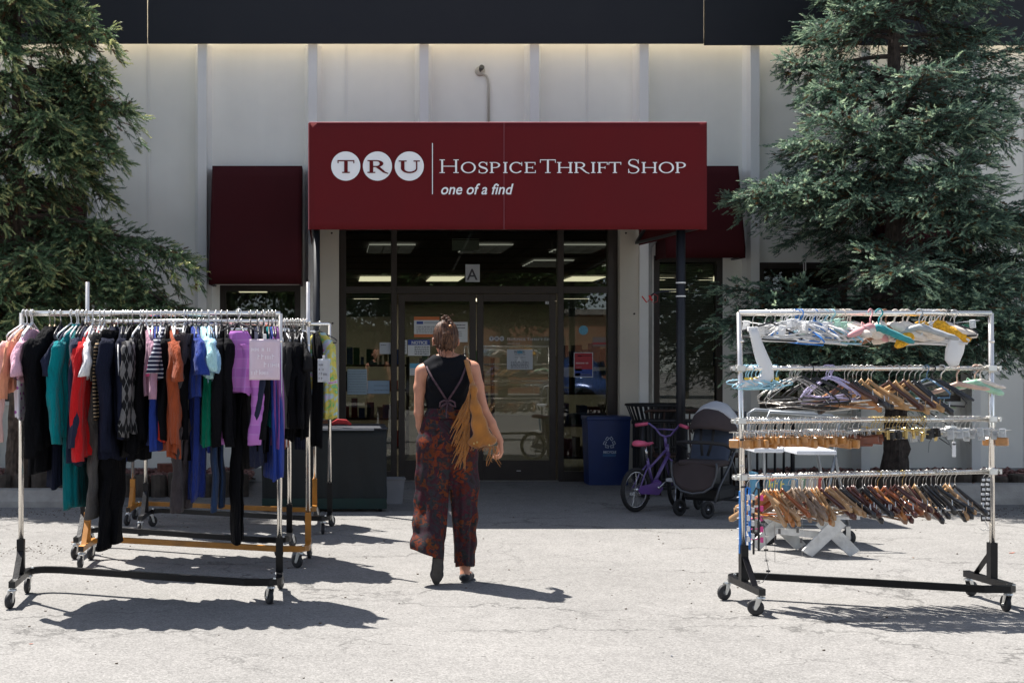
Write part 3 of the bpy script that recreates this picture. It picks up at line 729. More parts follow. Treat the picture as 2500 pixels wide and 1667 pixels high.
notice(1238, 1301, 853, 902, 'white paper notice with a big A and fine print on the right door', base=pgrey, lines=lns(3, .82, .92, .28, .7, .025)+lns(5, .08, .35, .15, .85, .03)+lns(3, .44, .74, .3, .72, .025), blocks=((.4, .6, .8, .93, lbl),), txt=(('A', .38, .38, .26, paper),), yy=dgy)
notice(1331, 1349, 732, 743, 'small white street number on the top corner of the right door', base=M('dark_film', (.05, .05, .05), .5, var=0), txt=(('821', .04, .12, .62, paper),), yy=dgy, cat='house number', name='door_number')
notice(1402, 1449, 860, 921, 'red and blue poster with white headline in the right side window', base=pgrey, blocks=((.04, .96, .32, .97, redp), (.04, .96, .04, .32, blue), (.06, .32, .05, .17, lbl), (.08, .42, .26, .34, yel), (.35, .9, .09, .12, pgrey), (.2, .38, .84, .88, blue), (.42, .9, .85, .87, pgrey)), lines=(), yy=YW+.028, cat='poster')
poster = [o for o in bpy.data.objects if 'red and blue poster' in (o.get('label') or '')][0]
marks(poster, paper, [(-.09, .06, .16, .026)], -.003, 3); marks(poster, pgrey, [(-.09, -.02, .115, .012), (-.03, .07, .03, .012)], -.003, 4)
b = MB(); b.lathe([(0, 0), (X(1437)-X(1425.5), 0), (X(1437)-X(1425.5), .001), (0, .001)], 24, RX(pi/2)); o = b.build('round_sticker', M('sticker_blue', (.10, .30, .42), .6, var=.3, vs=60), None); o.location = (X(1425.5), YW+.0285, Z(806)); tag(o, 'round light blue sticker on the right side window', 'sticker')
notice(1448, 1481, 823, 846, 'faded sticker with a red stripe at the right edge of the side window', base=M('faded_film', (.2, .16, .14), .8, var=.1), blocks=((0, 1, .25, .42, redp),), yy=YW+.028, cat='sticker', name='window_sticker')
notice(848, 896, 901, 963, 'pale ruled paper sheet low in the left side window', base=M('pale_blue_paper', (.25, .32, .36), .8, var=.08, vs=3), lines=lns(9, .1, .9, .05, .95, .012), yy=YW+.028)
notice(897, 951, 929, 961, 'light blue card beside the ruled sheet in the left side window', base=M('card_blue', (.22, .30, .38), .8, var=.1), lines=lns(2, .25, .6, .3, .95, .04), yy=YW+.027)
notice(927, 954, 836, 864, 'white card upper right in the left side window', base=pgrey, lines=((.1, .6, .75, .06),), yy=YW+.027)
notice(1137, 1172, 645, 688, 'white card with a black letter A on the glass above the doors', base=pgrey, txt=(('A', .1, .12, .66, ink),), yy=YW+.027, cat='sign', name='letter_card')
# white lettering on the door glass
e = empty('door_lettering', (X(1195), dgy, Z(835)), 'small white shop name with three discs lettered on the right door', 'lettering')
for k, (px, ch) in enumerate(((1200.5, 'T'), (1213, 'R'), (1225.5, 'U'))):
    b = MB(); r = .0285; b.lathe([(0, 0), (r, 0), (r, .001), (0, .001)], 20, T(X(px)-X(1195), 0, Z(826.5)-Z(835)) @ RX(pi/2)); b.build('white_disc', pgrey, e)
    G = Glyphs(-.0012); G.glyph(ch, X(px)-X(1195)-.0165, Z(826.5)-Z(835)-.0145, .033, .029, .008, .003, .008); G.b.build('disc_letter', ink, e)
G = Glyphs(0.); xx = X(1238)-X(1195); zz = Z(831)-Z(835)
for wdn, word in enumerate(('HOSPICE', 'THRIFT', 'SHOP')):
    for i, ch in enumerate(word):
        h = .034 if i == 0 else .027; w = {'I': .012, 'H': .036, 'O': .034, 'C': .03, 'T': .033}.get(ch, .026)*(1.1 if i == 0 else .95)
        G.glyph(ch, xx, zz, w, h, .006, .0032, .007); xx += w+.006
    xx += .008
G.b.build('lettering', pgrey, e)
text_mesh('lettering', 'one of a find', .03, pgrey, e, (X(1238)-X(1195), -.001, Z(840)-Z(835)), shear=.25, th=.001)
# pale board hanging from the shop ceiling
b = MB(); b.box(-.17, .17, -.004, .004, -.2, 0); o = b.build('hanging_board', M('board_pale', (.85, .86, .72), .8, var=.08)); o.location = (xp(1136.5, 15.9), 15.9, zp(573, 15.9))
q = MB(); q.tube([(-.12, 0, 0), (-.12, 0, ICZ-zp(573, 15.9))], .003, 5); q.tube([(.12, 0, 0), (.12, 0, ICZ-zp(573, 15.9))], .003, 5); q.build('hanging_wire', fm, o); tag(o, 'blank pale square board hanging inside above the doors', 'sign')
b = MB(); b.box(-.03, .03, -.05, .05, -.06, 0, bv=.01); b.lathe([(0, 0), (.04, 0), (.035, .05), (0, .06)], 14, T(0, -.02, -.1)); o = b.build('ceiling_camera', M('camera_grey', (.3, .3, .28), .5)); o.location = (xp(1353, 15.9), 15.9, ICZ-.03); tag(o, 'small grey camera on the shop ceiling above the right door', 'camera')
# ---------------------------------------------------------------- rolling clothes racks
chrome = M('chrome_tube', (.84, .80, .74), .18, metal=.9, var=.06, vs=12)
blackp = M('black_powder_coat', (.0045, .0045, .006), .34, var=.3, vs=10, spec=.3, bump=.1, bs=60)
orangep = M('ochre_powder_coat', (.40, .165, .02), .4, var=.2, vs=9, spec=.5)
zinc = M('zinc_plate', (.62, .62, .6), .35, metal=.8, var=.15, vs=20)
rubber = M('caster_rubber', (.02, .02, .022), .6, var=.3, vs=30)
hubm = M('caster_hub', (.16, .16, .17), .4, metal=.5)
def caster(parent, x, y, rz):
    e = bpy.data.objects.new('caster', None); COL.objects.link(e); e.parent = parent; e.location = (x, y, 0); e.rotation_euler = (0, 0, rz); e.empty_display_size = .03
    b = MB(); R = .046
    b.lathe([(0, .108), (.024, .108), (.026, .1), (.02, .096), (0, .094)], 14)
    for s in (-1, 1):
        pts = [(-.005, .1), (.022, .1), (.034, .05), (.034, .034), (.022, .034), (.006, .06), (-.005, .09)]
        b.poly([(p[0], p[1]) for p in pts], s*.0165-.0012, s*.0165+.0012)
    b.cyl((.028, -.021, .042), (.028, .021, .042), .006, n=8); b.cyl((0, 0, .1), (0, 0, .125), .006, n=8)
    b.build('caster_fork', zinc, e)
    w = MB(); w.lathe([(.012, -.011), (R-.008, -.0125), (R-.001, -.0085), (R, 0), (R-.001, .0085), (R-.008, .0125), (.012, .011)], 26, T(.028, 0, R) @ RX(pi/2))
    wo = w.build('wheel', rubber, e, True)
    h = MB(); h.lathe([(0, -.0115), (.014, -.0115), (.018, -.009), (.018, .009), (.014, .0115), (0, .0115)], 16, T(.028, 0, R) @ RX(pi/2)); h.build('wheel_hub', hubm, wo, True)
    return e
RACKS = {}
def z_rack(key, label, x0, y0, x1, y1, top, foot, h=.27, posttop=None, rails=(), cast=(0, 0, 0, 0), lean=(0, 0), socket=.36):
    L = math.hypot(x1-x0, y1-y0); a = math.atan2(y1-y0, x1-x0)
    e = empty('clothes_rack', (x0, y0, 0), label, 'clothes rack', 'rolling clothes racks', rz=a)
    zf = .135; c = .1; pts = [(0, -h, zf), (0, h-c, zf)]
    pts += [(c-c*math.cos(t), h-c+c*math.sin(t), zf) for t in (pi/8, pi/4, 3*pi/8, pi/2)]
    pts += [(c*2, h*.93, zf), (L*.5, 0, zf), (L-c*2, -h*.93, zf)]
    pts += [(L-c+c*math.sin(t), -h+c-c*math.cos(t), zf) for t in (pi/8, pi/4, 3*pi/8, pi/2)]
    pts += [(L, h, zf)]
    b = MB(); b.tube(pts, .019, 4); b.build('base_frame', foot, e)
    for (xx, yy) in ((0, -h), (L, h)):
        b = MB(); b.box(xx-.0175, xx+.0175, yy-.004 if yy < 0 else yy+.0005, yy-.0005 if yy < 0 else yy+.004, zf-.0175, zf+.0175); b.build('end_cap', M('cap_black', (.012, .012, .012), .6), e)
    for k, (xx, sg) in enumerate(((0, -1), (L, -1 if lean else 1))):
        sg = (-1, 1)[k]
        b = MB(); b.box(xx-.0215, xx+.0215, -.0215, .0215, zf+.019, socket); b.bar((xx, sg*h*.62, zf+.017), (xx, sg*.026, socket-.07), .034, .006, (0, 1, 0)); b.build('post_socket', foot, e)
    pt = posttop or top
    for k, xx in enumerate((0, L)):
        b = MB(); b.tube([(xx, 0, socket-.02), (xx+lean[k]*(top-socket), 0, pt)], .0155, 14); b.lathe([(.0157, -.002), (.0175, -.001), (.0175, .012), (.0157, .013)], 14, T(xx+lean[k]*(1.2-socket), 0, top-.17)); b.build('upright', chrome, e, True)
    xa, xb = lean[0]*(top-socket), L+lean[1]*(top-socket)
    b = MB(); b.tube([(xa, 0, top-.002), (xb, 0, top-.002)], .0165, 14); b.build('top_rail', chrome, e, True)
    if pt > top+.05:
        for xx in (xa, xb):
            b = MB(); b.cyl((xx, 0, top-.03), (xx, 0, top+.02), .021, n=14); b.build('rail_joint', chrome, e, True)
    for zz in rails:
        za, zb = zz if isinstance(zz, tuple) else (zz, zz)
        xl = lean[0]*(za-socket); xr = L+lean[1]*(zb-socket)
        b = MB(); b.tube([(xl+.02, 0, za), (xr-.02, 0, zb)], .0135, 12); r = b.build('hanging_rail', chrome, e, True)
        for xx, zz_, s_ in ((xl, za, -1), (xr, zb, 1)):
            q = MB(); q.box(xx-.024, xx+.024, -.024, .024, zz_-.018, zz_+.018, bv=.003); q.cyl((xx+s_*.024, 0, zz_), (xx+s_*.06, 0, zz_), .006, n=8); q.box(xx+s_*.045-.006, xx+s_*.045+.006, -.02, .02, zz_-.014, zz_+.014); q.build('rail_clamp', zinc, r)
    for (xx, yy, k) in ((0, -h+.02, 0), (0, h-.03, 1), (L-.05, -h+.03, 2), (L, h-.02, 3)): caster(e, xx, yy, rad(cast[k]))
    for (xx, yy) in ((.0, h-.06), (L-.06, -h+.01)):
        b = MB(); b.lathe([(0, 0), (.009, 0), (.008, .008), (0, .01)], 8, T(xx+.03, yy, zf+.019)); b.build('bolt', zinc, e)
    RACKS[key] = (e, x0, y0, a, L, top, lean, socket)
    return e
z_rack('A', 'front clothes rack on a black Z frame, loaded with garments, nearest on the left', -1.875, 7.56, -.34, 7.64, 1.705, blackp, cast=(250, 265, 115, 70), lean=(.004, .004))
z_rack('B', 'ochre footed clothes rack with tall posts directly behind the front left rack', -1.745, 8.92, -.195, 8.92, 1.70, orangep, h=.23, posttop=1.975, rails=(1.655,) and (), cast=(265, 250, 140, 80))
z_rack('C', 'black footed clothes rack just behind the ochre one', -1.87, 9.42, -.345, 9.42, 1.655, blackp, h=.29, cast=(255, 80, 130, 60))
z_rack('D', 'black footed clothes rack at the far side, tie-dye dress at its end', -1.60, 10.68, -.052, 10.66, 1.735, blackp, h=.27, cast=(260, 50, 95, 60), socket=.4)
z_rack('E', 'rearmost ochre footed clothes rack in front of the curtained window', -1.80, 11.25, -.188, 11.25, 1.69, orangep, h=.24, cast=(250, 250, 120, 60), socket=.38)
z_rack('R', 'right clothes rack with four rails crowded with empty hangers', 2.35, 7.32, 3.835, 7.42, 1.698, blackp, rails=(1.377, (1.074, 1.08), (.75, .775)), cast=(150, 200, 88, 20), lean=(-.02, -.006))
def rail_at(key, px):
    """local x along the rack where the photo column px crosses it"""
    e, x0, y0, a, L, top, lean, soc = RACKS[key]
    k = (px-820)/F
    return (k*y0-x0)/(math.cos(a)-k*math.sin(a))
def rack_pt(key, lx, z, yaw=0.):
    e, x0, y0, a, *_ = RACKS[key]
    return (x0+lx*math.cos(a), y0+lx*math.sin(a), z), a+yaw

# ---------------------------------------------------------------- hangers
HR = .019
steel = M('hook_steel', (.66, .65, .62), .28, metal=.9, var=0); brass = M('hook_brass', (.62, .47, .2), .3, metal=.9, var=0)
def hook_pts(drop=.06, r=HR, y=0):
    """question-mark hook over a rail centred on the origin, in the y-z plane"""
    pts = [(0, r*math.cos(a), .0015+r*math.sin(a)) for a in [rad(-20+20*i) for i in range(0, 11)]]
    # ends at angle 180 (y=-r); continue down and back to centre
    pts = [(0, r*math.cos(a), r*math.sin(a)) for a in [rad(-15+19.5*i) for i in range(11)]]
    pts += [(0, -r*.85, -.012), (0, -r*.3, -.024), (0, 0, -.036), (0, 0, -drop)]
    return pts
def hanger_root(loc=(0, 0, 0)):
    o = bpy.data.objects.new('clothes_hanger', None); COL.objects.link(o); o.location = loc; o.empty_display_size = .02; return o
def mk_hook(root, mat=steel, drop=.062, r=.0021):
    b = MB(); b.tube(hook_pts(drop), r, 6); return b.build('hook', mat, root, True)
def wood_hanger(col, rough=.3, half=.215, metal=steel, bar=True, thick=.022, deep=.04):
    m = M('wood_'+'_'.join('%02d' % int(c*99) for c in col), col, rough, var=.22, vs=14, coat=.35)
    r = hanger_root(); mk_hook(r, metal, .075)
    b = MB(); n = 13; vs = []; fs = []; k = 10
    for i in range(2*n-1):
        t = (i-(n-1))/(n-1); s = abs(t); y = t*half
        z = -.078-.135*s**1.2-.012*math.sin(s*pi); dz = deep*(.62+.38*math.sin(min(1, s*1.1)*pi*.5)) if s > .12 else deep*.62
        if s < .08: z += .012*(1-s/.08)
        x = -.028*s*s; th = thick*(.55+.6*s)
        if i in (0, 2*n-2): dz *= .7; th *= .7
        for j in range(k):
            a = 2*pi*j/k; vs.append((x+th/2*math.copysign(abs(math.cos(a))**.7, math.cos(a)), y, z-dz/2+dz/2*math.copysign(abs(math.sin(a))**.7, math.sin(a))))
    for i in range(2*n-2):
        for j in range(k): fs.append((i*k+j, i*k+(j+1) % k, (i+1)*k+(j+1) % k, (i+1)*k+j))
    fs += [tuple(range(k-1, -1, -1)), tuple((2*n-2)*k+j for j in range(k))]
    b.add(vs, fs); b.build('hanger_body', m, r, True)
    if bar:
        q = MB(); q.tube([(-.02, -half*.86, -.225), (-.02, half*.86, -.225)], .0055, 7); q.tube([(-.02, -half*.86, -.165), (-.02, -half*.86, -.225)], .003, 5); q.tube([(-.02, half*.86, -.165), (-.02, half*.86, -.225)], .003, 5)
        q.build('trouser_bar', m if col[0] > .1 else steel, r, True)
    return r
def loop_hanger(mat, rad_=.004, half=.2, drop=.16, kind='plastic', hookm=None, notch=True):
    r = hanger_root(); mk_hook(r, hookm or mat, .062, .0022 if kind == 'wire' else .0034)
    pts = [(0, 0, -.06), (0, -half*.25, -.078), (0, -half*.85, -.06-drop*.62), (0, -half, -.06-drop*.82), (0, -half*.96, -.06-drop), (0, 0, -.06-drop-.004), (0, half*.96, -.06-drop), (0, half, -.06-drop*.82), (0, half*.85, -.06-drop*.62), (0, half*.25, -.078)]
    b = MB(); b.tube(pts, rad_, 7, closed=True)
    if kind == 'plastic' and notch:
        for s in (-1, 1): b.tube([(0, s*half*.5, -.06-drop*.42), (0, s*half*.55, -.06-drop*.36), (0, s*half*.6, -.06-drop*.44)], rad_*.8, 5)
    b.build('hanger_loop', mat, r, True); return r
def padded_hanger(mat, half=.19, thick=.032, sag=.07, hookm=None, bow=True):
    r = hanger_root(); mk_hook(r, hookm or mat, .075, .0045)
    pts = []; rr = []
    for i in range(15):
        t = -1+2*i/14; pts.append((.01*t*t, t*half, -.085-sag*abs(t)**1.5-.01*math.sin(abs(t)*pi))); rr.append(thick*(1-.25*abs(t))*(1+.08*math.sin(i*2.3))*(.5 if i in (0, 14) else 1))
    b = MB(); b.tube(pts, rr, 12); b.build('padded_arm', mat, r, True)
    if bow:
        q = MB(); q.tube([(thick, 0, -.075), (thick+.01, -.025, -.06), (thick+.01, -.035, -.085), (thick, 0, -.08), (thick+.01, .03, -.06), (thick+.01, .035, -.09), (thick, 0, -.078)], .004, 5); q.tube([(thick, 0, -.08), (thick+.012, -.012, -.13)], .003, 5); q.tube([(thick, 0, -.08), (thick+.012, .015, -.125)], .003, 5)
        q.build('ribbon_bow', mat, r, True)
    return r
def clip_hanger(clipm, half=.15, barm=steel, wood=False, hookm=None, drop=.055, cover=None):
    r = hanger_root(); mk_hook(r, hookm or steel, drop)
    b = MB(); b.tube([(0, 0, -drop), (0, 0, -drop-.008)], .005, 6); b.tube([(0, -half, -drop-.01), (0, half, -drop-.01)], .0028, 6)
    if wood:
        for s in (-.6, -.2, .2, .6): b.tube([(0, half*s, -drop-.01), (.0, half*s*1.02, -drop-.05)], .0022, 5)
    b.build('cross_bar', barm, r, True)
    for s in ((-.72, .72) if not wood else (-1, 1)):
        q = MB()
        if wood:
            y0, y1 = (-half, 0) if s < 0 else (.003, half)
            q.box(-.013, .013, y0, y1-.002, -drop-.098, -drop-.05, bv=.005)
        else:
            cw = .017 if barm is not brass else .006
            q.box(-.009, -.002, s*half-cw, s*half+cw, -drop-.055, -drop-.002, bv=.002); q.box(.002, .009, s*half-cw, s*half+cw, -drop-.055, -drop-.002, bv=.002)
            q.tube([(-.011, s*half-.01, -drop-.02), (-.014, s*half, -drop-.03), (-.011, s*half+.01, -drop-.02)], .0018, 5)
        q.build('clip', clipm, r)
    return r
def put(proto, key, lx, z, yaw, label, group, first, rollx=0.):
    o = proto if first else dup(proto)
    loc, rz = rack_pt(key, lx, z, yaw); o.location = loc; o.rotation_euler = (rollx, 0, rz)
    return tag(o, label, 'hanger', group)
def recol(o, mat, part_names):
    for c in o.children:
        if stem_of(c) in part_names:
            c.material_slots[0].link = 'OBJECT'; c.material_slots[0].material = mat
def stem_of(o): return o.name.split('.')[0]
# ---------------------------------------------------------------- the four rails of empty hangers on the right rack
wp = M('white_plastic', (.74, .74, .74), .4, var=.04); bkp = M('black_plastic', (.02, .02, .022), .35, var=.2); blp = M('blue_plastic', (.03, .2, .6), .4, var=.1)
lav = M('lavender_plastic', (.52, .47, .68), .4, var=.05); mint = M('mint_plastic', (.45, .72, .58), .4, var=.05); ltb = M('pale_blue_plastic', (.35, .62, .74), .4, var=.05)
clear = M('clear_plastic', (.62, .65, .67), .18, var=.05, spec=.9, tr=.35); wire = M('bare_wire', (.55, .53, .5), .35, metal=.9)
cream_p = M('cream_satin', (.70, .62, .54), .45, var=.12, vs=40, sheen=.3); teal_p = M('teal_satin', (.01, .25, .27), .5, var=.2, vs=40, sheen=.3); pink_p = M('pink_satin', (.62, .30, .31), .45, var=.12, vs=40)
brown_p = M('brown_satin', (.28, .13, .07), .5, var=.2, vs=30); grey_p = M('silver_satin', (.36, .38, .39), .4, var=.15, vs=30); yel_p = M('yellow_crochet', (.78, .40, .02), .8, var=.35, vs=60, bump=.8, bs=120); peach_p = M('peach_satin', (.62, .42, .33), .45, var=.1, vs=30)
green_p = M('green_satin', (.35, .58, .42), .5, var=.15, vs=30); dkg = M('dark_green_plastic', (.02, .16, .10), .4)
rs = random.Random(21)
def lines_up(kinds, key, z, rail_name):
    """kinds: list of (proto, photo column, yaw in degrees, look); labels say look and place along the rail"""
    seen = {}; order = sorted(range(len(kinds)), key=lambda i: kinds[i][1]); n = {}
    tot = {}
    for i in order: tot[kinds[i][3]] = tot.get(kinds[i][3], 0)+1
    for i in order:
        proto, px, yaw, look = kinds[i][:4]
        n[look] = n.get(look, 0)+1
        lab = '%s on the %s' % (look, rail_name) if tot[look] == 1 else '%s, %s such from left, %s' % (look, ordn(n[look]), rail_name)
        lx = rail_at(key, px); zz = z(lx) if callable(z) else z
        mess = rail_name in ('top rail', 'second rail') and ('plastic' in look or 'wire' in look or 'clip' in look); yaw += rs.uniform(-24, 24) if mess else rs.uniform(-5, 5); f = proto.name not in seen; seen[proto.name] = 1
        o_ = put(proto, key, lx, zz, rad(yaw), lab, 'empty hangers on the %s' % rail_name, f, rollx=rs.uniform(-.16, .16) if rail_name in ('top rail', 'second rail') and 'wood' not in look else rs.uniform(-.13, .13)); k_ = rs.uniform(.8, 1.08) if mess else rs.uniform(.88, 1.05); o_.scale = (k_, k_, k_); o_.location.z += (k_-1)*-.019
# top rail
ztop = 1.698
P_clipw = clip_hanger(wp, .14, wp); P_white = loop_hanger(wp, .0068, .18, .10); P_blue = loop_hanger(blp, .0045, .18, .11); P_mint = clip_hanger(mint, .15, mint); P_blk = loop_hanger(bkp, .006, .19, .10)
P_lb = loop_hanger(ltb, .005, .18, .10); P_wire1 = loop_hanger(wire, .0022, .19, .10, 'wire'); P_cream = padded_hanger(cream_p); P_teal = padded_hanger(teal_p, .2, .022); P_pink = padded_hanger(pink_p, .18, .024)
P_brown = padded_hanger(brown_p, .17, .02); P_silver = padded_hanger(grey_p, .21, .02, .075); P_yel = padded_hanger(yel_p, .2, .04, .09); P_dkg = clip_hanger(dkg, .12, dkg); P_clr = clip_hanger(clear, .15, clear, cover=1)
kt = [(P_clipw, 1871, 62, 'white plastic hanger with two peg clips'), (P_blk, 1884, 70, 'black plastic hanger with a hooked end')]
for i, px in enumerate((1909, 1917, 1924, 1931, 1950, 1960, 1969, 1977, 1985, 1993, 2001, 2010, 2018, 2026)):
    kt.append((P_white, px, rs.uniform(45, 72), 'white tubular plastic hanger'))
for px in (1940, 1947, 1955, 1990): kt.append((P_blue, px, rs.uniform(40, 65), 'bright blue thin plastic hanger'))
for px in (1998, 2006): kt.append((P_mint, px, rs.uniform(50, 70), 'mint green clip hanger'))
for px in (2015, 2031): kt.append((P_lb, px, rs.uniform(50, 70), 'pale blue plastic hanger'))
for px in (1890, 1903, 1914, 1938, 1963, 1984): kt.append((P_clipw, px, rs.uniform(20, 110), 'white plastic hanger with two peg clips'))
for px in (2022, 2036, 2041, 2046, 2051, 2064): kt.append((P_wire1, px, rs.uniform(40, 75), 'thin bare wire hanger'))
for px in (2058, 2068, 2074): kt.append((P_cream, px, (35, 70, 58)[px % 3], 'cream satin padded hanger'))
kt += [(P_pink, 2113, 118, 'dusty pink padded hanger pointing down left'), (P_teal, 2134, 84, 'teal padded hanger seen broadside'), (P_cream, 2152, 125, 'cream satin padded hanger'), (P_brown, 2160, 95, 'brown padded hanger'),
       (P_cream, 2185, 70, 'cream satin padded hanger'), (P_cream, 2203, 62, 'cream satin padded hanger'), (P_cream, 2214, 75, 'cream satin padded hanger'), (P_silver, 2231, 60, 'long silver grey padded hanger'), (P_yel, 2243, 108, 'yellow crochet covered hanger'), (P_yel, 2290, 62, 'yellow crochet covered hanger')]
for px in (2253, 2260, 2267, 2274, 2281, 2288, 2295): kt.append((P_white, px, rs.uniform(70, 100), 'white tubular plastic hanger'))
kt += [(P_cream, 2303, 55, 'cream satin padded hanger'), (P_dkg, 2322, 70, 'dark green clip hanger'), (P_blk, 2313, 60, 'black plastic hanger with a hooked end'), (P_clr, 2327, 50, 'clear plastic clip hanger')]
lines_up(kt, 'R', ztop, 'top rail')
# boot shaped form at the left end of the top rail
e = hanger_root(); e.name = 'boot_form'; mk_hook(e, steel, .085)
b = MB()
pts = [(0, .0, -.095), (0, -.012, -.13), (0, -.03, -.19), (0, -.055, -.26), (0, -.085, -.33), (0, -.088, -.365), (0, -.06, -.395), (0, .0, -.405), (0, .06, -.412), (0, .1, -.415)]
# sole runs towards the post: mirror along y so the toe points left
b.tube(pts, [.028, .03, .034, .04, .044, .043, .036, .026, .02, .012], 14, flat=(1.0, .55, (0, 1, 0)))
b.build('boot_shell', wp, e, True)
q = MB(); q.box(-.012, .012, -.03, .03, -.11, -.082, bv=.004); q.build('cuff_clip', wp, e)
loc, rz = rack_pt('R', rail_at('R', 1838), ztop, rad(94)); e.location = loc; e.rotation_euler = (0, 0, rz); tag(e, 'white plastic boot shaped form hanging at the left end of the top rail', 'boot form')
for o in bpy.data.objects:
    if any(k_ in (o.get('label') or '') for k_ in ('teal padded', 'dusty pink padded', 'long silver grey')): o.location.y -= .07
e = hanger_root(); e.name = 'shoulder_form'; mk_hook(e, steel, .085)
b = MB(); b.tube([(0, -.03, -.1), (0, -.02, -.15), (0, .0, -.22), (0, .01, -.27), (0, .0, -.31)], [.025, .045, .052, .045, .025], 14, flat=(1, .5, (0, 1, 0))); b.build('form_shell', wp, e, True)
loc, rz = rack_pt('R', rail_at('R', 2322), ztop, rad(80)); e.location = (loc[0], loc[1]-.04, loc[2]); e.rotation_euler = (0, 0, rz); tag(e, 'white rounded plastic form at the right end of the top rail', 'display form')
# second rail
z2 = 1.377
P_kid = loop_hanger(ltb, .004, .085, .05); recol_y = M('kid_yellow', (.75, .5, .05), .4)
kidb = MB(); kidb.box(-.006, .006, -.011, .011, -.074, -.055, bv=.002); kidb.build('yellow_tab', recol_y, P_kid)
P_wire2 = loop_hanger(wire, .0026, .2, .15, 'wire'); P_lav = loop_hanger(lav, .0062, .17, .14); P_blk2 = loop_hanger(bkp, .0055, .2, .15)
W_nat = wood_hanger((.42, .24, .10)); W_dk = wood_hanger((.07, .022, .012)); W_blk = wood_hanger((.018, .018, .02), .35); W_hon = wood_hanger((.42, .17, .045)); P_gry = padded_hanger(M('slate_flocked', (.055, .06, .068), .9), .2, .016, .08, steel, False); P_bl2 = loop_hanger(M('slate_blue_plastic', (.10, .2, .32), .4), .006, .17, .12)
P_fab = padded_hanger(green_p, .17, .022, .05, peach_p); P_pch = padded_hanger(peach_p, .16, .014, .045, peach_p, False); P_cpk = padded_hanger(cream_p, .15, .016, .05, cream_p, False)
k2 = []
for i, px in enumerate((1812, 1819, 1826, 1834, 1843, 1852, 1861, 1871, 1882, 1893)): k2.append((P_kid, px, rs.uniform(20, 120), 'small pale blue child hanger with yellow tab'))
for px in (1926, 1931, 1935, 1939, 1944, 1950): k2.append((P_wire2, px, rs.uniform(50, 110), 'thin bare wire hanger'))
for px in (1958, 1968, 1978, 1995): k2.append((P_blk2, px, rs.uniform(45, 75), 'black plastic hanger'))
for px in (2016, 2021, 2026, 2031): k2.append((P_lav, px, rs.uniform(55, 75), 'lavender plastic hanger with rounded shoulders'))
for px, p_, nm in ((2060, W_dk, 'dark red wood hanger'), (2071, W_hon, 'honey wood hanger'), (2080, W_blk, 'black wood hanger'), (2090, W_blk, 'black wood hanger'), (2103, W_nat, 'pale wood hanger'), (2118, W_nat, 'pale wood hanger'), (2127, W_nat, 'pale wood hanger'), (2172, W_dk, 'dark red wood hanger'),
                  (2190, W_nat, 'pale wood hanger'), (2208, W_dk, 'dark red wood hanger'), (2222, W_nat, 'pale wood hanger'), (2236, W_blk, 'black wood hanger'), (2248, W_blk, 'black wood hanger'), (2262, P_bl2, 'slate blue plastic hanger'), (2276, P_blk2, 'black plastic hanger'), (2300, P_gry, 'slate grey flocked hanger'),
                  (2334, P_pch, 'peach curved padded hanger'), (2382, P_fab, 'pale green padded hanger with floral ends'), (2392, P_cpk, 'cream padded hanger by the right post')):
    k2.append((p_, px, rs.uniform(34, 52) if p_ not in (P_fab, P_pch, P_cpk) else rs.uniform(60, 80), nm))
lines_up(k2, 'R', z2, 'second rail')
# third rail: trouser clamps
zr3 = lambda lx: 1.074+.006*lx/1.49
wc = M('clamp_wood', (.46, .21, .06), .35, var=.3, vs=25, coat=.4)
C_w = clip_hanger(wc, .072, steel, wood=True); C_g = clip_hanger(brass, .13, brass, hookm=brass); C_d = clip_hanger(bkp, .13, steel, hookm=brass); C_c = clip_hanger(clear, .17, steel); C_dw = clip_hanger(M('clamp_dark_wood', (.16, .04, .015), .35, var=.3, vs=25, coat=.4), .11, steel, wood=True)
k3 = []; px = 1806
while px < 2072:
    k3.append((C_w, px, rs.uniform(10, 60), 'wooden clamp trouser hanger')); px += rs.uniform(6.6, 10.5)
while px < 2118: k3.append((C_dw, px, rs.uniform(55, 80), 'dark wood clamp trouser hanger')); px += rs.uniform(8, 13)
while px < 2262: k3.append(((C_g, C_d)[rs.random() < .35], px, rs.uniform(15, 70), None)); px += rs.uniform(6, 9.5)
while px < 2400: k3.append((C_c, px, rs.uniform(45, 95), 'clear plastic clip hanger on a steel bar')); px += rs.uniform(9, 16)
k3 = [(p_, x_, y_, n_ or ('brass hooked clip hanger' if p_ is C_g else 'black clip hanger with a brass hook')) for p_, x_, y_, n_ in k3]
lines_up(k3, 'R', zr3, 'third rail')
o = dup(C_w); loc, rz = rack_pt('R', rail_at('R', 2428), zr3(1.5), rad(72)); o.location = loc; tag(o, 'wooden clamp hanger clipped outside the right post at the third rail', 'hanger')
# bottom rail: suit hangers
zr4 = lambda lx: .75+.025*lx/1.49
B_pale = wood_hanger((.42, .25, .12)); B_hon = wood_hanger((.38, .14, .03)); B_gray = wood_hanger((.27, .19, .13), .5); B_red = wood_hanger((.075, .02, .014)); B_blk = wood_hanger((.016, .017, .02), .4, metal=steel); B_cop = wood_hanger((.30, .08, .02)); B_mid = wood_hanger((.24, .13, .075), metal=brass)
seq = [(1862, B_pale), (1874, B_pale), (1881, B_hon), (1893, B_hon), (1900, B_pale), (1908, B_cop), (1936, B_gray), (1944, B_gray), (1951, B_gray), (1958, B_gray), (1966, B_gray), (1973, B_gray), (1980, B_hon), (1988, B_pale), (1996, B_pale), (2004, B_red), (2014, B_pale), (2024, B_pale), (2033, B_red), (2041, B_pale)]
px = 2050
while px < 2132: seq.append((px, rs.choice([B_red, B_red, B_blk, B_blk]))); px += rs.uniform(6.5, 10.5)
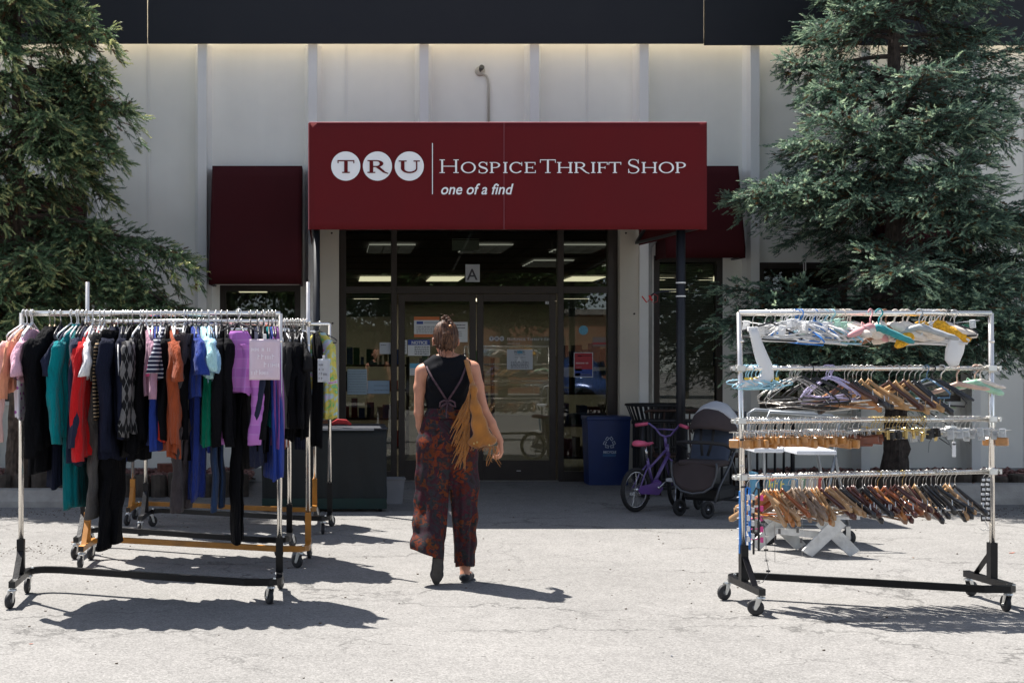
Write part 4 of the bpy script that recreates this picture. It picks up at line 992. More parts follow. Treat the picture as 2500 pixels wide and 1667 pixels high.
for px, p_ in ((2138, B_hon), (2146, B_mid), (2156, B_cop), (2165, B_red), (2174, B_red), (2183, B_red), (2192, B_red), (2201, B_mid), (2212, B_gray), (2222, B_red), (2232, B_pale), (2244, B_blk), (2254, B_blk), (2263, B_blk), (2272, B_blk), (2281, B_blk), (2290, B_blk), (2300, B_blk), (2310, B_pale), (2320, B_pale), (2330, B_blk)): seq.append((px, p_))
nmw = {B_pale.name: 'pale wood suit hanger', B_hon.name: 'honey coloured wood suit hanger', B_gray.name: 'greyish matt wood suit hanger', B_red.name: 'dark red varnished suit hanger', B_blk.name: 'black suit hanger', B_cop.name: 'glossy copper brown suit hanger', B_mid.name: 'mid brown suit hanger with a brass hook'}
k4 = [(p_, px+rs.uniform(-2, 2), rs.uniform(8, 36), nmw[p_.name]) for px, p_ in seq]
lines_up(k4, 'R', zr4, 'bottom rail')
# tiered hangers at the left end, cord and wire rack
def tiered(mat, n, name, label, px, clips, pz, yaw, wid=.02):
    e = hanger_root(); e.name = name; mk_hook(e, wp, .06)
    b = MB(); b.box(-.008, .008, -wid, -wid+.012, -.42, -.06, bv=.002); b.box(-.008, .008, wid-.012, wid, -.44, -.08, bv=.002); b.tube([(0, 0, -.055), (0, -wid+.006, -.07)], .004, 6); b.tube([(0, 0, -.055), (0, wid-.006, -.09)], .004, 6)
    b.build('tier_frame', mat, e)
    for i in range(n):
        q = MB(); z = -.11-.3*i/n; q.tube([(.0, -wid-.012, z), (.0, wid+.012, z-.006)], .003, 6); q.box(-.011, .011, -wid-.02, -wid-.002, z-.02, z+.01, bv=.002); q.build('tier_bar', clips, e)
    loc, rz = rack_pt('R', rail_at('R', px), pz, rad(yaw)); e.location = loc; e.rotation_euler = (0, 0, rz); return tag(e, label, 'tiered hanger')
pkp = M('pink_plastic', (.75, .08, .3), .4)
tiered(blp, 5, 'tiered_hanger', 'bright blue multi-tier hanger hanging nearest the left post', 1813, wp, .75, 78)
tiered(blp, 4, 'tiered_hanger', 'second bright blue multi-tier hanger right of the first', 1824, wp, .75, 84)
tiered(bkp, 5, 'tiered_hanger', 'dark multi-tier hanger with pink clips near the left post', 1846, pkp, .745, 70)
def clip_strip(px, label, yaw):
    e = hanger_root(); e.name = 'clip_strip'; mk_hook(e, steel, .03)
    b = MB(); b.box(-.001, .001, -.012, .012, -.29, -.03); b.build('strip', bkp, e)
    for i in range(9):
        q = MB(); q.box(-.006, .006, -.011+.004*(i % 2), .011-.004*((i+1) % 2), -.055-.028*i, -.04-.028*i, bv=.002); q.build('clip', wp, e)
    q = MB(); q.tube([(0, -.012, -.29), (.0, -.03, -.33), (0, 0, -.345), (0, .02, -.33)], .002, 6); q.build('end_wire', steel, e, True)
    loc, rz = rack_pt('R', rail_at('R', px), .774, rad(yaw)); e.location = loc; e.rotation_euler = (0, 0, rz); return tag(e, label, 'clip strip')
clip_strip(2400, 'black strip with white clips hanging left of the other at the right end', 80); clip_strip(2412, 'black strip with white clips right beside the right post', 60)
e = hanger_root(); e.name = 'wire_frame'; mk_hook(e, wire, .05, .0016)
b = MB(); b.tube([(0, -.075, -.05), (0, .075, -.05), (0, .075, -.5), (0, -.075, -.46)], .0016, 5, closed=True)
for z in (-.2, -.3): b.tube([(0, -.075, z), (0, .075, z-.01)], .0014, 5)
b.build('wire_loop', wire, e, True)
for (y, z) in ((-.07, -.2), (-.05, -.3), (.05, -.31), (-.07, -.36)):
    q = MB(); q.box(-.004, .004, y-.007, y+.007, z-.025, z+.004, bv=.0015); q.build('peg', M('peg_grey', (.12, .12, .12), .5), e)
loc, rz = rack_pt('R', rail_at('R', 1925), .755, rad(75)); e.location = loc; e.rotation_euler = (0, 0, rz); tag(e, 'thin rectangular wire frame with small pegs below the bottom rail', 'wire hanger')
# cord with pegs trailing down the left post
e = empty('pegged_cord', (2.37, 7.30, 1.02), 'thin cord with silver and black pegs trailing down the hanger rack post', 'cord')
b = MB(); pts = [(-.04, -.03, .0), (-.05, -.03, -.2), (-.045, -.03, -.4), (.02, -.03, -.42), (.07, -.04, -.5), (.09, -.04, -.62), (.085, -.05, -.72), (.1, -.06, -.8), (.06, -.07, -.86), (.02, -.07, -.87)]
b.tube(pts, .0018, 5); b.build('cord_line', M('cord_grey', (.1, .1, .1), .8), e)
for i, (x, z) in enumerate(((-.05, -.05), (-.05, -.2), (-.045, -.32), (.03, -.43), (.07, -.52), (.09, -.6), (.088, -.68), (.09, -.74), (.1, -.8), (.04, -.86))):
    q = MB(); q.box(x-.012, x+.012, -.05, -.042, z-.006, z+.006, RY(0), .002); q.build('peg', steel if i % 2 else bkp, e)
# ---------------------------------------------------------------- garments
def cloth(name, col, rough=.9, var=.1, sheen=.1, bs=260, bump=.35):
    m = _cloth(name, col, rough, var, sheen, bs, bump); n = m.node_tree.nodes; l = m.node_tree.links
    tc = n.new('ShaderNodeTexCoord'); mp = n.new('ShaderNodeMapping'); mp.inputs['Scale'].default_value = (26, 22, 5); l.new(tc.outputs['Object'], mp.inputs[0])
    t = n.new('ShaderNodeTexNoise'); t.inputs['Scale'].default_value = 1.; t.inputs['Detail'].default_value = 3; t.inputs['Distortion'].default_value = .6; l.new(mp.outputs[0], t.inputs['Vector'])
    bp = n.new('ShaderNodeBump'); bp.inputs['Strength'].default_value = .9; bp.inputs['Distance'].default_value = .04; l.new(t.outputs['Fac'], bp.inputs['Height'])
    p = n['Principled BSDF']; old = p.inputs['Normal'].links[0].from_node; l.new(bp.outputs[0], old.inputs['Normal']); return m
def _cloth(name, col, rough, var, sheen, bs, bump):
    return M('cloth_'+name, col, rough, var=var, vs=7, sheen=sheen, bump=bump, bs=bs, spec=.12)
CL = dict(black=cloth('black', (.004, .004, .0055), sheen=.0), char=cloth('charcoal', (.022, .021, .022), sheen=0), navy=cloth('navy', (.01, .012, .026), sheen=0), midnavy=cloth('mid_navy', (.02, .024, .05), sheen=.05), blue=cloth('royal_blue', (.02, .045, .25)), dblue=cloth('deep_blue', (.015, .03, .17)),
          teal=cloth('teal', (.0, .19, .21)), dteal=cloth('dark_teal', (.0, .12, .135)), red=cloth('red', (.52, .012, .015)), grey=cloth('grey', (.085, .078, .074)), dgrey=cloth('brown_grey', (.055, .045, .048)), rust=cloth('rust', (.30, .062, .022)), peach=cloth('peach', (.68, .28, .17)), blush=cloth('blush', (.78, .5, .47)),
          pink=cloth('pale_pink', (.74, .42, .52)), white=cloth('white', (.8, .79, .8)), mauve=cloth('mauve', (.36, .2, .27)), hot=cloth('hot_pink', (.75, .08, .25)), scarlet=cloth('scarlet', (.6, .05, .03)), aqua=cloth('aqua', (.45, .72, .74)), sky=cloth('pale_blue', (.3, .5, .68)), green=cloth('green', (.0, .16, .09)), denim=cloth('denim', (.022, .045, .105)),
          orange=cloth('orange', (.7, .1, .01)), purple=cloth('purple', (.25, .08, .3)), brown=cloth('brown', (.07, .04, .03)), wine=cloth('wine', (.14, .01, .03)), cyan=cloth('cyan', (.02, .35, .5)))
def patterned(name, fn):
    m = bpy.data.materials.new('cloth_'+name); m.use_nodes = True; n = m.node_tree.nodes; l = m.node_tree.links; b = n['Principled BSDF']
    b.inputs['Roughness'].default_value = .88; b.inputs['Specular IOR Level'].default_value = .25
    tc = n.new('ShaderNodeTexCoord'); sp = n.new('ShaderNodeSeparateXYZ'); l.new(tc.outputs['Object'], sp.inputs[0])
    def mt(op, a, b_=None, c=None):
        q = n.new('ShaderNodeMath'); q.operation = op
        for i, v in enumerate((a, b_, c)):
            if v is None: continue
            if isinstance(v, (int, float)): q.inputs[i].default_value = v
            else: l.new(v, q.inputs[i])
        return q.outputs[0]
    def mix(f, a, b_):
        q = n.new('ShaderNodeMix'); q.data_type = 'RGBA'; l.new(f, q.inputs[0])
        for i, v in ((6, a), (7, b_)):
            if isinstance(v, tuple): q.inputs[i].default_value = (*v, 1)
            else: l.new(v, q.inputs[i])
        return q.outputs[2]
    l.new(fn(n, l, tc, sp, mt, mix), b.inputs['Base Color']); return m
def band(mt, v, period, width, off=0.): return mt('LESS_THAN', mt('FRACT', mt('ADD', mt('DIVIDE', v, period), off)), width)
CL['plaid'] = patterned('purple_plaid', lambda n, l, tc, sp, mt, mix: mix(band(mt, sp.outputs[1], .075, .06), mix(band(mt, sp.outputs[2], .055, .10), mix(band(mt, sp.outputs[2], .11, .5), (.40, .14, .46), (.46, .17, .50)), (.46, .22, .52)), (.40, .18, .5)))
CL['goldstripe'] = patterned('gold_stripe', lambda n, l, tc, sp, mt, mix: mix(band(mt, sp.outputs[2], .021, .32), (.014, .012, .012), (.42, .3, .18)))
CL['tealstripe'] = patterned('navy_stripe', lambda n, l, tc, sp, mt, mix: mix(band(mt, sp.outputs[2], .024, .25), (.02, .022, .05), (.65, .66, .72)))
def _arg(n, l, tc, sp, mt, mix):
    y = mt('DIVIDE', mt('ADD', sp.outputs[0], mt('MULTIPLY', sp.outputs[1], .8)), .06); z = mt('DIVIDE', sp.outputs[2], .135)
    d = mt('ADD', mt('ABSOLUTE', mt('SUBTRACT', mt('FRACT', y), .5)), mt('ABSOLUTE', mt('SUBTRACT', mt('FRACT', z), .5)))
    base = mix(mt('LESS_THAN', d, .42), (.006, .006, .007), (.13, .125, .125))
    u = mt('FRACT', mt('ADD', mt('ADD', y, z), .5)); v = mt('FRACT', mt('ADD', mt('SUBTRACT', y, z), .5))
    return mix(mt('ADD', mt('LESS_THAN', mt('ABSOLUTE', mt('SUBTRACT', u, .5)), .03), mt('LESS_THAN', mt('ABSOLUTE', mt('SUBTRACT', v, .5)), .03)), base, (.16, .16, .16))
CL['argyle'] = patterned('argyle', _arg)
def _tie(n, l, tc, sp, mt, mix):
    t = n.new('ShaderNodeTexNoise'); t.inputs['Scale'].default_value = 7; t.inputs['Detail'].default_value = 2; t.inputs['Distortion'].default_value = 1.6; l.new(tc.outputs['Object'], t.inputs['Vector'])
    r = n.new('ShaderNodeValToRGB'); el = r.color_ramp.elements
    el[0].position = .3; el[0].color = (.62, .08, .3, 1); el[1].position = .36; el[1].color = (.6, .5, .65, 1)
    for p, c in ((.43, (.35, .55, .62)), (.5, (.6, .55, .12)), (.56, (.62, .5, .12)), (.62, (.14, .5, .14)), (.7, (.45, .5, .7))):
        q = el.new(p); q.color = (*c, 1)
    l.new(t.outputs['Fac'], r.inputs[0]); return r.outputs[0]
CL['tiedye'] = patterned('tie_dye', _tie)
def _prt(n, l, tc, sp, mt, mix):
    t = n.new('ShaderNodeTexVoronoi'); t.inputs['Scale'].default_value = 26; l.new(tc.outputs['Object'], t.inputs['Vector'])
    return mix(mt('LESS_THAN', t.outputs['Distance'], .25), (.75, .72, .78), (.4, .12, .4))
CL['printed'] = patterned('printed_white', _prt)

def tube_part(parent, name, mat, pts, radii, fx=.55, k=12, seed=0, hem=True):
    rs_ = random.Random(seed); P = [Vector(p) for p in pts]; Q = []; R_ = []
    for i in range(len(P)-1):
        for t in (0, .34, .67): Q.append(P[i].lerp(P[i+1], t)); R_.append(radii[i]*(1-t)+radii[i+1]*t)
    Q.append(P[-1]); R_.append(radii[-1]); vs = []; fs = []; ph = rs_.uniform(0, 6)
    for i, q in enumerate(Q):
        for j in range(k):
            a = 2*pi*j/k; w = 1+.16*math.sin(3*a+ph+i*.55)+.08*math.sin(i*1.9+ph+a)
            vs.append((q.x+R_[i]*fx*w*math.cos(a)+.004*math.sin(i*.9+ph), q.y+R_[i]*w*math.sin(a), q.z+.004*math.sin(2*a+ph)))
    for i in range(len(Q)-1):
        for j in range(k): fs.append((i*k+j, (i+1)*k+j, (i+1)*k+(j+1) % k, i*k+(j+1) % k))
    fs += [tuple(range(k)), tuple((len(Q)-1)*k+j for j in range(k-1, -1, -1))]
    return mesh_obj(name, vs, fs, mat, parent, True)
def garment(kind, L, mat, sleeve=None, th=.055, hw=.2, seed=0, top=-.075, flare=1., name=None, body_mat=None, collar=False):
    """hangs from the origin; shoulder line along y"""
    rs_ = random.Random(seed*13+5); e = bpy.data.objects.new(name or {'top': 'shirt', 'jacket': 'jacket', 'pants': 'trousers', 'dress': 'dress'}.get(kind, kind), None); COL.objects.link(e); e.empty_display_size = .05
    ph = [rs_.uniform(0, 6.3) for _ in range(6)]; k = 36; n = 18
    if kind == 'pants':
        hw = min(hw, .2)
        b_ = []
        for leg, (yo, xo, l2) in enumerate(((-.028, -.014, 1.), (.03, .016, .985))):
            pts = []; rr = []
            for i in range(9):
                t = i/8; pts.append((xo*(.6+t)+.012*math.sin(t*3+ph[0]), yo*(1+.6*t)-.02*t+.008*math.sin(t*5+ph[1]), top-.03-L*l2*t)); rr.append(hw*(.98-.3*t))
            tube_part(e, 'trouser_leg', mat, pts, rr, .28, 18, seed+leg)
        b = MB(); b.box(-.02, .02, -hw*.95, hw*.95, top-.06, top-.02, bv=.008); b.build('waistband', mat, e)
        return e
    vs = []; fs = []
    for i in range(n+1):
        t = i/n; z = top-L*t; sl = .115/L
        if t < sl: s = t/sl; a = .055+(hw-.055)*s**.75; bb = .018+.012*s
        else: s = (t-sl)/(1-sl); a = hw*(1-.06*math.sin(s*pi)+(flare-1)*s); bb = .03+(th*.55*flare-.03+.012)*min(1, s*1.6)
        for j in range(k):
            an = 2*pi*j/k; ca, sa = math.cos(an), math.sin(an)
            fold = min(1, t*1.8)*(.011*math.sin(5*an+ph[0]+t*1.3)+.008*math.sin(9*an+ph[1]-t*2)+.005*math.sin(15*an+ph[2]))*(.5+flare*.5)
            x = (bb+fold)*math.copysign(abs(ca)**.8, ca)+.014*math.sin(t*3+ph[3])*t+.008*math.sin(sa*4+ph[5])*t
            y = (a+fold*1.2)*math.copysign(abs(sa)**.72, sa)+.02*math.sin(t*2.4+ph[4])*t
            vs.append((x, y, z+(.012*math.sin(2*an+ph[2])+.006*math.sin(5*an+ph[1]) if i == n else 0)))
    for i in range(n):
        for j in range(k): fs.append((i*k+j, (i+1)*k+j, (i+1)*k+(j+1) % k, i*k+(j+1) % k))
    fs += [tuple(range(k)), tuple(n*k+j for j in range(k-1, -1, -1))]
    mesh_obj('garment_body', vs, fs, body_mat or mat, e, True)
    if collar:
        b = MB(); b.lathe([(.045, -.03), (.052, .0), (.047, .03), (.04, .028), (.04, -.03)], 16, T(0, 0, top+.0) @ Matrix.Diagonal((.55, 1.1, 1, 1))); b.build('collar', mat, e, True)
    if sleeve:
        sl, r0, r1 = sleeve
        for s in (-1, 1):
            y0 = s*(hw-.015); z0 = top-.105; out = rs_.uniform(.02, .05) if sl > .3 else .055
            pts = [(0, y0-s*.04, z0+.03), (0, y0, z0-.01)]
            m_ = 4 if sl > .3 else 2
            for i in range(1, m_+1):
                t = i/m_; pts.append((.01*math.sin(t*4+ph[0]), y0+s*out*math.sin(min(1, t*1.4)*pi/2)+.012*math.sin(t*5+ph[2]), z0-sl*t))
            rr = [r0*.85, r0]+[r0+(r1-r0)*i/m_ for i in range(1, m_+1)]
            tube_part(e, 'sleeve', mat, pts, rr, .62 if sl > .3 else .40, 14, seed*3+s)
    return e
LONG = (.56, .058, .042); SHORT = (.17, .055, .078); THIN = (.55, .045, .034)
garm_hanger_w = loop_hanger(wp, .005, .17, .10, hookm=wp); garm_hanger_b = loop_hanger(bkp, .005, .17, .10, hookm=steel); garm_hanger_s = wood_hanger((.42, .26, .13), bar=False, half=.18)
_used = set()
def hang(e, key, px, z, yaw, label, cat, group, hgr=garm_hanger_w, hlabel=None, rl=0.):
    lx = rail_at(key, px) if px is not None else rl
    loc, rz = rack_pt(key, lx, z, rad(yaw)); e.location = loc; e.rotation_euler = (0, 0, rz); tag(e, label, cat, group)
    if hgr is None: return e
    f = hgr.name not in _used; _used.add(hgr.name); h = hgr if f else dup(hgr)
    h.location = loc; h.rotation_euler = (0, 0, rz); tag(h, hlabel or 'hanger of the '+' '.join(label.replace('-', ' ').split()[:10]), 'hanger', 'hangers carrying garments')
    return e
GA = 'garments on the front left rack'; zA = 1.705
A_ = [ # px, yaw, kind, mat, length, sleeve, th, kwargs, label, category, hanger
 (58, -24, 'top', 'blush', .34, THIN, .05, {'hw': 0.220}, 'blush pink blouse at the far left end of the front rack', 'blouse', 'w'),
 (66, -16, 'jacket', 'peach', .36, (.30, .05, .04), .05, {'hw': 0.240}, 'peach knit cardigan beside the blush blouse', 'cardigan', 'w'),
 (80, -8, 'top', 'pink', .30, SHORT, .045, {'hw': 0.250}, 'pale pink short sleeve top left of the black coats', 'shirt', 'w'),
 (76, -8, 'top', 'printed', .52, None, .035, {'hw': 0.240}, 'white top with purple print hanging long at the left end', 'shirt', 'w'),
 (122, -15, 'jacket', 'black', .86, (.66, .07, .05), .075, {'hw': 0.240}, 'long black coat, the larger of the pair near the left end', 'coat', 's'),
 (134, -17, 'jacket', 'black', .70, (.62, .065, .05), .06, {'hw': 0.220}, 'black coat with shorter hem right of the long black coat', 'coat', 's'),
 (148, -4, 'dress', 'navy', .95, None, .05, {'hw': 0.140}, 'dark navy dress hanging between the black coats and teal top', 'dress', 'b'),
 (174, -20, 'top', 'midnavy', .5, SHORT, .04, {'hw': 0.210}, 'navy short sleeve tee just left of the teal turtleneck', 'shirt', 'w'),
 (188, -18, 'top', 'teal', .62, (.56, .056, .042), .055, {'collar': True, 'hw': 0.260}, 'teal long sleeve turtleneck sweater', 'sweater', 'w'),
 (192, -8, 'dress', 'dteal', 1.05, None, .06, {'hw': 0.190}, 'long dark teal skirt below the turtleneck', 'skirt', 'w'),
 (200, -4, 'jacket', 'black', .72, LONG, .05, {'hw': 0.150}, 'black cardigan between the teal top and the navy jacket', 'cardigan', 'b'),
 (203, -6, 'top', 'wine', .4, SHORT, .04, {'hw': 0.140}, 'dark wine red short sleeve top behind the red sweater', 'shirt', 'b'),
 (212, -8, 'jacket', 'midnavy', .80, (.6, .06, .045), .06, {'hw': 0.240}, 'navy blue jacket left of the red sweater', 'jacket', 'b'),
 (228, -10, 'top', 'red', .74, (.66, .062, .05), .055, {'hw': 0.270}, 'bright red long sleeve sweater on the front rack', 'sweater', 'w'),
 (226, 0, 'top', 'white', .30, SHORT, .04, {'hw': 0.270}, 'white tee with blue print peeking behind the red sweater', 'shirt', 'w'),
 (244, 0, 'pants', 'grey', 1.08, None, .05, {'hw': 0.260}, 'grey wide leg trousers with turned up hem', 'trousers', 'w'),
 (255, -2, 'top', 'goldstripe', .52, None, .03, {'hw': 0.290}, 'black top with narrow gold stripes beside the grey trousers', 'shirt', 'w'),
 (272, -3, 'pants', 'black', 1.28, None, .06, {'hw': 0.200}, 'long black trousers with hem almost on the ground', 'trousers', 'b'),
 (280, -5, 'jacket', 'navy', .78, (.62, .068, .05), .065, {'hw': 0.270}, 'navy blazer with gold sleeve buttons', 'blazer', 's'),
 (300, 3, 'jacket', 'navy', .60, THIN, .045, {'hw': 0.240}, 'navy track jacket with white piping', 'jacket', 'b'),
 (313, 0, 'pants', 'char', .74, None, .04, {'hw': 0.100}, 'charcoal trousers folded beside the argyle sweater', 'trousers', 'b'),
 (324, -8, 'jacket', 'black', .74, LONG, .05, {'hw': 0.170}, 'black sweater directly left of the argyle one', 'sweater', 'b'),
 (344, -12, 'top', 'argyle', .60, (.52, .06, .045), .06, {'hw': 0.280}, 'black and grey argyle sweater', 'sweater', 'w'),
 (350, 0, 'top', 'black', .70, LONG, .045, {'hw': 0.140}, 'black knit top directly right of the argyle sweater', 'shirt', 'b'),
 (358, 12, 'top', 'mauve', .40, (.3, .06, .05), .045, {'hw': 0.260}, 'dusty mauve blouse right of the black and argyle sweaters', 'blouse', 'w'),
 (372, 5, 'top', 'hot', .26, SHORT, .035, {'hw': 0.140}, 'hot pink top behind the mauve blouse', 'shirt', 'w'),
 (383, 4, 'dress', 'blue', .72, None, .04, {'hw': 0.220}, 'royal blue sleeveless dress right of the mauve blouse', 'dress', 'b'),
 (393, 2, 'top', 'scarlet', .66, None, .04, {}, 'scarlet top between blue dress and striped shirt', 'shirt', 'w'),
 (404, -8, 'top', 'tealstripe', .3, SHORT, .04, {'hw': 0.250}, 'navy and white striped short sleeve shirt', 'shirt', 'b'),
 (408, 0, 'top', 'black', .55, LONG, .04, {}, 'black top under the striped shirt', 'shirt', 'b'),
 (418, 10, 'top', 'rust', .72, (.2, .07, .085), .05, {'hw': 0.270}, 'rust orange short sleeve tee', 'shirt', 'w'),
 (428, 2, 'top', 'rust', .75, LONG, .05, {'hw': 0.240}, 'rust orange long sleeve top right behind the rust tee', 'shirt', 'w'),
 (450, 0, 'pants', 'dgrey', 1.05, None, .05, {'hw': 0.240}, 'brownish grey long trousers right of the rust tops', 'trousers', 'w'),
 (458, -3, 'jacket', 'black', .80, LONG, .045, {'hw': 0.150}, 'black cardigan between grey trousers and blue tee', 'cardigan', 'b'),
 (470, 14, 'top', 'blue', .42, (.18, .075, .10), .05, {'hw': 0.250}, 'royal blue short sleeve tee with wide sleeve', 'shirt', 'b'),
 (480, 2, 'dress', 'dblue', 1.02, None, .055, {'hw': .17}, 'long deep blue dress under the royal blue tee', 'dress', 'b'),
 (492, 14, 'top', 'aqua', .30, (.16, .07, .085), .05, {'hw': 0.250}, 'pale aqua short sleeve top, left of the pale blue one', 'shirt', 'b'),
 (508, 12, 'top', 'sky', .32, (.17, .065, .08), .045, {'hw': 0.210}, 'pale blue short sleeve top right of the aqua one', 'shirt', 'b'),
 (510, 4, 'dress', 'green', .68, None, .05, {'hw': 0.220}, 'dark green dress under the pale tops', 'dress', 'w'),
 (527, 4, 'pants', 'denim', 1.05, None, .05, {'hw': .10}, 'dark denim jeans left of the black jackets', 'jeans', 'w'),
 (541, -3, 'jacket', 'black', .62, (.6, .06, .045), .05, {}, 'black jacket, left one of two by the purple shirt', 'jacket', 'b'),
 (555, 3, 'jacket', 'black', .66, (.6, .062, .045), .055, {}, 'black jacket, right one of two by the purple shirt', 'jacket', 'b'),
 (588, 62, 'top', 'plaid', .36, (.56, .056, .042), .045, {'hw': .105, 'top': -.11}, 'purple checked long sleeve shirt turned towards the camera', 'shirt', 'b'),
 (581, 18, 'pants', 'black', 1.26, None, .06, {'hw': .11}, 'long black trousers below the purple checked shirt', 'trousers', 'b'),
 (612, 2, 'jacket', 'char', .84, LONG, .05, {'hw': .10}, 'charcoal jacket behind the purple checked shirt', 'jacket', 'b'),
 (628, 4, 'top', 'midnavy', .82, LONG, .05, {}, 'navy long sleeve top under the pink sign', 'shirt', 'b'),
 (643, 0, 'jacket', 'black', .74, LONG, .05, {}, 'black cardigan under the pink sign', 'cardigan', 'b'),
 (655, 2, 'top', 'teal', .60, None, .02, {'hw': .1}, 'narrow teal scarf top under the pink sign', 'scarf', 'b'),
 (664, 4, 'top', 'blue', .90, None, .05, {'hw': .16}, 'royal blue top hanging low by the right post', 'shirt', 'b'),
 (673, 0, 'top', 'purple', .72, None, .02, {'hw': .18}, 'purple dress edge right against the right post', 'dress', 'b'),
]
HG = {'w': garm_hanger_w, 'b': garm_hanger_b, 's': garm_hanger_s}
for i, (px, yaw, kind, mt_, L, sl, th, kw, lab, cat, hg) in enumerate(A_):
    if 'top' not in kw: kw = dict(kw, top=-.098 if hg == 'w' else -.08)
    hang(garment(kind, L, CL[mt_], sl, th, seed=i+1, name=cat.replace(' ', '_').replace('jeans', 'jeans'), **kw), 'A', px, zA, yaw, lab, cat, GA, HG[hg])
for o in bpy.data.objects:
    if 'purple checked long sleeve' in (o.get('label') or ''): o.location.y -= .17
# buttons and piping as parts
bz = [o for o in bpy.data.objects if o.get('label') == 'navy blazer with gold sleeve buttons'][0]
for i in range(4):
    b = MB(); b.lathe([(0, 0), (.008, 0), (.007, .004), (0, .005)], 12, T(-.018, -.262, -.66-.026*i) @ RX(pi/2)); b.build('gold_button', M('gold_button', (.5, .28, .05), .3, metal=.9), bz, True)
tj = [o for o in bpy.data.objects if o.get('label') == 'navy track jacket with white piping'][0]
b = MB(); b.tube([(-.012, -.26, -.19), (-.008, -.285, -.3), (-.002, -.288, -.40), (0, -.283, -.47)], .0045, 6); b.build('white_piping', CL['white'], tj, True)
# crowded ranks behind
rs = random.Random(77)
def rank(key, z, px0, px1, n, where, cols, lens, seed, zrail=None, kinds=('top', 'jacket', 'dress', 'pants')):
    rs_ = random.Random(seed); cnt = {}
    for i in range(n):
        px = px0+(px1-px0)*(i+rs_.uniform(.2, .8))/n; c = cols[i % len(cols)] if rs_.random() < .5 else rs_.choice(cols)
        kd = rs_.choice(kinds); L = rs_.uniform(*lens)*(1.15 if kd == 'dress' else 1); cat = {'top': 'shirt', 'jacket': 'jacket', 'dress': 'dress', 'pants': 'trousers'}[kd]
        sl = {'top': rs_.choice([SHORT, LONG, None]), 'jacket': LONG, 'dress': None, 'pants': None}[kd]
        if kd == 'pants': L = max(L, .6)
        cname = {'black': 'black', 'char': 'charcoal', 'navy': 'dark navy', 'midnavy': 'navy', 'blue': 'royal blue', 'dblue': 'deep blue', 'dteal': 'dark teal', 'grey': 'grey', 'dgrey': 'brownish grey', 'rust': 'rust', 'orange': 'orange', 'cyan': 'cyan', 'red': 'red', 'scarlet': 'scarlet', 'wine': 'wine red', 'pink': 'pale pink', 'brown': 'brown', 'white': 'white', 'green': 'green', 'peach': 'peach', 'denim': 'denim'}[c]
        kk = (c, kd); cnt[kk] = cnt.get(kk, 0)+1
        lab = '%s %s, %s such from left, %s' % (cname, cat, ordn(cnt[kk]), where)
        hang(garment(kd, L, CL[c], sl, rs_.uniform(.035, .055), seed=seed*100+i, hw=rs_.uniform(.15, .2), name=cat), key, px, z, rs_.uniform(-14, 18), lab, cat, 'garments on the '+where, rs_.choice([garm_hanger_w, garm_hanger_b, garm_hanger_b]),
             'hanger of the %s %s, %s along the %s' % (cname, cat, ordn(i+1), where))
rank('B', 1.70, 225, 690, 26, 'near ochre rack', ['black', 'black', 'navy', 'char', 'dblue', 'grey', 'black', 'wine', 'dgrey', 'pink'], (.52, .78), 3)
rank('B', 1.70, 692, 744, 8, 'near ochre rack right end', ['black', 'black', 'char'], (.6, .78), 4, kinds=('top', 'jacket'))
rank('C', 1.655, 232, 700, 16, 'second black rack', ['black', 'navy', 'rust', 'char', 'brown', 'red', 'midnavy', 'cyan'], (.5, .72), 5, kinds=('top', 'dress'))
rank('D', 1.735, 372, 756, 15, 'far black rack', ['black', 'grey', 'orange', 'dteal', 'white', 'navy', 'scarlet', 'char'], (.55, .85), 6, kinds=('top', 'dress'))
rank('E', 1.69, 345, 745, 11, 'rearmost ochre rack', ['cyan', 'grey', 'black', 'denim', 'orange', 'dblue'], (.5, .8), 8, kinds=('top', 'dress', 'pants'))
# tie-dye dress with its paper sign on the far rack
hang(garment('dress', .72, CL['tiedye'], None, .05, seed=500, hw=.15, name='dress', flare=.95), 'D', 780, 1.735, 60, 'tie-dye sleeveless dress at the right end of the far black rack', 'dress', None, garm_hanger_b)
hang(garment('dress', .95, CL['black'], None, .05, seed=501, hw=.15, name='dress'), 'D', 770, 1.735, 20, 'black dress behind the tie-dye dress', 'dress', None, None)
def paper_sign(key, px, z, yaw, w, h, label, mat, lines_, tmat, size, mirror, dy=-.05):
    loc, rz = rack_pt(key, rail_at(key, px), z, rad(yaw)); e = empty('paper_sign', (loc[0], loc[1]+dy, loc[2]), label, 'sign', rz=rz)
    g_ = [[(-w/2+w*i/12, .004*math.sin(i*.7+j*.4)-.01*(i/12)**2, -h*j/12) for i in range(13)] for j in range(12, -1, -1)]
    b = MB(); b.sheet(g_, .002); b.build('sheet', mat, e, True)
    marks(e, tmat, [(-w*.42+(0 if not mirror else w*.2*(i_ % 3)), w*.05+w*.3*((i_*7) % 3)/2+(w*.1 if mirror else -w*.1), -h*.3-i_*size*1.5, size) for i_ in range(4)], -.0125, 5)
    b = MB(); b.box(-.01, .01, -.004, .006, -.01, .03, bv=.002); b.build('clip', wp, e)
    return e
paper_sign('A', 653, 1.545, -4, .178, .235, 'large pale pink plastic sleeved sign, its faint white lettering reversed', M('pink_sheet', (.66, .52, .60), .3, var=.05, vs=4, coat=.4), ['all items', 'please', 'return', 'here'], M('faint_white', (.85, .80, .86), .5, var=0), .03, True, dy=-.3)
paper_sign('D', 791, 1.44, 4, .10, .19, 'small white paper sign pinned on the tie-dye dress', M('sign_paper', (.55, .57, .6), .8, var=.05), ['SALE', 'half', 'price'], ink, .026, False, dy=-.21)
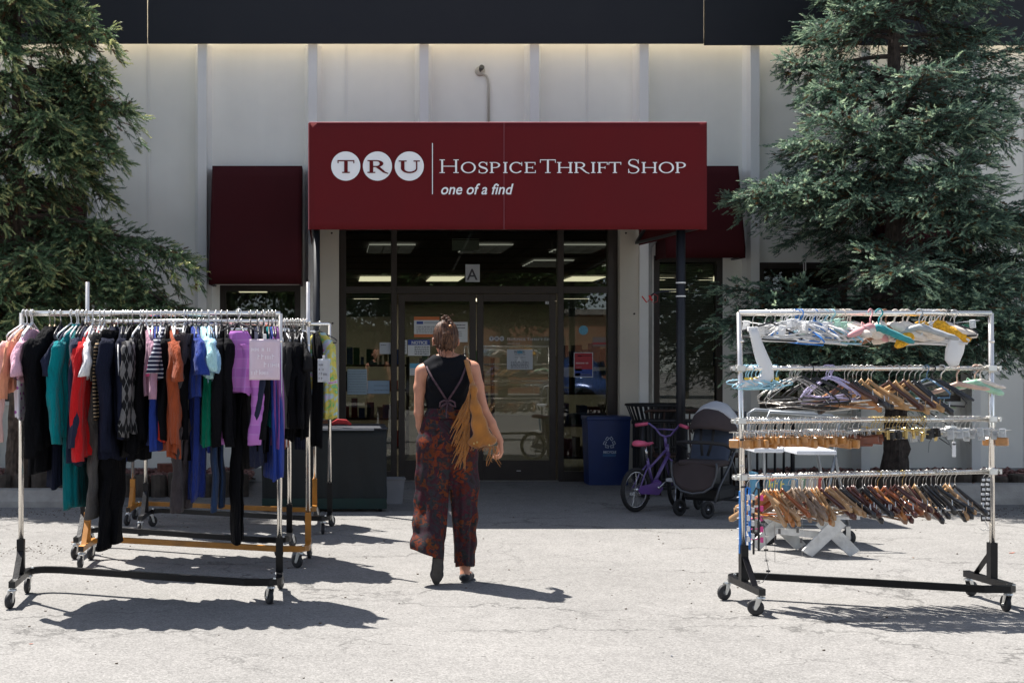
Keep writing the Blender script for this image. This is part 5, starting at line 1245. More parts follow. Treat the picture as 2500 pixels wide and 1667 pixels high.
# ---------------------------------------------------------------- signed-distance modelling for soft shapes
class SDF:
    def __init__(s, lo, hi, vox):
        s.lo = np.array(lo, float); s.vox = vox; s.n = np.ceil((np.array(hi)-s.lo)/vox).astype(int)+1
        s.D = np.full(s.n, 1., dtype=np.float32)
    def _win(s, lo, hi):
        a = np.clip(np.floor((lo-s.lo)/s.vox).astype(int), 0, s.n-1); b = np.clip(np.ceil((hi-s.lo)/s.vox).astype(int)+1, 1, s.n)
        if np.any(b-a < 2): return None
        ax = [s.lo[i]+s.vox*np.arange(a[i], b[i]) for i in range(3)]
        X_, Y_, Z_ = np.meshgrid(*ax, indexing='ij', sparse=True)
        return tuple(slice(a[i], b[i]) for i in range(3)), X_, Y_, Z_
    def _merge(s, sl, d, k, sub=False):
        D = s.D[sl]; d = d.astype(np.float32)
        if sub: d = -d; h = np.clip(.5+.5*(d-D)/k, 0, 1); s.D[sl] = D*(1-h)+d*h+k*h*(1-h)
        else: h = np.clip(.5+.5*(d-D)/k, 0, 1); s.D[sl] = d*(1-h)+D*h-k*h*(1-h)
    def cone(s, p, q, r0, r1, k=.012, sq=(1, 1, 1), sub=False):
        p = np.array(p, float); q = np.array(q, float); R = max(r0, r1); m = R/min(sq)+.05+k
        w = s._win(np.minimum(p, q)-m, np.maximum(p, q)+m)
        if w is None: return s
        sl, X_, Y_, Z_ = w; d = q-p; L2 = float(d@d)+1e-12
        ax, ay, az = X_-p[0], Y_-p[1], Z_-p[2]
        t = np.clip((ax*d[0]+ay*d[1]+az*d[2])/L2, 0, 1)
        ex, ey, ez = (ax-t*d[0])*sq[0], (ay-t*d[1])*sq[1], (az-t*d[2])*sq[2]
        s._merge(sl, np.sqrt(ex*ex+ey*ey+ez*ez)-(r0+(r1-r0)*t), k, sub); return s
    def ell(s, c, r, k=.012, rot=None, sub=False):
        c = np.array(c, float); r = np.array(r, float); m = r.max()+.05+k
        w = s._win(c-m, c+m)
        if w is None: return s
        sl, X_, Y_, Z_ = w; x, y, z = X_-c[0], Y_-c[1], Z_-c[2]
        if rot is not None:
            R_ = np.array(rot.to_3x3() if hasattr(rot, 'to_3x3') else rot); x, y, z = R_[0, 0]*x+R_[1, 0]*y+R_[2, 0]*z, R_[0, 1]*x+R_[1, 1]*y+R_[2, 1]*z, R_[0, 2]*x+R_[1, 2]*y+R_[2, 2]*z
        q = np.sqrt((x/r[0])**2+(y/r[1])**2+(z/r[2])**2); q2 = np.sqrt((x/r[0]**2)**2+(y/r[1]**2)**2+(z/r[2]**2)**2)+1e-9
        s._merge(sl, q*(q-1)/q2, k, sub); return s
    def path(s, pts, rr, k=.012, sq=(1, 1, 1)):
        for i in range(len(pts)-1): s.cone(pts[i], pts[i+1], rr[i], rr[i+1], k, sq)
        return s
    def grids(s):
        return np.meshgrid(*[s.lo[i]+s.vox*np.arange(s.n[i]) for i in range(3)], indexing='ij', sparse=True)
    def mesh(s):
        """surface nets"""
        D = s.D; ins = D < 0; nx, ny, nz = D.shape
        cnt = np.zeros((nx-1, ny-1, nz-1), np.int32); acc = np.zeros((nx-1, ny-1, nz-1, 3), np.float32)
        cs = [(i, j, k) for i in (0, 1) for j in (0, 1) for k in (0, 1)]
        sub = lambda A, c: A[c[0]:c[0]+nx-1, c[1]:c[1]+ny-1, c[2]:c[2]+nz-1]
        for a in range(3):
            for c in cs:
                if c[a]: continue
                e = list(c); e[a] = 1; e = tuple(e)
                d0, d1 = sub(D, c), sub(D, e); m = sub(ins, c) != sub(ins, e)
                t = np.where(m, d0/np.where(m, d0-d1, 1), 0)
                cnt += m
                for b_ in range(3): acc[..., b_] += np.where(m, c[b_]+(t if b_ == a else 0), 0)
        idx = np.full(cnt.shape, -1, np.int64); act = cnt > 0; idx[act] = np.arange(act.sum())
        I = np.argwhere(act); V = s.lo+s.vox*(I+acc[act]/cnt[act][:, None]); Fs = []
        for a in range(3):
            b_, c_ = (a+1) % 3, (a+2) % 3
            sl0 = [slice(1, -1)]*3; sl0[a] = slice(0, -1); sl1 = [slice(1, -1)]*3; sl1[a] = slice(1, None)
            A0 = ins[tuple(sl0)]; A1 = ins[tuple(sl1)]; 
            for flip, m in ((0, A0 & ~A1), (1, ~A0 & A1)):
                P = np.argwhere(m); P = P+np.array([0 if i == a else 1 for i in range(3)])
                def off(db, dc):
                    Q = P.copy(); Q[:, b_] -= db; Q[:, c_] -= dc; return idx[Q[:, 0], Q[:, 1], Q[:, 2]]
                q = np.stack([off(1, 1), off(0, 1), off(0, 0), off(1, 0)], 1)
                Fs.append(q[:, ::-1] if flip else q)
        Fq = np.concatenate(Fs); Fq = Fq[(Fq >= 0).all(1)]
        return V, Fq
    def build(s, name, mat, parent, smooth_it=2):
        V, Fq = s.mesh()
        if smooth_it:
            E = np.concatenate([Fq[:, [0, 1]], Fq[:, [1, 2]], Fq[:, [2, 3]], Fq[:, [3, 0]]]); n = len(V)
            for _ in range(smooth_it):
                A = np.zeros((n, 3)); C_ = np.zeros(n)
                np.add.at(A, E[:, 0], V[E[:, 1]]); np.add.at(C_, E[:, 0], 1); np.add.at(A, E[:, 1], V[E[:, 0]]); np.add.at(C_, E[:, 1], 1)
                V = V*.5+.5*A/np.maximum(C_, 1)[:, None]
        return mesh_obj(name, V.astype(np.float32), Fq.astype(np.int32), mat, parent, True)

def mxx(*a):
    r = a[0]
    for b_ in a[1:]: r = np.maximum(r, b_)
    return r
# ---------------------------------------------------------------- the walking woman (seen from behind, facing the doors)
WD = gd(1419)-.0
wx = xp(1092, WD)
wom = empty('person', (wx, WD, 0), 'woman with pinned up hair, black tank top and patterned wide trousers walking towards the doors', 'person')
skin = M('skin', (.50, .235, .15), .5, var=.08, vs=9, bump=.08, bs=150, spec=.4)
skin.node_tree.nodes['Principled BSDF'].inputs['Subsurface Weight'].default_value = .12
skin.node_tree.nodes['Principled BSDF'].inputs['Subsurface Radius'].default_value = (.02, .008, .004)
q = .002642
def wp_(px, py, y=0.): return ((px-1092)*q*(1+y/WD), y, (1419-py)*q*(1+y/WD)-y*EYE/WD*0)
B = SDF((-.34, -.26, -.01), (.46, .36, 1.76), .005)
# head
hc = (-.008, .03, 1.572)
B.ell((hc[0], hc[1]-.012, 1.585), (.074, .092, .09), .02); B.ell((hc[0], hc[1]+.03, 1.535), (.06, .066, .085), .03)
B.cone((hc[0], hc[1]+.062, 1.475), (hc[0], hc[1]+.02, 1.505), .024, .045, .03)       # chin and jaw
B.cone((hc[0], hc[1]+.094, 1.56), (hc[0], hc[1]+.108, 1.528), .008, .013, .012)      # nose
for sx_ in (-1, 1):
    B.ell((hc[0]+sx_*.03, hc[1]+.102, 1.562), (.014, .012, .009), .008, sub=True)      # eye sockets
    B.ell((hc[0]+sx_*.03, hc[1]+.086, 1.561), (.0115, .0115, .0115), .003)
    B.ell((hc[0]+sx_*.012, hc[1]+.094, 1.497), (.02, .011, .005), .005)                 # lips
    B.ell((hc[0]+sx_*.079, hc[1]-.002, 1.545), (.009, .02, .03), .005, RZ(sx_*.35)); B.ell((hc[0]+sx_*.086, hc[1]+.004, 1.548), (.005, .011, .017), .004, sub=True)
# neck and trunk
B.cone((-.004, .005, 1.42), (-.006, .012, 1.53), .050, .044, .02)
B.path([(0, -.005, 1.405), (.075, -.01, 1.405), (.15, 0, 1.372)], [.055, .048, .045], .03); B.path([(0, -.005, 1.405), (-.075, -.01, 1.398), (-.15, 0, 1.355)], [.055, .048, .045], .03)
B.path([(0, 0, 1.34), (.0, .0, 1.22), (0, .0, 1.1), (0, 0, 1.0), (0, .0, .93)], [.112, .104, .088, .11, .125], .05, sq=(.86, 1.18, 1))
B.path([(-.04, .06, 1.28), (-.06, .07, 1.25)], [.06, .055], .03); B.path([(.04, .06, 1.28), (.06, .07, 1.25)], [.06, .055], .03)
# shoulder blades
for sx_ in (-1, 1): B.ell((sx_*.075, -.075, 1.30), (.05, .025, .07), .03)
# left arm
B.path([(-.163, .0, 1.352), (-.178, .0, 1.25), (-.183, .005, 1.085)], [.045, .036, .030], .02)
B.path([(-.183, .005, 1.085), (-.168, .04, 1.0), (-.145, .09, .90)], [.029, .029, .021], .014)
# right arm
B.path([(.165, -.005, 1.372), (.196, -.005, 1.26), (.232, .0, 1.115)], [.046, .037, .030], .02)
B.path([(.232, 0, 1.115), (.285, .01, 1.02), (.345, .03, .905)], [.030, .029, .021], .014)
def hand(wrist, d, palm_n, side, curl, scale=1.):
    """wrist point, direction of the fingers, palm normal; side = direction of the thumb"""
    w = Vector(wrist); d = Vector(d).normalized(); n = Vector(palm_n); n = (n-d*n.dot(d)).normalized(); s_ = Vector(side); s_ = (s_-d*s_.dot(d)-n*s_.dot(n)).normalized()
    P = lambda a, b_, c: tuple(w+d*a*scale+s_*b_*scale+n*c*scale)
    for b_ in (-.026, -.009, .009, .026): B.cone(P(.0, b_*.45, 0), P(.078, b_, 0), .0145*scale, .0115*scale, .008)
    L_ = ((.026, .068, .0088), (.009, .078, .009), (-.009, .073, .0086), (-.027, .058, .0076))
    for i, (b_, ln, r) in enumerate(L_):
        p = Vector(P(.08, b_, 0)); a = curl*(.45+.12*i); dirv = d
        for j, f in enumerate((.45, .32, .23)):
            dirv = (d*math.cos(a)+n*math.sin(a)+s_*(.06*(1.5-i))).normalized(); p2 = p+dirv*ln*f*scale
            B.cone(tuple(p), tuple(p2), r*scale*(1-.07*j), r*scale*(.93-.07*j), .003); p = p2; a += curl*(.55+.1*i)
    p = Vector(P(.022, .026, .006)); 
    for j, (dv, ln, r) in enumerate((((.55, .75, .35), .04, .0125), ((.85, .42, .4), .032, .0105), ((.95, .15, .45), .026, .009))):
        dirv = (d*dv[0]+s_*dv[1]+n*dv[2]).normalized(); p2 = p+dirv*ln*scale; B.cone(tuple(p), tuple(p2), r*scale, r*scale*.9, .005); p = p2
hand((.345, .03, .905), (.12, .02, -1), (-1, .25, 0), (-.25, 1, 0), 1.05, .98)
hand((-.145, .09, .90), (.25, .55, -.8), (1, -.2, .1), (0, .6, .8), .8, .95)
# legs, mostly covered
RF = (.128, .0, 0)      # standing right foot
B.path([(.075, 0, .93), (.085, .0, .55), (.115, .0, .1)], [.10, .062, .034], .03)
B.path([(-.075, 0, .93), (-.085, .03, .52), (-.07, -.15, .17)], [.10, .062, .034], .03)
B.path([(.115, 0, .1), (.11, -.02, .045), (.135, .05, .03), (.155, .115, .022)], [.034, .028, .03, .022], .012)
B.path([(-.07, -.15, .17), (-.075, -.165, .155), (-.078, -.16, .10), (-.08, -.145, .055)], [.034, .03, .033, .022], .012)
B.build('body', skin, wom, 2)
# shoes
black_s = M('black_suede', (.012, .012, .014), .85, var=.2, sheen=.2, bump=.2, bs=200)
Sh = SDF((.05, -.08, -.004), (.22, .17, .11), .004)
Sh.path([(.108, -.03, .032), (.122, .02, .03), (.142, .075, .026), (.158, .118, .02)], [.036, .036, .039, .028], .012, sq=(1, 1, 1.25)); Sh.ell((.118, .012, .085), (.033, .05, .042), .008, sub=True)
gx_, gy_, gz_ = Sh.grids(); Sh.D = np.maximum(Sh.D, .0015-gz_).astype(np.float32); Sh.build('shoe', black_s, wom, 1)
Sh = SDF((-.15, -.25, .0), (0, -.06, .22), .004)
Sh.path([(-.074, -.168, .168), (-.076, -.172, .12), (-.08, -.158, .07), (-.082, -.14, .035)], [.036, .036, .041, .028], .012, sq=(1, 1.35, 1)); Sh.build('shoe', black_s, wom, 1)
so = SDF((-.15, -.26, .0), (0, -.1, .22), .004)
so.path([(-.076, -.196, .165), (-.078, -.2, .12), (-.083, -.19, .06), (-.084, -.172, .03)], [.028, .026, .036, .024], .01, sq=(1, 3.2, 1)); so.build('shoe_sole', M('worn_sole', (.05, .045, .04), .8, var=.3, vs=30), wom, 1)
# tank top
Tk = SDF((-.26, -.2, 1.0), (.26, .24, 1.47), .005)
Tk.path([(0, -.004, 1.40), (.07, -.008, 1.402), (.112, -.004, 1.388)], [.058, .054, .05], .03); Tk.path([(0, -.004, 1.40), (-.07, -.008, 1.395), (-.112, -.004, 1.375)], [.058, .054, .05], .03)
Tk.path([(0, 0, 1.34), (.0, .0, 1.22), (0, .0, 1.1), (0, 0, 1.03)], [.122, .114, .100, .108], .05, sq=(.86, 1.16, 1))
Tk.path([(-.04, .06, 1.28), (-.06, .07, 1.25)], [.067, .06], .03); Tk.path([(.04, .06, 1.28), (.06, .07, 1.25)], [.067, .06], .03)
for sx_ in (-1, 1): Tk.ell((sx_*.075, -.078, 1.30), (.055, .028, .075), .03)
X_, Y_, Z_ = Tk.grids()
neck = np.sqrt((X_/1.)**2+((Y_-.02)/1.1)**2+((Z_-1.475)/1.0)**2)-.088
arm_l = np.sqrt((X_+.198)**2+((Z_-1.33)*.62)**2)-.062; arm_r = np.sqrt((X_-.205)**2+((Z_-1.34)*.62)**2)-.062
wr_ = .0025*np.sin(Z_*60+X_*25)+.0015*np.sin(Z_*110-X_*40)
Tk.D = mxx(Tk.D+wr_, -neck+0*Tk.D, -arm_l+0*Tk.D, -arm_r+0*Tk.D, (1.07-Z_)+0*Tk.D).astype(np.float32)
Tk.build('tank_top', M('black_jersey', (.0045, .005, .0075), .85, var=.1, sheen=0, spec=.15, bump=.2, bs=300), wom, 1)
# trousers: wide legs with folds
def trouser_pattern():
    m = bpy.data.materials.new('patterned_viscose'); m.use_nodes = True; n = m.node_tree.nodes; l = m.node_tree.links; b = n['Principled BSDF']
    tc = n.new('ShaderNodeTexCoord')
    def ramp(fac, els, interp='LINEAR'):
        r = n.new('ShaderNodeValToRGB'); r.color_ramp.interpolation = interp; e_ = r.color_ramp.elements
        e_[0].position, e_[0].color = els[0][0], (*els[0][1], 1); e_[1].position, e_[1].color = els[-1][0], (*els[-1][1], 1)
        for p, c in els[1:-1]: x_ = e_.new(p); x_.color = (*c, 1)
        l.new(fac, r.inputs[0]); return r.outputs[0]
    wv = n.new('ShaderNodeTexNoise'); wv.inputs['Scale'].default_value = 14; wv.inputs['Detail'].default_value = 3; l.new(tc.outputs['Object'], wv.inputs['Vector'])
    base = ramp(wv.outputs['Fac'], [(.3, (.014, .012, .013)), (.42, (.026, .027, .030)), (.5, (.035, .010, .016)), (.58, (.026, .030, .034)), (.7, (.022, .010, .010))])
    v = n.new('ShaderNodeTexNoise'); v.inputs['Scale'].default_value = 27; v.inputs['Detail'].default_value = 1.5; v.inputs['Distortion'].default_value = 1.2; l.new(tc.outputs['Object'], v.inputs['Vector'])
    fl = ramp(v.outputs['Fac'], [(.49, (0, 0, 0)), (.53, (1, 1, 1)), (.57, (.25, .25, .25)), (.60, (1, 1, 1)), (.7, (.9, .9, .9))])
    v2 = n.new('ShaderNodeTexVoronoi'); v2.inputs['Scale'].default_value = 13; l.new(tc.outputs['Object'], v2.inputs['Vector'])
    sepc = n.new('ShaderNodeSeparateColor'); l.new(v2.outputs['Color'], sepc.inputs[0]); fc = ramp(sepc.outputs[0], [(.0, (.19, .035, .008)), (.25, (.08, .012, .008)), (.45, (.15, .042, .008)), (.6, (.07, .008, .02)), (.75, (.05, .012, .02)), (1., (.03, .025, .035))])
    mx = n.new('ShaderNodeMix'); mx.data_type = 'RGBA'; l.new(fl, mx.inputs[0]); l.new(base, mx.inputs[6]); l.new(fc, mx.inputs[7]); l.new(mx.outputs[2], b.inputs['Base Color'])
    b.inputs['Roughness'].default_value = .75; b.inputs['Specular IOR Level'].default_value = .15
    fb = n.new('ShaderNodeTexNoise'); fb.inputs['Scale'].default_value = 22; fb.inputs['Detail'].default_value = 3; l.new(tc.outputs['Object'], fb.inputs['Vector'])
    bp = n.new('ShaderNodeBump'); bp.inputs['Strength'].default_value = .25; bp.inputs['Distance'].default_value = .01; l.new(fb.outputs['Fac'], bp.inputs['Height']); l.new(bp.outputs[0], b.inputs['Normal'])
    return m
tpat = trouser_pattern()
Tr = SDF((-.30, -.30, .04), (.28, .24, 1.12), .005)
Tr.path([(0, 0, 1.07), (0, .0, 1.0), (0, 0, .9), (.0, 0, .83)], [.118, .135, .156, .155], .04, sq=(.86, 1.12, 1))
Tr.path([(.09, .0, .86), (.105, .0, .62), (.108, .005, .42), (.103, .0, .25), (.100, -.0, .115)], [.105, .098, .086, .077, .070], .03)
Tr.path([(-.085, .0, .86), (-.085, .0, .68), (-.095, -.0, .52), (-.115, -.05, .36), (-.13, -.115, .24), (-.125, -.14, .19)], [.115, .118, .115, .108, .098, .092], .03)
Tr.cone((-.185, -.12, .27), (-.175, -.13, .235), .045, .045, .03)
X_, Y_, Z_ = Tr.grids(); an = np.arctan2(Y_, X_-np.where(X_ > 0, .105, -.10)); low = np.clip((1.0-Z_)/.5, 0, 1)
fold = low*(.005*np.sin(6*an+Z_*3.5)+.0035*np.sin(11*an-Z_*5+1.3))+.0022*np.sin(Z_*38+X_*20)*np.sin(an*2)*low+.0012*np.sin(Z_*45+X_*30)
cut_l = (.215-.55*(X_+.16)-.35*0-Z_); cut_r = (.105+.0*X_-Z_)
gap = np.maximum(np.abs(X_-(.013-.04*(.62-Z_)*0))-(.004+.03*np.clip((.62-Z_)/.4, 0, 1)), Z_-.60)
cut = np.where(X_ > .01, cut_r+.006*np.sin(an*3), cut_l)
cut = np.where(X_ <= .01, .222-.25*np.clip(X_+.23, 0, .2)-Z_+.006*np.sin(an*2), cut)
Tr.D = mxx(Tr.D+fold, cut+0*Tr.D, -gap+0*Tr.D).astype(np.float32)
# hollow the legs from below
Tr.cone((.1, 0, .0), (.1, 0, .20), .062, .055, .004, sub=True); Tr.cone((-.128, -.15, .05), (-.12, -.10, .30), .085, .075, .004, sub=True)
tro = Tr.build('trousers', tpat, wom, 1)
# bib back panel, straps and bow
b = MB(); g_ = []
for j in range(9):
    t = j/8; w_ = .052*(1-t)**1.1+.022; g_.append([(-.012+(-w_+2*w_*i/8), -.128-.006*math.cos((i-4)/4*1.4)+.012*(1-t)*0-.0*t, 1.055+.115*t) for i in range(9)])
b.sheet(g_, .006); b.build('back_panel', tpat, tro, True)
strapm = M('strap_fabric', (.055, .025, .035), .8, var=.4, vs=60)
b = MB(); b.tube([(-.012, -.139, 1.165), (-.06, -.142, 1.24), (-.105, -.125, 1.31), (-.135, -.075, 1.375), (-.137, -.02, 1.405), (-.13, .04, 1.385)], .0055, 6, flat=(.5, 1.3, (0, 1, 0))); b.build('strap', strapm, tro, True)
b = MB(); b.tube([(-.012, -.139, 1.165), (.035, -.142, 1.235), (.075, -.135, 1.30), (.115, -.08, 1.39), (.122, -.02, 1.42), (.115, .04, 1.40)], .0055, 6, flat=(.5, 1.3, (0, 1, 0))); b.build('strap', strapm, tro, True)
b = MB()
for sx_ in (-1, 1): b.tube([(-.012, -.145, 1.163), (-.012+sx_*.02, -.15, 1.172), (-.012+sx_*.045, -.155, 1.158), (-.012+sx_*.05, -.155, 1.13), (-.012+sx_*.03, -.152, 1.138), (-.012, -.146, 1.158)], .006, 6, flat=(.5, 1.2, (0, 1, 0)))
b.tube([(-.01, -.146, 1.16), (-.02, -.155, 1.1), (-.018, -.158, 1.06)], .005, 6); b.build('bow', strapm, tro, True)
# hair
hm = bpy.data.materials.new('brown_hair'); hm.use_nodes = True; n = hm.node_tree.nodes; l = hm.node_tree.links; b_ = n['Principled BSDF']
tc = n.new('ShaderNodeTexCoord'); mp = n.new('ShaderNodeMapping'); mp.inputs['Scale'].default_value = (60, 60, 9); l.new(tc.outputs['Object'], mp.inputs[0]); nz = n.new('ShaderNodeTexNoise'); nz.inputs['Scale'].default_value = 2.2; nz.inputs['Detail'].default_value = 4; l.new(mp.outputs[0], nz.inputs['Vector'])
rp = n.new('ShaderNodeValToRGB'); rp.color_ramp.elements[0].position = .35; rp.color_ramp.elements[0].color = (.018, .008, .005, 1); rp.color_ramp.elements[1].position = .68; rp.color_ramp.elements[1].color = (.125, .056, .028, 1); l.new(nz.outputs['Fac'], rp.inputs[0]); l.new(rp.outputs[0], b_.inputs['Base Color'])
b_.inputs['Roughness'].default_value = .5; b_.inputs['Specular IOR Level'].default_value = .25; bp = n.new('ShaderNodeBump'); bp.inputs['Strength'].default_value = .8; bp.inputs['Distance'].default_value = .004; l.new(nz.outputs['Fac'], bp.inputs['Height']); l.new(bp.outputs[0], b_.inputs['Normal'])
Hr = SDF((-.13, -.15, 1.42), (.12, .14, 1.75), .0035)
Hr.ell((hc[0], hc[1]-.018, 1.592), (.080, .097, .092), .01); Hr.ell((hc[0], hc[1]-.04, 1.55), (.074, .075, .085), .02)
X_, Y_, Z_ = Hr.grids(); face = mxx(-(Y_-(hc[1]+.045))+0*X_, (Z_-1.62)+0*X_); face2 = (1.5+.35*(Y_-hc[1]+.06)-Z_)
side = np.maximum(np.abs(Z_-1.54)-.055, -(Y_-(hc[1]-.005)))+0*X_
Hr.D = mxx(Hr.D, -np.maximum(.04-(Y_-hc[1]), Z_-1.64)+0*X_, face2*.8+0*X_).astype(np.float32)
ang = np.arctan2(X_-hc[0], -(Y_-hc[1])); Hr.D = (Hr.D+.0022*np.sin(ang*26+Z_*25)+.0015*np.sin(ang*47-Z_*40)).astype(np.float32)
# messy twisted up-do
rr_ = random.Random(9)
for i in range(13):
    x0 = hc[0]+rr_.uniform(-.035, .035); p0 = (x0, hc[1]-.105+abs(x0-hc[0])*.35, 1.50+rr_.uniform(-.02, .04)); p1 = (x0*.7+rr_.uniform(-.01, .01), hc[1]-.125, 1.59); p2 = (hc[0]+rr_.uniform(-.03, .03), hc[1]-.1, 1.655+rr_.uniform(-.02, .015)); p3 = (hc[0]+rr_.uniform(-.03, .02), hc[1]-.05, 1.69+rr_.uniform(-.01, .012))
    Hr.path([p0, p1, p2, p3], [.006, .011, .011, .007], .004)
for a in (0, 1, 2): 
    c = Vector((hc[0]-.004+a*.012, hc[1]-.065-.01*a, 1.688-.012*a)); r = .02-.003*a; pts = [tuple(c+Vector((r*math.cos(t), .006*math.sin(2*t), r*math.sin(t)))) for t in [i*2*pi/9 for i in range(10)]]; Hr.path(pts, [.0085]*10, .003)
hair = Hr.build('hair', hm, wom, 1)
b = MB()
for k, (p, w_) in enumerate((([(-.06, -.04, 1.53), (-.09, -.05, 1.52), (-.115, -.05, 1.50)], .0022), ([(-.07, -.03, 1.56), (-.10, -.04, 1.56), (-.118, -.03, 1.545)], .002), ([(-.05, -.07, 1.53), (-.058, -.085, 1.49), (-.06, -.08, 1.465), (-.05, -.075, 1.45)], .004), ([(-.03, -.08, 1.5), (-.045, -.085, 1.47), (-.038, -.08, 1.445)], .003),
    ([(-.02, -.07, 1.5), (-.015, -.07, 1.46), (-.02, -.065, 1.44)], .0025), ([(.02, -.07, 1.5), (.03, -.07, 1.465), (.025, -.06, 1.45)], .002), ([(-.02, -.04, 1.7), (-.035, -.05, 1.722), (-.05, -.05, 1.718)], .002), ([(.01, -.05, 1.7), (.03, -.06, 1.72), (.04, -.06, 1.705)], .002))):
    p = [Vector(q_) for q_ in p]; pts = []
    for i in range(len(p)-1):
        for t in (0, .5): pts.append(p[i].lerp(p[i+1], t)+Vector((.002*math.sin(i*3+t*5+k), 0, 0)))
    pts.append(p[-1]); b.tube(pts, [w_*(1-.6*i/len(pts)) for i in range(len(pts))], 6)
b.build('loose_strand', hm, hair, True)
b = MB(); b.lathe([(.0, 0), (.012, .002), (.006, .006)], 10, T(hc[0]+.02, hc[1]-.118, 1.64) @ RX(pi/2)); b.build('hair_clip', M('clip_bronze', (.3, .14, .06), .4, metal=.6), hair, True)
# suede bag with fringe, carried on the right shoulder: its own thing
bagm = M('tan_suede', (.36, .135, .018), .85, var=.22, vs=11, sheen=.3, bump=.5, bs=130)
bag = empty('shoulder_bag', (wx, WD, 0), 'mustard suede shoulder bag with long fringe hanging from the woman\'s right shoulder', 'bag')
Bg = SDF((.0, -.32, .80), (.36, -.06, 1.33), .005)
Bg.path([(.148, -.12, 1.285), (.15, -.15, 1.24), (.162, -.17, 1.13), (.185, -.185, 1.02), (.205, -.19, .94)], [.014, .02, .028, .042, .055], .03, sq=(1, 1.3, 1))
Bg.path([(.148, -.19, .912), (.268, -.19, .922)], [.036, .03], .03, sq=(1, 1.2, 1))
X_, Y_, Z_ = Bg.grids(); Bg.D = np.maximum(Bg.D+.005*np.sin(X_*75+Z_*12)*np.clip((1.28-Z_)/.3, 0, 1)+.003*np.sin(Z_*50+X_*30), (.872+.10*np.abs(X_-.2)-Z_)+0*X_).astype(np.float32)
Bg.build('bag_body', bagm, bag, 1)
b = MB(); b.tube([(.118, .08, 1.27), (.122, .05, 1.36), (.115, -.0, 1.438), (.118, -.06, 1.42), (.135, -.11, 1.33), (.15, -.14, 1.26)], [.014, .015, .016, .016, .015, .013], 10, flat=(.28, 1.2, (0, 1, 0))); b.build('strap', bagm, bag, True)
rf = random.Random(4); fb = MB()
def strand(p, L, sway, w=.0023):
    pts = [Vector(p)]; a = rf.uniform(-.2, .2)
    for i in range(1, 6):
        t = i/5; pts.append(Vector(p)+Vector((sway*t**1.2*L+.007*math.sin(t*6+a*9), .01*math.sin(t*5+a*5)-.01*t, -L*t*math.sqrt(max(.2, 1-sway*sway)))))
    fb.tube(pts, [w, w, w, w*.9, w*.8, w*.5], 5, flat=(.45, 1.2, (0, 1, 0)))
for i in range(84):
    t = i/83; z = 1.245-.35*t; x = .125+.015*math.sin(t*2)-.0*t; x += (.155-.125)*0
    strand((.128-.012*t+rf.uniform(-.006, .006), -.165-.02*t+rf.uniform(-.012, .012), z), rf.uniform(.16, .30)*(1-.35*t), -rf.uniform(.15, .5))
fb.build('side_fringe', bagm, bag, True); fb = MB()
for i in range(34):
    x = .13+.16*i/33; strand((x, -.2+rf.uniform(-.03, .02), .885+.03*abs(x-.2)), rf.uniform(.04, .10)*(1.4 if x > .24 else .35), rf.uniform(-.3, .35), .002)
fb.build('bottom_fringe', bagm, bag, True)
for (x, z) in ((.145, .905), (.165, .913), (.24, .895)):
    b = MB(); b.lathe([(0, 0), (.006, .0), (.004, .004), (0, .005)], 10, T(x, -.247, z) @ RX(pi/2)); b.build('rivet', brass, bag, True)
# ---------------------------------------------------------------- spruces
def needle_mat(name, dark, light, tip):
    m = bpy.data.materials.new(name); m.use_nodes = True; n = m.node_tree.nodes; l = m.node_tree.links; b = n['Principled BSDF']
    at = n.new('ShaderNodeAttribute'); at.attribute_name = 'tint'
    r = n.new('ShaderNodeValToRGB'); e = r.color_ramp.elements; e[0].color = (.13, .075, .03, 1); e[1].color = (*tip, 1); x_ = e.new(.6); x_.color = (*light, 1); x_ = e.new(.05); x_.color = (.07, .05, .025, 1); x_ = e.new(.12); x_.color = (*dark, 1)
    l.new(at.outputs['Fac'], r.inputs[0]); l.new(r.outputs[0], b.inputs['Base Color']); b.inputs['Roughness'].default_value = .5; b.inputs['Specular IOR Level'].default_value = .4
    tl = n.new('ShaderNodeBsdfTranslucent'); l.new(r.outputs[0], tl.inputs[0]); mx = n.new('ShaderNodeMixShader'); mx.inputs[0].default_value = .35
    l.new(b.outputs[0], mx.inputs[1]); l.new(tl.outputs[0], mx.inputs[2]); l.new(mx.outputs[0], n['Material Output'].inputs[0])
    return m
def perp(d):
    a = np.cross(d, np.array([0, 0, 1.])); nrm = np.linalg.norm(a, axis=1, keepdims=True); a = np.where(nrm > 1e-4, a/np.maximum(nrm, 1e-4), np.array([[1., 0, 0]])); return a, np.cross(a, d)
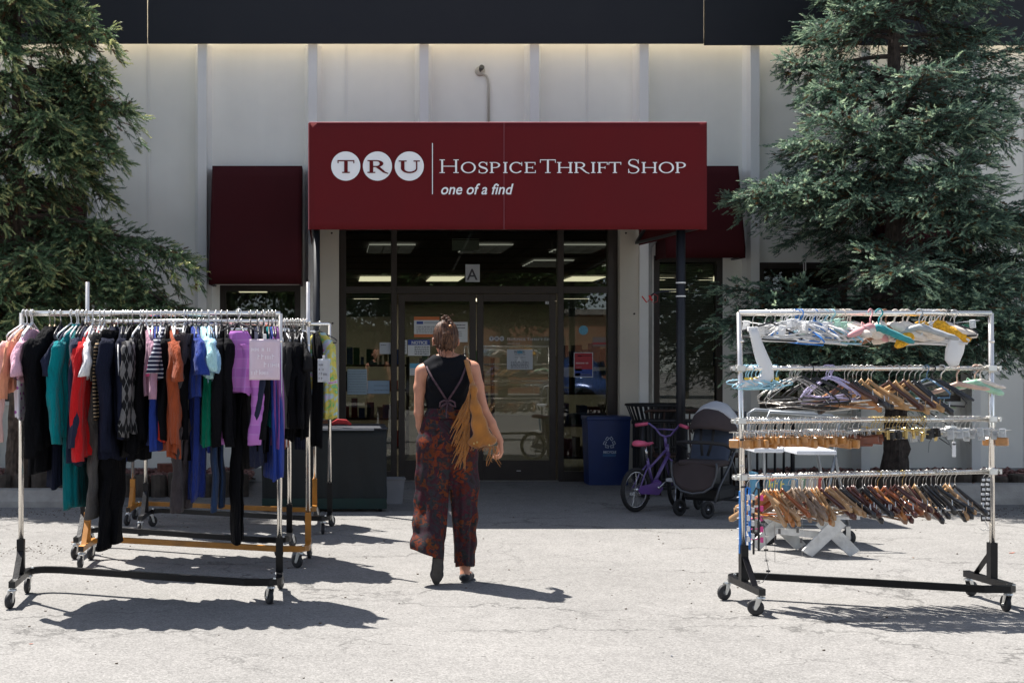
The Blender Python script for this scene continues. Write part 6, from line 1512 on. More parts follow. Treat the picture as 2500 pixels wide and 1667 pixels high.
def shoots_mesh(name, P, Dr, Ln, R, tint, mat, parent, per=20, seed=0, w=.0045):
    """each shoot: many thin needles leaning forward round a stem, as one mesh"""
    rs_ = np.random.RandomState(seed); n = len(P); Dr = Dr/np.linalg.norm(Dr, axis=1, keepdims=True); A, Bv = perp(Dr)
    V = []; T_ = []
    for k in range(per):
        t = (k+rs_.rand(n)*.8)/per; th = rs_.rand(n)*2*pi; rad_ = A*np.cos(th)[:, None]+Bv*np.sin(th)[:, None]
        base = P+Dr*(t*Ln)[:, None]; ln = R*(1.1-.35*t)*(.8+.4*rs_.rand(n)); fw = .75+.9*t
        dirn = rad_+Dr*fw[:, None]; dirn /= np.linalg.norm(dirn, axis=1, keepdims=True)
        tg = np.cross(rad_, Dr); ww = w*(.8+.5*rs_.rand(n))
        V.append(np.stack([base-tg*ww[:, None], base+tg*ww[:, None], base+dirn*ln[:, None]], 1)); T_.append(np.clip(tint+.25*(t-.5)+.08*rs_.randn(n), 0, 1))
    V = np.concatenate(V).reshape(-1, 3).astype(np.float32); Fc = np.arange(len(V), dtype=np.int32).reshape(-1, 3)
    # stems of the shoots
    o = mesh_obj(name, V, Fc, mat, parent)
    at = o.data.attributes.new('tint', 'FLOAT', 'FACE'); at.data.foreach_set('value', np.concatenate(T_).astype(np.float32))
    return o
def spruce(name, x, y, H, rad_fn, zmin, label, seed, mat, bark, trunk_r, droop, shoot_len, shoot_r, dens, per, dead=0, boosts=(), w=.0045):
    rs_ = np.random.RandomState(seed); e = empty('spruce_tree', (x, y, 0), label, 'tree')
    b = MB(); zz = [0, .15, .5, 1.2, 2.2, 3.5, 5, H]; pts = [(.02*math.sin(z*1.3+seed), .02*math.cos(z*1.1), z) for z in zz]
    rr = [trunk_r*(1.35 if z == 0 else 1.1 if z < .2 else 1-z/H*.93) for z in zz]; vs = []; fs = []; k = 22; n = 46
    for i in range(n+1):
        z = H*(i/n)**1.15; r = np.interp(z, zz, rr); cx_ = .02*math.sin(z*1.3+seed)
        for j in range(k): a = 2*pi*j/k; q_ = r*(1+.09*math.sin(a*5+z*9)+.07*rs_.randn()); vs.append((cx_+q_*math.cos(a), q_*math.sin(a), z))
    for i in range(n):
        for j in range(k): fs.append((i*k+j, i*k+(j+1) % k, (i+1)*k+(j+1) % k, (i+1)*k+j))
    b.add(vs, fs); b.build('trunk', bark, e)
    lim = MB(); P = []; D = []; L = []; TT = []
    def clampy(p): return y+p[1] < YW-.25
    specs = []
    nb = int(dens*H*15)
    for i in range(nb):
        z = zmin+(H-zmin-.1)*rs_.rand()**1.15; az = rs_.rand()*2*pi; specs.append((z, az, rad_fn(z)*(.72+.38*rs_.rand())))
    specs += list(boosts)
    for (z, az, R) in specs:
        if math.sin(az) > .2: R = min(R, (YW-.35-y)/math.sin(az))
        if R < .12: continue
        dh = np.array([math.cos(az), math.sin(az)]); side = np.array([-dh[1], dh[0]]); up0 = -.1+.55*rs_.rand(); dr = droop*(.7+.6*rs_.rand()); npt = 9; main = []
        for k_ in range(npt):
            t = k_/(npt-1); wob = .03*math.sin(t*5+az*3)
            main.append(np.array([dh[0]*R*t+side[0]*wob, dh[1]*R*t+side[1]*wob, z+R*(up0*t-dr*t*t+.55*dr*max(0, t-.6)**1.3*1.6)]))
        lim.tube([tuple(p) for p in main], [max(.004, (.016+.012*R)*(1-.88*k_/(npt-1))) for k_ in range(npt)], 5, cap=False)
        main = np.array(main)
        nt = int(R*15)+4
        for s_ in (-1, 1):
            for i in range(nt):
                t = .14+.86*(i+rs_.rand())/nt; base = np.array([np.interp(t, np.linspace(0, 1, npt), main[:, c_]) for c_ in range(3)])
                tl = (.14+.42*R*(1-t)**.7*min(1, t*3))*(.7+.6*rs_.rand()); tl = min(tl, .55); f = .5+.5*rs_.rand()
                d = np.array([dh[0]*f+s_*side[0], dh[1]*f+s_*side[1], .45*rs_.randn()-droop*1.1*rs_.rand()]); d /= np.linalg.norm(d); tw = []; m_ = max(3, int(tl/.085))
                for q_ in range(m_+1):
                    u = q_/m_; tw.append(base+d*tl*u+np.array([0, 0, -droop*.9*tl*u*u]))
                if not clampy(tw[-1]): continue
                inner = t < .35
                lim.tube([tuple(p) for p in tw], [.004*(1-.6*q_/m_) for q_ in range(m_+1)], 3, cap=False)
                if inner and rs_.rand() < .6: continue
                for q_ in range(m_+1):
                    u = q_/m_; p = tw[q_]; tipness = .5*t+.5*u
                    for s2 in ((-1, 1, 0) if q_ < m_ else (0, .5, -.5)):
                        if rs_.rand() < .14: continue
                        sd_ = np.cross(d, [0, 0, 1]); dd = d*(.9 if s2 else 1)+sd_*s2*.8+np.array([0, 0, (-.5*droop if s2 else -.25*droop)+.12*rs_.randn()])+.12*rs_.randn(3)
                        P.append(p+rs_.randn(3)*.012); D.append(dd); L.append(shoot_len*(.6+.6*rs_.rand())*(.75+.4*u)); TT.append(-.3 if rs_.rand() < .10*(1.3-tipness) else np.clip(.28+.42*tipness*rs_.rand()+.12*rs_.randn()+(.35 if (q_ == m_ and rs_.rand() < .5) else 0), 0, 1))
        for q_ in range(4):
            P.append(main[-1]-np.array([0, 0, .0])+rs_.randn(3)*.03); D.append(np.array([dh[0], dh[1], .1])+.4*rs_.randn(3)); L.append(shoot_len*1.2); TT.append(.75)
    lim.build('limbs', bark, e)
    for i in range(dead):       # bare dead twigs low down
        z = zmin-.9+rs_.rand()*1.3; az = -pi/2+rs_.randn()*1.1; R = .35+rs_.rand()*.5; q_ = MB(); pts = [(math.cos(az)*R*t+.05*math.sin(t*6), math.sin(az)*R*t, z-.35*R*t*t) for t in (0, .3, .6, 1)]
        q_.tube(pts, [.012, .009, .006, .003], 4, cap=False)
        for j in range(7):
            t = .3+.7*rs_.rand(); p = np.array([math.cos(az)*R*t, math.sin(az)*R*t, z-.25*R*t*t]); v_ = rs_.randn(3)*.12+[0, 0, -.08]; q_.tube([tuple(p), tuple(p+v_*.6), tuple(p+v_+rs_.randn(3)*.03)], [.004, .003, .0015], 3, cap=False)
        q_.build('dead_twig', bark, e)
    P = np.array(P); D = np.array(D); L = np.array(L); TT = np.array(TT)
    R_ = shoot_r*(.8+.4*rs_.rand(len(P)))
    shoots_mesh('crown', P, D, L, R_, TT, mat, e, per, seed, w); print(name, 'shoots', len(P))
    return e
bark1 = M('spruce_bark', (.085, .06, .045), .95, var=.5, vs=18, bump=1, bs=45); bark2 = M('dark_spruce_bark', (.05, .038, .032), .95, var=.5, vs=18, bump=1, bs=45)
nl = needle_mat('green_needles', (.05, .09, .045), (.19, .30, .155), (.62, .62, .28)); nr = needle_mat('blue_green_needles', (.045, .088, .065), (.17, .28, .205), (.5, .62, .4))  # tip colours: paler new growth, brightened further to stand for sunlit needles
def rl(z): return float(np.interp(z, [1.9, 2.3, 2.7, 3.1, 3.6, 4.1, 4.6, 5.3, 6.2, 7.2], [1.05, 1.25, 1.1, .86, 1.0, .88, .9, .6, .42, .1]))
def rr2(z): return float(np.interp(z, [1.2, 1.8, 2.4, 3.2, 4.0, 4.6, 5.3, 6.5, 8.2], [1.5, 1.8, 1.75, 1.55, 1.4, 1.28, 1.12, .8, .1]))
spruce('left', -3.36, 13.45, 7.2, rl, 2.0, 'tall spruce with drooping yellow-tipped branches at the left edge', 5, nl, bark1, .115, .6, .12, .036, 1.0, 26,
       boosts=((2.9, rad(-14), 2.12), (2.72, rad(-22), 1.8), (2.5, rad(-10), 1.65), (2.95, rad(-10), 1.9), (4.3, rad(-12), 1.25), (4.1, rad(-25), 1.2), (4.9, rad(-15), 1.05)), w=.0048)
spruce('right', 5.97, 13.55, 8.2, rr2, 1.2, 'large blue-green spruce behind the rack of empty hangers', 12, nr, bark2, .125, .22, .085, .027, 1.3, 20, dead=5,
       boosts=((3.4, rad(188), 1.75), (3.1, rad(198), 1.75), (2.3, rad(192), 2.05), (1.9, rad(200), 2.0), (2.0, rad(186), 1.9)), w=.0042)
# ---------------------------------------------------------------- things by the entrance
plast = lambda nm, c, **k: M(nm, c, k.pop('rough', .5), **k)
# recycling bin
d = 14.62; bw = (xp(1540, d)-xp(1432, d))
e = empty('recycling_bin', (xp(1486, d), d, 0), 'dark blue recycling bin with white arrows symbol', 'recycling bin')
bl = M('bin_blue', (.006, .024, .11), .4, var=.12, vs=6, spec=.5); h = zp(1016, d)
def tapered(b, w0, d0, w1, d1, z0, z1, y0=0.):
    vs = [(-w0/2, y0, z0), (w0/2, y0, z0), (w0/2, y0+d0, z0), (-w0/2, y0+d0, z0), (-w1/2, y0-(d1-d0)/2, z1), (w1/2, y0-(d1-d0)/2, z1), (w1/2, y0+d0+(d1-d0)/2, z1), (-w1/2, y0+d0+(d1-d0)/2, z1)]
    return b.add(vs, [(0, 3, 2, 1), (4, 5, 6, 7), (0, 1, 5, 4), (1, 2, 6, 5), (2, 3, 7, 6), (3, 0, 4, 7)])
b = MB(); tapered(b, bw*.88, .3, bw*.97, .34, .0, h-.05); b.build('bin_body', bl, e)
b = MB(); b.box(-bw/2, bw/2, -.03, .35, h-.05, h, bv=.008); b.build('bin_rim', bl, e)
lt = M('recycle_white', (.55, .62, .7), .6, var=0)
b = MB()
for k in range(3):
    for s_ in (-1, 1):
        a_0 = rad(90+120*k+s_*27); cxs, czs = .003+.052*math.cos(a_0), .49+.052*math.sin(a_0); tx, tz = -math.sin(a_0+s_*.45), math.cos(a_0+s_*.45); nx, nz = tz, -tx
        cs_ = [(cxs+tx*u_+nx*w_, -.026, czs+tz*u_+nz*w_) for u_, w_ in ((-.021, -.012), (.015, -.012), (.021, .012), (-.015, .012))]
        b.tube(cs_, .0032, 4, closed=True)
b.build('recycle_symbol', lt, e); text_mesh('lettering', 'RECYCLE', .036, lt, e, (-.068, -.026, .37), th=.002, off=.0008)
b = MB(); b.box(-.072, .078, -.0225, -.019, .33, .362); b.build('label_strip', M('faded_label', (.03, .10, .22), .6), e)
# litter bin of black slats
d = 14.25; e = empty('litter_bin', (xp(1600, d), d+.05, 0), 'black slatted metal litter bin with flared rim beside the recycling bin', 'litter bin')
iron = M('black_iron', (.012, .012, .014), .5, metal=.2, var=.2, vs=10)
b = MB()
for i in range(30):
    a = 2*pi*i/30; c_, s_ = math.cos(a), math.sin(a); b.bar((.235*c_, .235*s_, .05), (.235*c_, .235*s_, .74), .028, .006, (c_, s_, 0)); b.bar((.235*c_, .235*s_, .74), (.31*c_, .31*s_, .93), .028, .006, (c_, s_, 0))
b.build('slats', iron, e)
for (r, z) in ((.243, .1), (.243, .45), (.243, .72)):
    b = MB(); b.lathe([(r, z), (r+.008, z), (r+.008, z+.035), (r, z+.035), (r, z)], 36); b.build('hoop', iron, e, True)
b = MB(); b.tube([(.315*math.cos(t), .315*math.sin(t), .935) for t in [2*pi*i/36 for i in range(36)]], .013, 8, closed=True); b.build('rim', iron, e, True)
b = MB(); b.lathe([(0, .06), (.2, .06), (.205, .70), (.2, .70), (.195, .08), (0, .08)], 24); b.build('liner', M('liner_grey', (.02, .02, .022), .7), e, True)
# bicycle rack of black bars behind the bicycle and a bench back
d = 13.3; e = empty('bike_rack', (xp(1740, d), d, 0), 'long black bar bicycle rack behind the purple bicycle', 'bicycle rack'); x0, x1 = xp(1568, d)-xp(1740, d), xp(1935, d)-xp(1740, d); zt = .80
b = MB(); b.tube([(x0, 0, zt), (x1, 0, zt)], .02, 8); b.tube([(x0, 0, .1), (x1, 0, .1)], .02, 8); b.build('rail', iron, e, True)
n_ = 17
for i in range(n_+1):
    x = x0+(x1-x0)*i/n_; b = MB(); b.tube([(x, 0, .1), (x, 0, zt)], .013 if i not in (0, n_) else .022, 7); b.build('upright_bar', iron, e, True)
for x in (x0, x1):
    b = MB(); b.tube([(x, -.25, .02), (x, .25, .02)], .02, 8); b.tube([(x, 0, .02), (x, 0, .1)], .02, 8); b.build('foot', iron, e, True)
d = 13.9; e = empty('metal_bench', (xp(1690, d), d, 0), 'dark brown metal bench with curved back behind the stroller', 'bench'); bn = M('bench_brown', (.05, .025, .018), .5, metal=.3)
b = MB(); b.tube([(-.5, .1, .86), (-.45, .1, .88), (.45, .1, .88), (.5, .1, .86)], .016, 8); b.build('back_rail', bn, e, True)
for i in range(7):
    x = -.42+.14*i; b = MB(); b.tube([(x, -.02, .42), (x, .07, .5), (x, .11, .7), (x, .1, .88)], .01, 6); b.build('back_bar', bn, e, True)
b = MB(); b.box(-.5, .5, -.4, 0, .40, .425, bv=.005); b.build('seat', bn, e)
for x in (-.45, .45):
    for yy in (-.37, -.02): b = MB(); b.cyl((x, yy, 0), (x, yy, .4), .016, n=8); b.build('leg', bn, e, True)
# children's bicycle
def ring(parent, nm, R, r, M4, mat, n=36, k=8):
    b = MB(); b.tube([(R*math.cos(t), 0, R*math.sin(t)) for t in [2*pi*i/n for i in range(n)]], r, k, closed=True, M4=M4); return b.build(nm, mat, parent, True)
bd = 12.0; bx = xp(1552, bd); bike = empty('bicycle', (bx, bd, 0), 'small purple child\'s bicycle with pink saddle and grips', 'bicycle', rz=rad(38))
pur = M('bike_purple', (.12, .075, .25), .35, var=.1, coat=.5); pk = M('bike_pink', (.62, .10, .19), .5, var=.08); tyre = M('tyre_black', (.013, .013, .014), .8, var=.2); chr2 = M('bike_chrome', (.6, .6, .62), .2, metal=.95, var=0)
WR = .19; WB = .63
def wheel(x, tilt=0.):
    A = T(x, 0, WR+.02) @ RZ(tilt); w = bpy.data.objects.new('wheel', None); COL.objects.link(w); w.parent = bike; w.matrix_local = A
    ring(w, 'tyre', WR, .021, Matrix(), tyre); ring(w, 'rim', WR-.024, .008, Matrix(), chr2, k=6)
    b = MB()
    for i in range(20): a = 2*pi*i/20; b.tube([(.015*math.cos(a), .012*(-1)**i, .015*math.sin(a)), ((WR-.024)*math.cos(a), 0, (WR-.024)*math.sin(a))], .0011, 4)
    b.build('spokes', chr2, w); b = MB(); b.cyl((0, -.035, 0), (0, .035, 0), .016, n=12); b.build('hub', chr2, w, True); return w
wheel(0); wheel(WB, rad(14))
zc = WR+.02
b = MB(); b.tube([(.26, 0, .22), (.17, 0, .50)], .014, 8); b.tube([(.26, 0, .24), (.50, 0, .53)], .017, 8); b.tube([(.2, 0, .40), (.49, 0, .59)], .012, 8); b.tube([(.485, 0, .50), (.465, 0, .62)], .019, 10)
for s_ in (-1, 1): b.tube([(0, s_*.045, zc), (.12, s_*.035, .235), (.26, s_*.015, .22)], .0085, 7); b.tube([(0, s_*.045, zc), (.10, s_*.03, .36), (.185, s_*.012, .44)], .008, 7)
b.build('frame', pur, bike, True)
b = MB(); b.tube([(.475, 0, .55), (.49, 0, .49)], .014, 8)
for s_ in (-1, 1): b.tube([(.49, 0, .49), (.50, s_*.04, .46), (WB-.02, s_*.045, zc)], .011, 8)
b.build('fork', pur, bike, True)
hb = MB(); hb.tube([(.455, 0, .6), (.445, 0, .69)], .015, 10); hpts = [(.40, -.27, .80), (.43, -.18, .815), (.45, -.12, .77), (.45, -.06, .71), (.448, 0, .695), (.45, .06, .71), (.45, .12, .77), (.43, .18, .815), (.40, .27, .80)]
hb.tube(hpts, .0105, 8); hb.tube([(.45, -.115, .765), (.45, .115, .765)], .008, 8); hbo = hb.build('handlebar', pur, bike, True)
for s_ in (-1, 1): b = MB(); b.tube([(.425, s_*.19, .814), (.385, s_*.31, .795)], [.016, .018], 10); b.build('grip', pk, hbo, True)
b = MB(); b.cyl((.17, 0, .48), (.145, 0, .62), .012, n=8); b.build('seat_post', chr2, bike, True)
b = MB(); b.tube([(.0, 0, .635), (.04, 0, .645), (.1, 0, .64), (.17, 0, .632), (.235, 0, .645), (.255, 0, .64)], [.045, .075, .068, .035, .024, .014], 14, flat=(.42, 1, (0, 0, 1))); b.build('saddle', pk, bike, True)
b = MB(); b.lathe([(0, -.006), (.075, -.006), (.075, .006), (0, .006)], 22, T(.26, -.04, .22) @ RX(pi/2)); b.poly([(0, zc-.035), (.27, .15), (.33, .2), (.3, .28), (.02, zc+.035), (-.03, zc)], -.062, -.05); b.build('chain_guard', M('bike_violet', (.15, .06, .3), .4), bike)
b = MB(); b.tube([(.26, -.075, .22), (.37, -.08, .29)], .008, 6); b.tube([(.26, .075, .22), (.15, .08, .15)], .008, 6); b.tube([(.26, -.08, .22), (.26, .08, .22)], .012, 8); b.build('crank', chr2, bike, True)
for (x, yy, z) in ((.375, -.125, .29), (.15, .125, .15)): b = MB(); b.box(x-.045, x+.045, yy-.035, yy+.035, z-.016, z+.016, bv=.006); b.build('pedal', M('pedal_white', (.5, .5, .5), .5), bike)
b = MB(); b.tube([(.08, .1, .0125), (.1, .08, .2)], .006, 6); b.build('kick_stand', chr2, bike)
# stroller
sd_ = 11.75; st = empty('stroller', (xp(1728, sd_), sd_, 0), 'brown and grey baby stroller parked beside the child\'s bicycle', 'stroller', rz=rad(-38), scale=(.86, .86, .92))
brn = M('stroller_brown', (.042, .030, .030), .85, var=.15, vs=6, bump=.3, bs=200); grf = M('stroller_grey', (.42, .43, .45), .8, var=.12, vs=5, bump=.3, bs=200); frm = M('stroller_frame', (.07, .075, .085), .4, metal=.4); dkc = M('stroller_black', (.012, .012, .014), .7); bluec = M('stroller_blue_grey', (.05, .065, .10), .85, var=.2)
for (x, yy, R) in ((-.2, -.28, .085), (.13, -.33, .085), (-.26, .38, .12), (.26, .38, .12)):
    w = bpy.data.objects.new('wheel', None); COL.objects.link(w); w.parent = st; w.matrix_local = T(x, yy, R+.005) @ RZ(rad(62 if yy < 0 else 90))
    b = MB(); b.lathe([(R*.55, -.014), (R*.92, -.016), (R, -.008), (R, .008), (R*.92, .016), (R*.55, .014), (R*.55, -.014)], 26, RX(pi/2)); b.build('tyre', tyre, w, True)
    b = MB(); b.lathe([(0, -.01), (R*.55, -.006), (R*.55, .006), (0, .01)], 20, RX(pi/2)); b.build('wheel_disc', dkc, w, True); b = MB(); b.lathe([(0, -.018), (.012, -.016), (.012, .016), (0, .018)], 10, RX(pi/2)); b.build('hub_cap', chr2, w, True)
b = MB()
for s_ in (-1, 1):
    b.tube([(s_*.19, -.28, .16), (s_*.2, -.2, .3), (s_*.23, .05, .52), (s_*.25, .3, .85), (s_*.25, .45, 1.02)], .014, 8); b.tube([(s_*.26, .38, .13), (s_*.24, .15, .45), (s_*.23, .05, .6)], .012, 8)
b.tube([(-.25, .45, 1.02), (.25, .45, 1.02)], .016, 8); b.tube([(-.26, .38, .13), (.26, .38, .13)], .012, 8); b.build('frame', frm, st, True)
# front apron: rounded shape with a tube edge
out = [(-.24, .56), (-.245, .50), (-.235, .42), (-.2, .33), (-.12, .275), (0, .255), (.12, .275), (.2, .33), (.235, .42), (.245, .5), (.24, .56)]
b = MB(); g_ = []
for j in range(8):
    t = j/7; g_.append([(x, -.36+.12*t-.06*math.cos(x*5.5)*(1), z*(1-t)+.54*t) for x, z in out])
b.sheet(g_, .012); b.build('leg_apron', brn, st, True)
b = MB(); b.tube([(x*1.02, -.37-.06*math.cos(x*5.5), z-.008) for x, z in out], .012, 8); b.build('apron_rim', frm, st, True)
b = MB(); b.box(-.22, .22, -.3, .08, .50, .56, bv=.02); b.build('seat', brn, st)
b = MB(); g_ = [[(-.21+.42*i/10, .02+.22*j/8+.03*math.cos((i-5)/5*1.5)*-1, .54+.42*j/8) for i in range(11)] for j in range(9)]; b.sheet(g_, .03); b.build('backrest', bluec, st, True)
for s_ in (-1, 1): b = MB(); b.tube([(s_*.07, -.01, .9), (s_*.065, -.03, .75), (s_*.03, -.08, .6)], .014, 6, flat=(.3, 1.2, (0, 1, 0))); b.build('harness_strap', dkc, st, True)
b = MB(); b.tube([(-.27, .05, .66), (-.26, -.2, .73), (-.15, -.3, .745), (.15, -.3, .745), (.26, -.2, .73), (.27, .05, .66)], .019, 10); b.build('bumper_bar', dkc, st, True)
def hood(name, a0, a1, mat, r=.30):
    g_ = []
    for j in range(7):
        a = a0+(a1-a0)*j/6; row = []
        for i in range(17):
            ph_ = pi*i/16; row.append((-.27*math.cos(ph_), .24-r*math.sin(ph_)*math.cos(a)*1.05, .80+r*math.sin(ph_)*math.sin(a)*1.0+.004*math.sin(i*2+j)))
        g_.append(row)
    b = MB(); b.sheet(g_, .008); return b.build(name, mat, st, True)
hood('hood_panel', rad(12), rad(52), brn, .34); hood('hood_panel', rad(52), rad(95), grf, .34); hood('hood_panel', rad(95), rad(140), brn, .33)
b = MB(); b.box(-.2, .2, -.2, .3, .16, .30, bv=.03); b.build('basket', dkc, st)
# covered table with dark sides
td = 12.0; tb = empty('covered_table', (xp(845, td)-.38, td, 0), 'table with dark green and black cover left of the doors', 'table')
tw0 = xp(640, td)-tb.location.x; tw1 = xp(944, td)-tb.location.x; hT = zp(1049, td)
cov = M('cover_black_green', (.006, .009, .010), .75, var=.4, vs=3, bump=.2, bs=60); grn = M('cover_hem_green', (.003, .022, .019), .7, var=.2)
b = MB(); g_ = [[(tw0+(tw1-tw0)*i/40, .012*math.sin(i*.8+j*.3)*(1-j/10), .03+(hT-.03)*j/10) for i in range(41)] for j in range(11)]; b.sheet(g_, .01); b.build('front_cover', cov, tb, True)
for x in (tw0, tw1-.006):
    b = MB(); g_ = [[(x+.01*math.sin(i+j), .012+.75*i/12, .03+(hT-.03)*j/8) for i in range(13)] for j in range(9)]; vs = [p for r in g_ for p in r]; b.sheet(g_, 0); b.build('side_cover', cov, tb, True)
b = MB(); b.box(tw0-.01, tw1+.01, -.012, .78, hT+.0005, hT+.02, bv=.004); b.build('table_top', M('top_dark', (.02, .024, .035), .6), tb)
b = MB(); b.box(tw0+.1, tw1-.12, -.022, -.0125, hT-.005, hT+.018); b.build('top_strip', M('strip_grey', (.22, .23, .25), .5), tb)
b = MB(); b.box(tw0, tw1, -.02, -.013, .03, .13); b.build('hem', grn, tb)
for (x, yy) in ((tw0+.06, .06), (tw1-.06, .06), (tw0+.06, .7), (tw1-.06, .7)): b = MB(); b.cyl((x, yy, 0), (x, yy, hT), .018, n=8); b.build('leg', iron, tb, True)
b = MB(); b.tube([(-.09, 0, .02), (-.03, 0, .045), (.05, .01, .04), (.1, 0, .015)], [.012, .022, .02, .008], 10, flat=(.6, 1.3, (0, 1, 0))); o = b.build('folded_cloth', M('cloth_red_fold', (.4, .03, .03), .9, var=.3, vs=20), None, True); o.location = (xp(832, td+.3), td+.3, hT+.02); tag(o, 'crumpled red cloth lying on the covered table', 'cloth')
# wooden chair arm seen beyond the table
e = empty('wooden_chair', (xp(800, 13.4), 13.4, 0), 'brown wooden chair behind the covered table, its arm showing', 'chair'); bw_ = M('chair_brown', (.12, .045, .02), .5)
b = MB(); b.tube([(-.12, 0, .93), (0, 0, .945), (.05, 0, .93), (.045, 0, .86), (.02, 0, .8)], .018, 8); b.build('chair_arm', bw_, e, True)
b = MB(); b.box(-.3, .1, -.1, .35, .43, .47, bv=.01); b.build('seat', bw_, e)
for (x, yy) in ((-.28, -.08), (.05, -.08), (-.28, .3), (.05, .3)): b = MB(); b.cyl((x, yy, 0), (x, yy, .43 if x < 0 or yy > 0 else .86), .018, n=8); b.build('leg', bw_, e, True)
b = MB(); b.box(-.3, .1, .32, .35, .55, .95, bv=.01); b.build('backrest', bw_, e)
# small grey waste bin
d = 12.75; e = empty('plastic_bin', (xp(963, d), d, 0), 'small grey plastic waste bin between the covered table and the left door', 'bin'); pg = M('plastic_grey', (.24, .24, .25), .5, var=.1)
b = MB(); vs = []; 
for (w_, z) in ((.075, 0), (.1, .25)):
    vs += [(-w_, -w_*.8, z), (w_, -w_*.8, z), (w_, w_*.8, z), (-w_, w_*.8, z)]
b.add(vs, [(3, 2, 1, 0), (0, 1, 5, 4), (1, 2, 6, 5), (2, 3, 7, 6), (3, 0, 4, 7)]); b.build('bin_body', pg, e); b = MB(); b.tube([(-.105, -.085, .25), (.105, -.085, .25), (.105, .085, .25), (-.105, .085, .25)], .008, 6, closed=True); b.build('rim', pg, e)
# white sawhorse bench with crossed legs
wpaint = M('peeling_white_paint', (.60, .60, .58), .75, var=.2, vs=16, bump=.5, bs=50)
d1 = gd(1359); xq = xp(2000, d1); sw = empty('sawhorse', (xq+.065, d1, 0), 'low white painted trestle with crossed plank legs under the hangers', 'trestle', rz=0)
for (xo, yo) in ((0, .0), (-.27, .33)):
    zt_ = .265
    b = MB(); b.bar((-.155, 0, .01), (.09, 0, zt_), .02, .10, (0, 0, 1)); b.bar((.20, .021, .01), (-.045, .021, zt_), .02, .10, (0, 0, 1))
    # trim to the ground
    b.v = [(x+xo, y+yo, max(z, .001)) for x, y, z in b.v]; b.build('leg', wpaint, sw)
b = MB(); b.add([(-.17, -.03, .275), (.22, -.03, .275), (-.06, .42, .275), (-.45, .42, .275), (-.17, -.03, .305), (.22, -.03, .305), (-.06, .42, .305), (-.45, .42, .305)], [(3, 2, 1, 0), (4, 5, 6, 7), (0, 1, 5, 4), (1, 2, 6, 5), (2, 3, 7, 6), (3, 0, 4, 7)]); b.build('top_board', wpaint, sw)
b = MB(); b.bar((-.0, .02, .15), (-.27, .33, .15), .02, .05); b.build('brace', wpaint, sw)
# wire utility cart with tube handle and books
cd_ = 9.8; ct = empty('utility_cart', (xp(1960, cd_), cd_, 0), 'grey tube framed cart with white trays and swivel wheels behind the hanger rack', 'cart', rz=rad(-4)); tub = M('cart_tube', (.23, .25, .27), .4, metal=.6); wl_ = M('tray_white', (.62, .64, .68), .6, var=.08)
b = MB()
for yy in (0, .45): b.tube([(-.28, yy, .16), (-.3, yy, .9 if yy == 0 else 1.0), (-.25, yy, 1.03), (.22, yy, 1.0), (.27, yy, .96), (.24, yy, .7), (.34, yy, .16)], .013, 8)
b.tube([(-.28, 0, .16), (-.28, .45, .16), (.34, .45, .16), (.34, 0, .16)], .012, 6, closed=True); b.tube([(-.3, 0, .75), (-.3, .45, .75)], .011, 6); b.build('frame', tub, ct, True)
b = MB(); b.tube([(.245, 0, .7), (.14, 0, .16)], .013, 8); b.build('strut', tub, ct, True)
for (x0_, x1_, z_) in ((-.37, -.15, .715), (-.05, .25, .70)):
    b = MB(); b.box(x0_, x1_, -.02, .44, z_, z_+.035, bv=.005); b.build('tray', wl_, ct)
b = MB(); b.box(-.3, .36, -.02, .46, .30, .32); b.build('shelf', M('cart_shelf', (.10, .1, .11), .6), ct)
for (x, yy) in ((-.27, .02), (.33, .02), (-.27, .43), (.33, .43)):
    c_ = bpy.data.objects.new('caster', None); COL.objects.link(c_); c_.parent = ct; c_.location = (x, yy, 0)
    b = MB(); b.box(-.004, .03, -.02, -.015, .05, .15); b.box(-.004, .03, .015, .02, .05, .15); b.build('caster_fork', zinc, c_)
    b = MB(); b.lathe([(.028, -.013), (.056, -.014), (.062, 0), (.056, .014), (.028, .013)], 24, T(.015, 0, .062) @ RX(pi/2)); wo = b.build('wheel', rubber, c_, True); b = MB(); b.lathe([(0, -.012), (.028, -.01), (.028, .01), (0, .012)], 16, T(.015, 0, .062) @ RX(pi/2)); b.build('wheel_hub', M('wheel_grey', (.28, .28, .29), .5), wo, True)
rb = random.Random(2); bx_ = -.25; bcols = [((.05, .16, .3), 'blue'), ((.55, .5, .42), 'cream'), ((.4, .06, .05), 'red'), ((.3, .3, .32), 'grey'), ((.6, .57, .5), 'ivory'), ((.12, .2, .14), 'green'), ((.5, .45, .36), 'tan')]
def book(x, y, z, w, dth, h, col, label, rz_=0., lean=0.):
    e = empty('book', (x, y, z), label, 'book', 'books on the cart', rz=rz_); e.rotation_euler = (0, lean, rz_)
    m_ = M('cover_%02d_%02d_%02d' % tuple(int(c*99) for c in col), col, .5, var=.15, vs=20)
    b = MB(); b.box(0, .003, 0, dth, 0, h); b.box(w-.003, w, 0, dth, 0, h); b.box(.003, w-.003, 0, .003, 0, h); b.build('cover', m_, e); b = MB(); b.box(.0035, w-.0035, .004, dth-.006, .004, h-.006); b.build('pages', M('book_pages', (.6, .56, .47), .8), e); return e
ox, oy = ct.location.x, ct.location.y
e = book(ox-.33, oy+.03, .322, .02, .16, .235, (.04, .13, .22), 'children\'s picture book with yellow title lettering standing on the cart', rad(90)*-1+rad(90), rad(-6))
e2 = empty('picture_book', (ox-.30, oy-.0, .322), 'upright comic style picture book facing the camera with yellow title words', 'book'); e2.rotation_euler = (0, rad(6), 0)
b = MB(); b.box(0, .19, -.004, .012, 0, .24); b.build('cover', M('comic_cover', (.04, .13, .2), .4, var=.5, vs=14), e2)
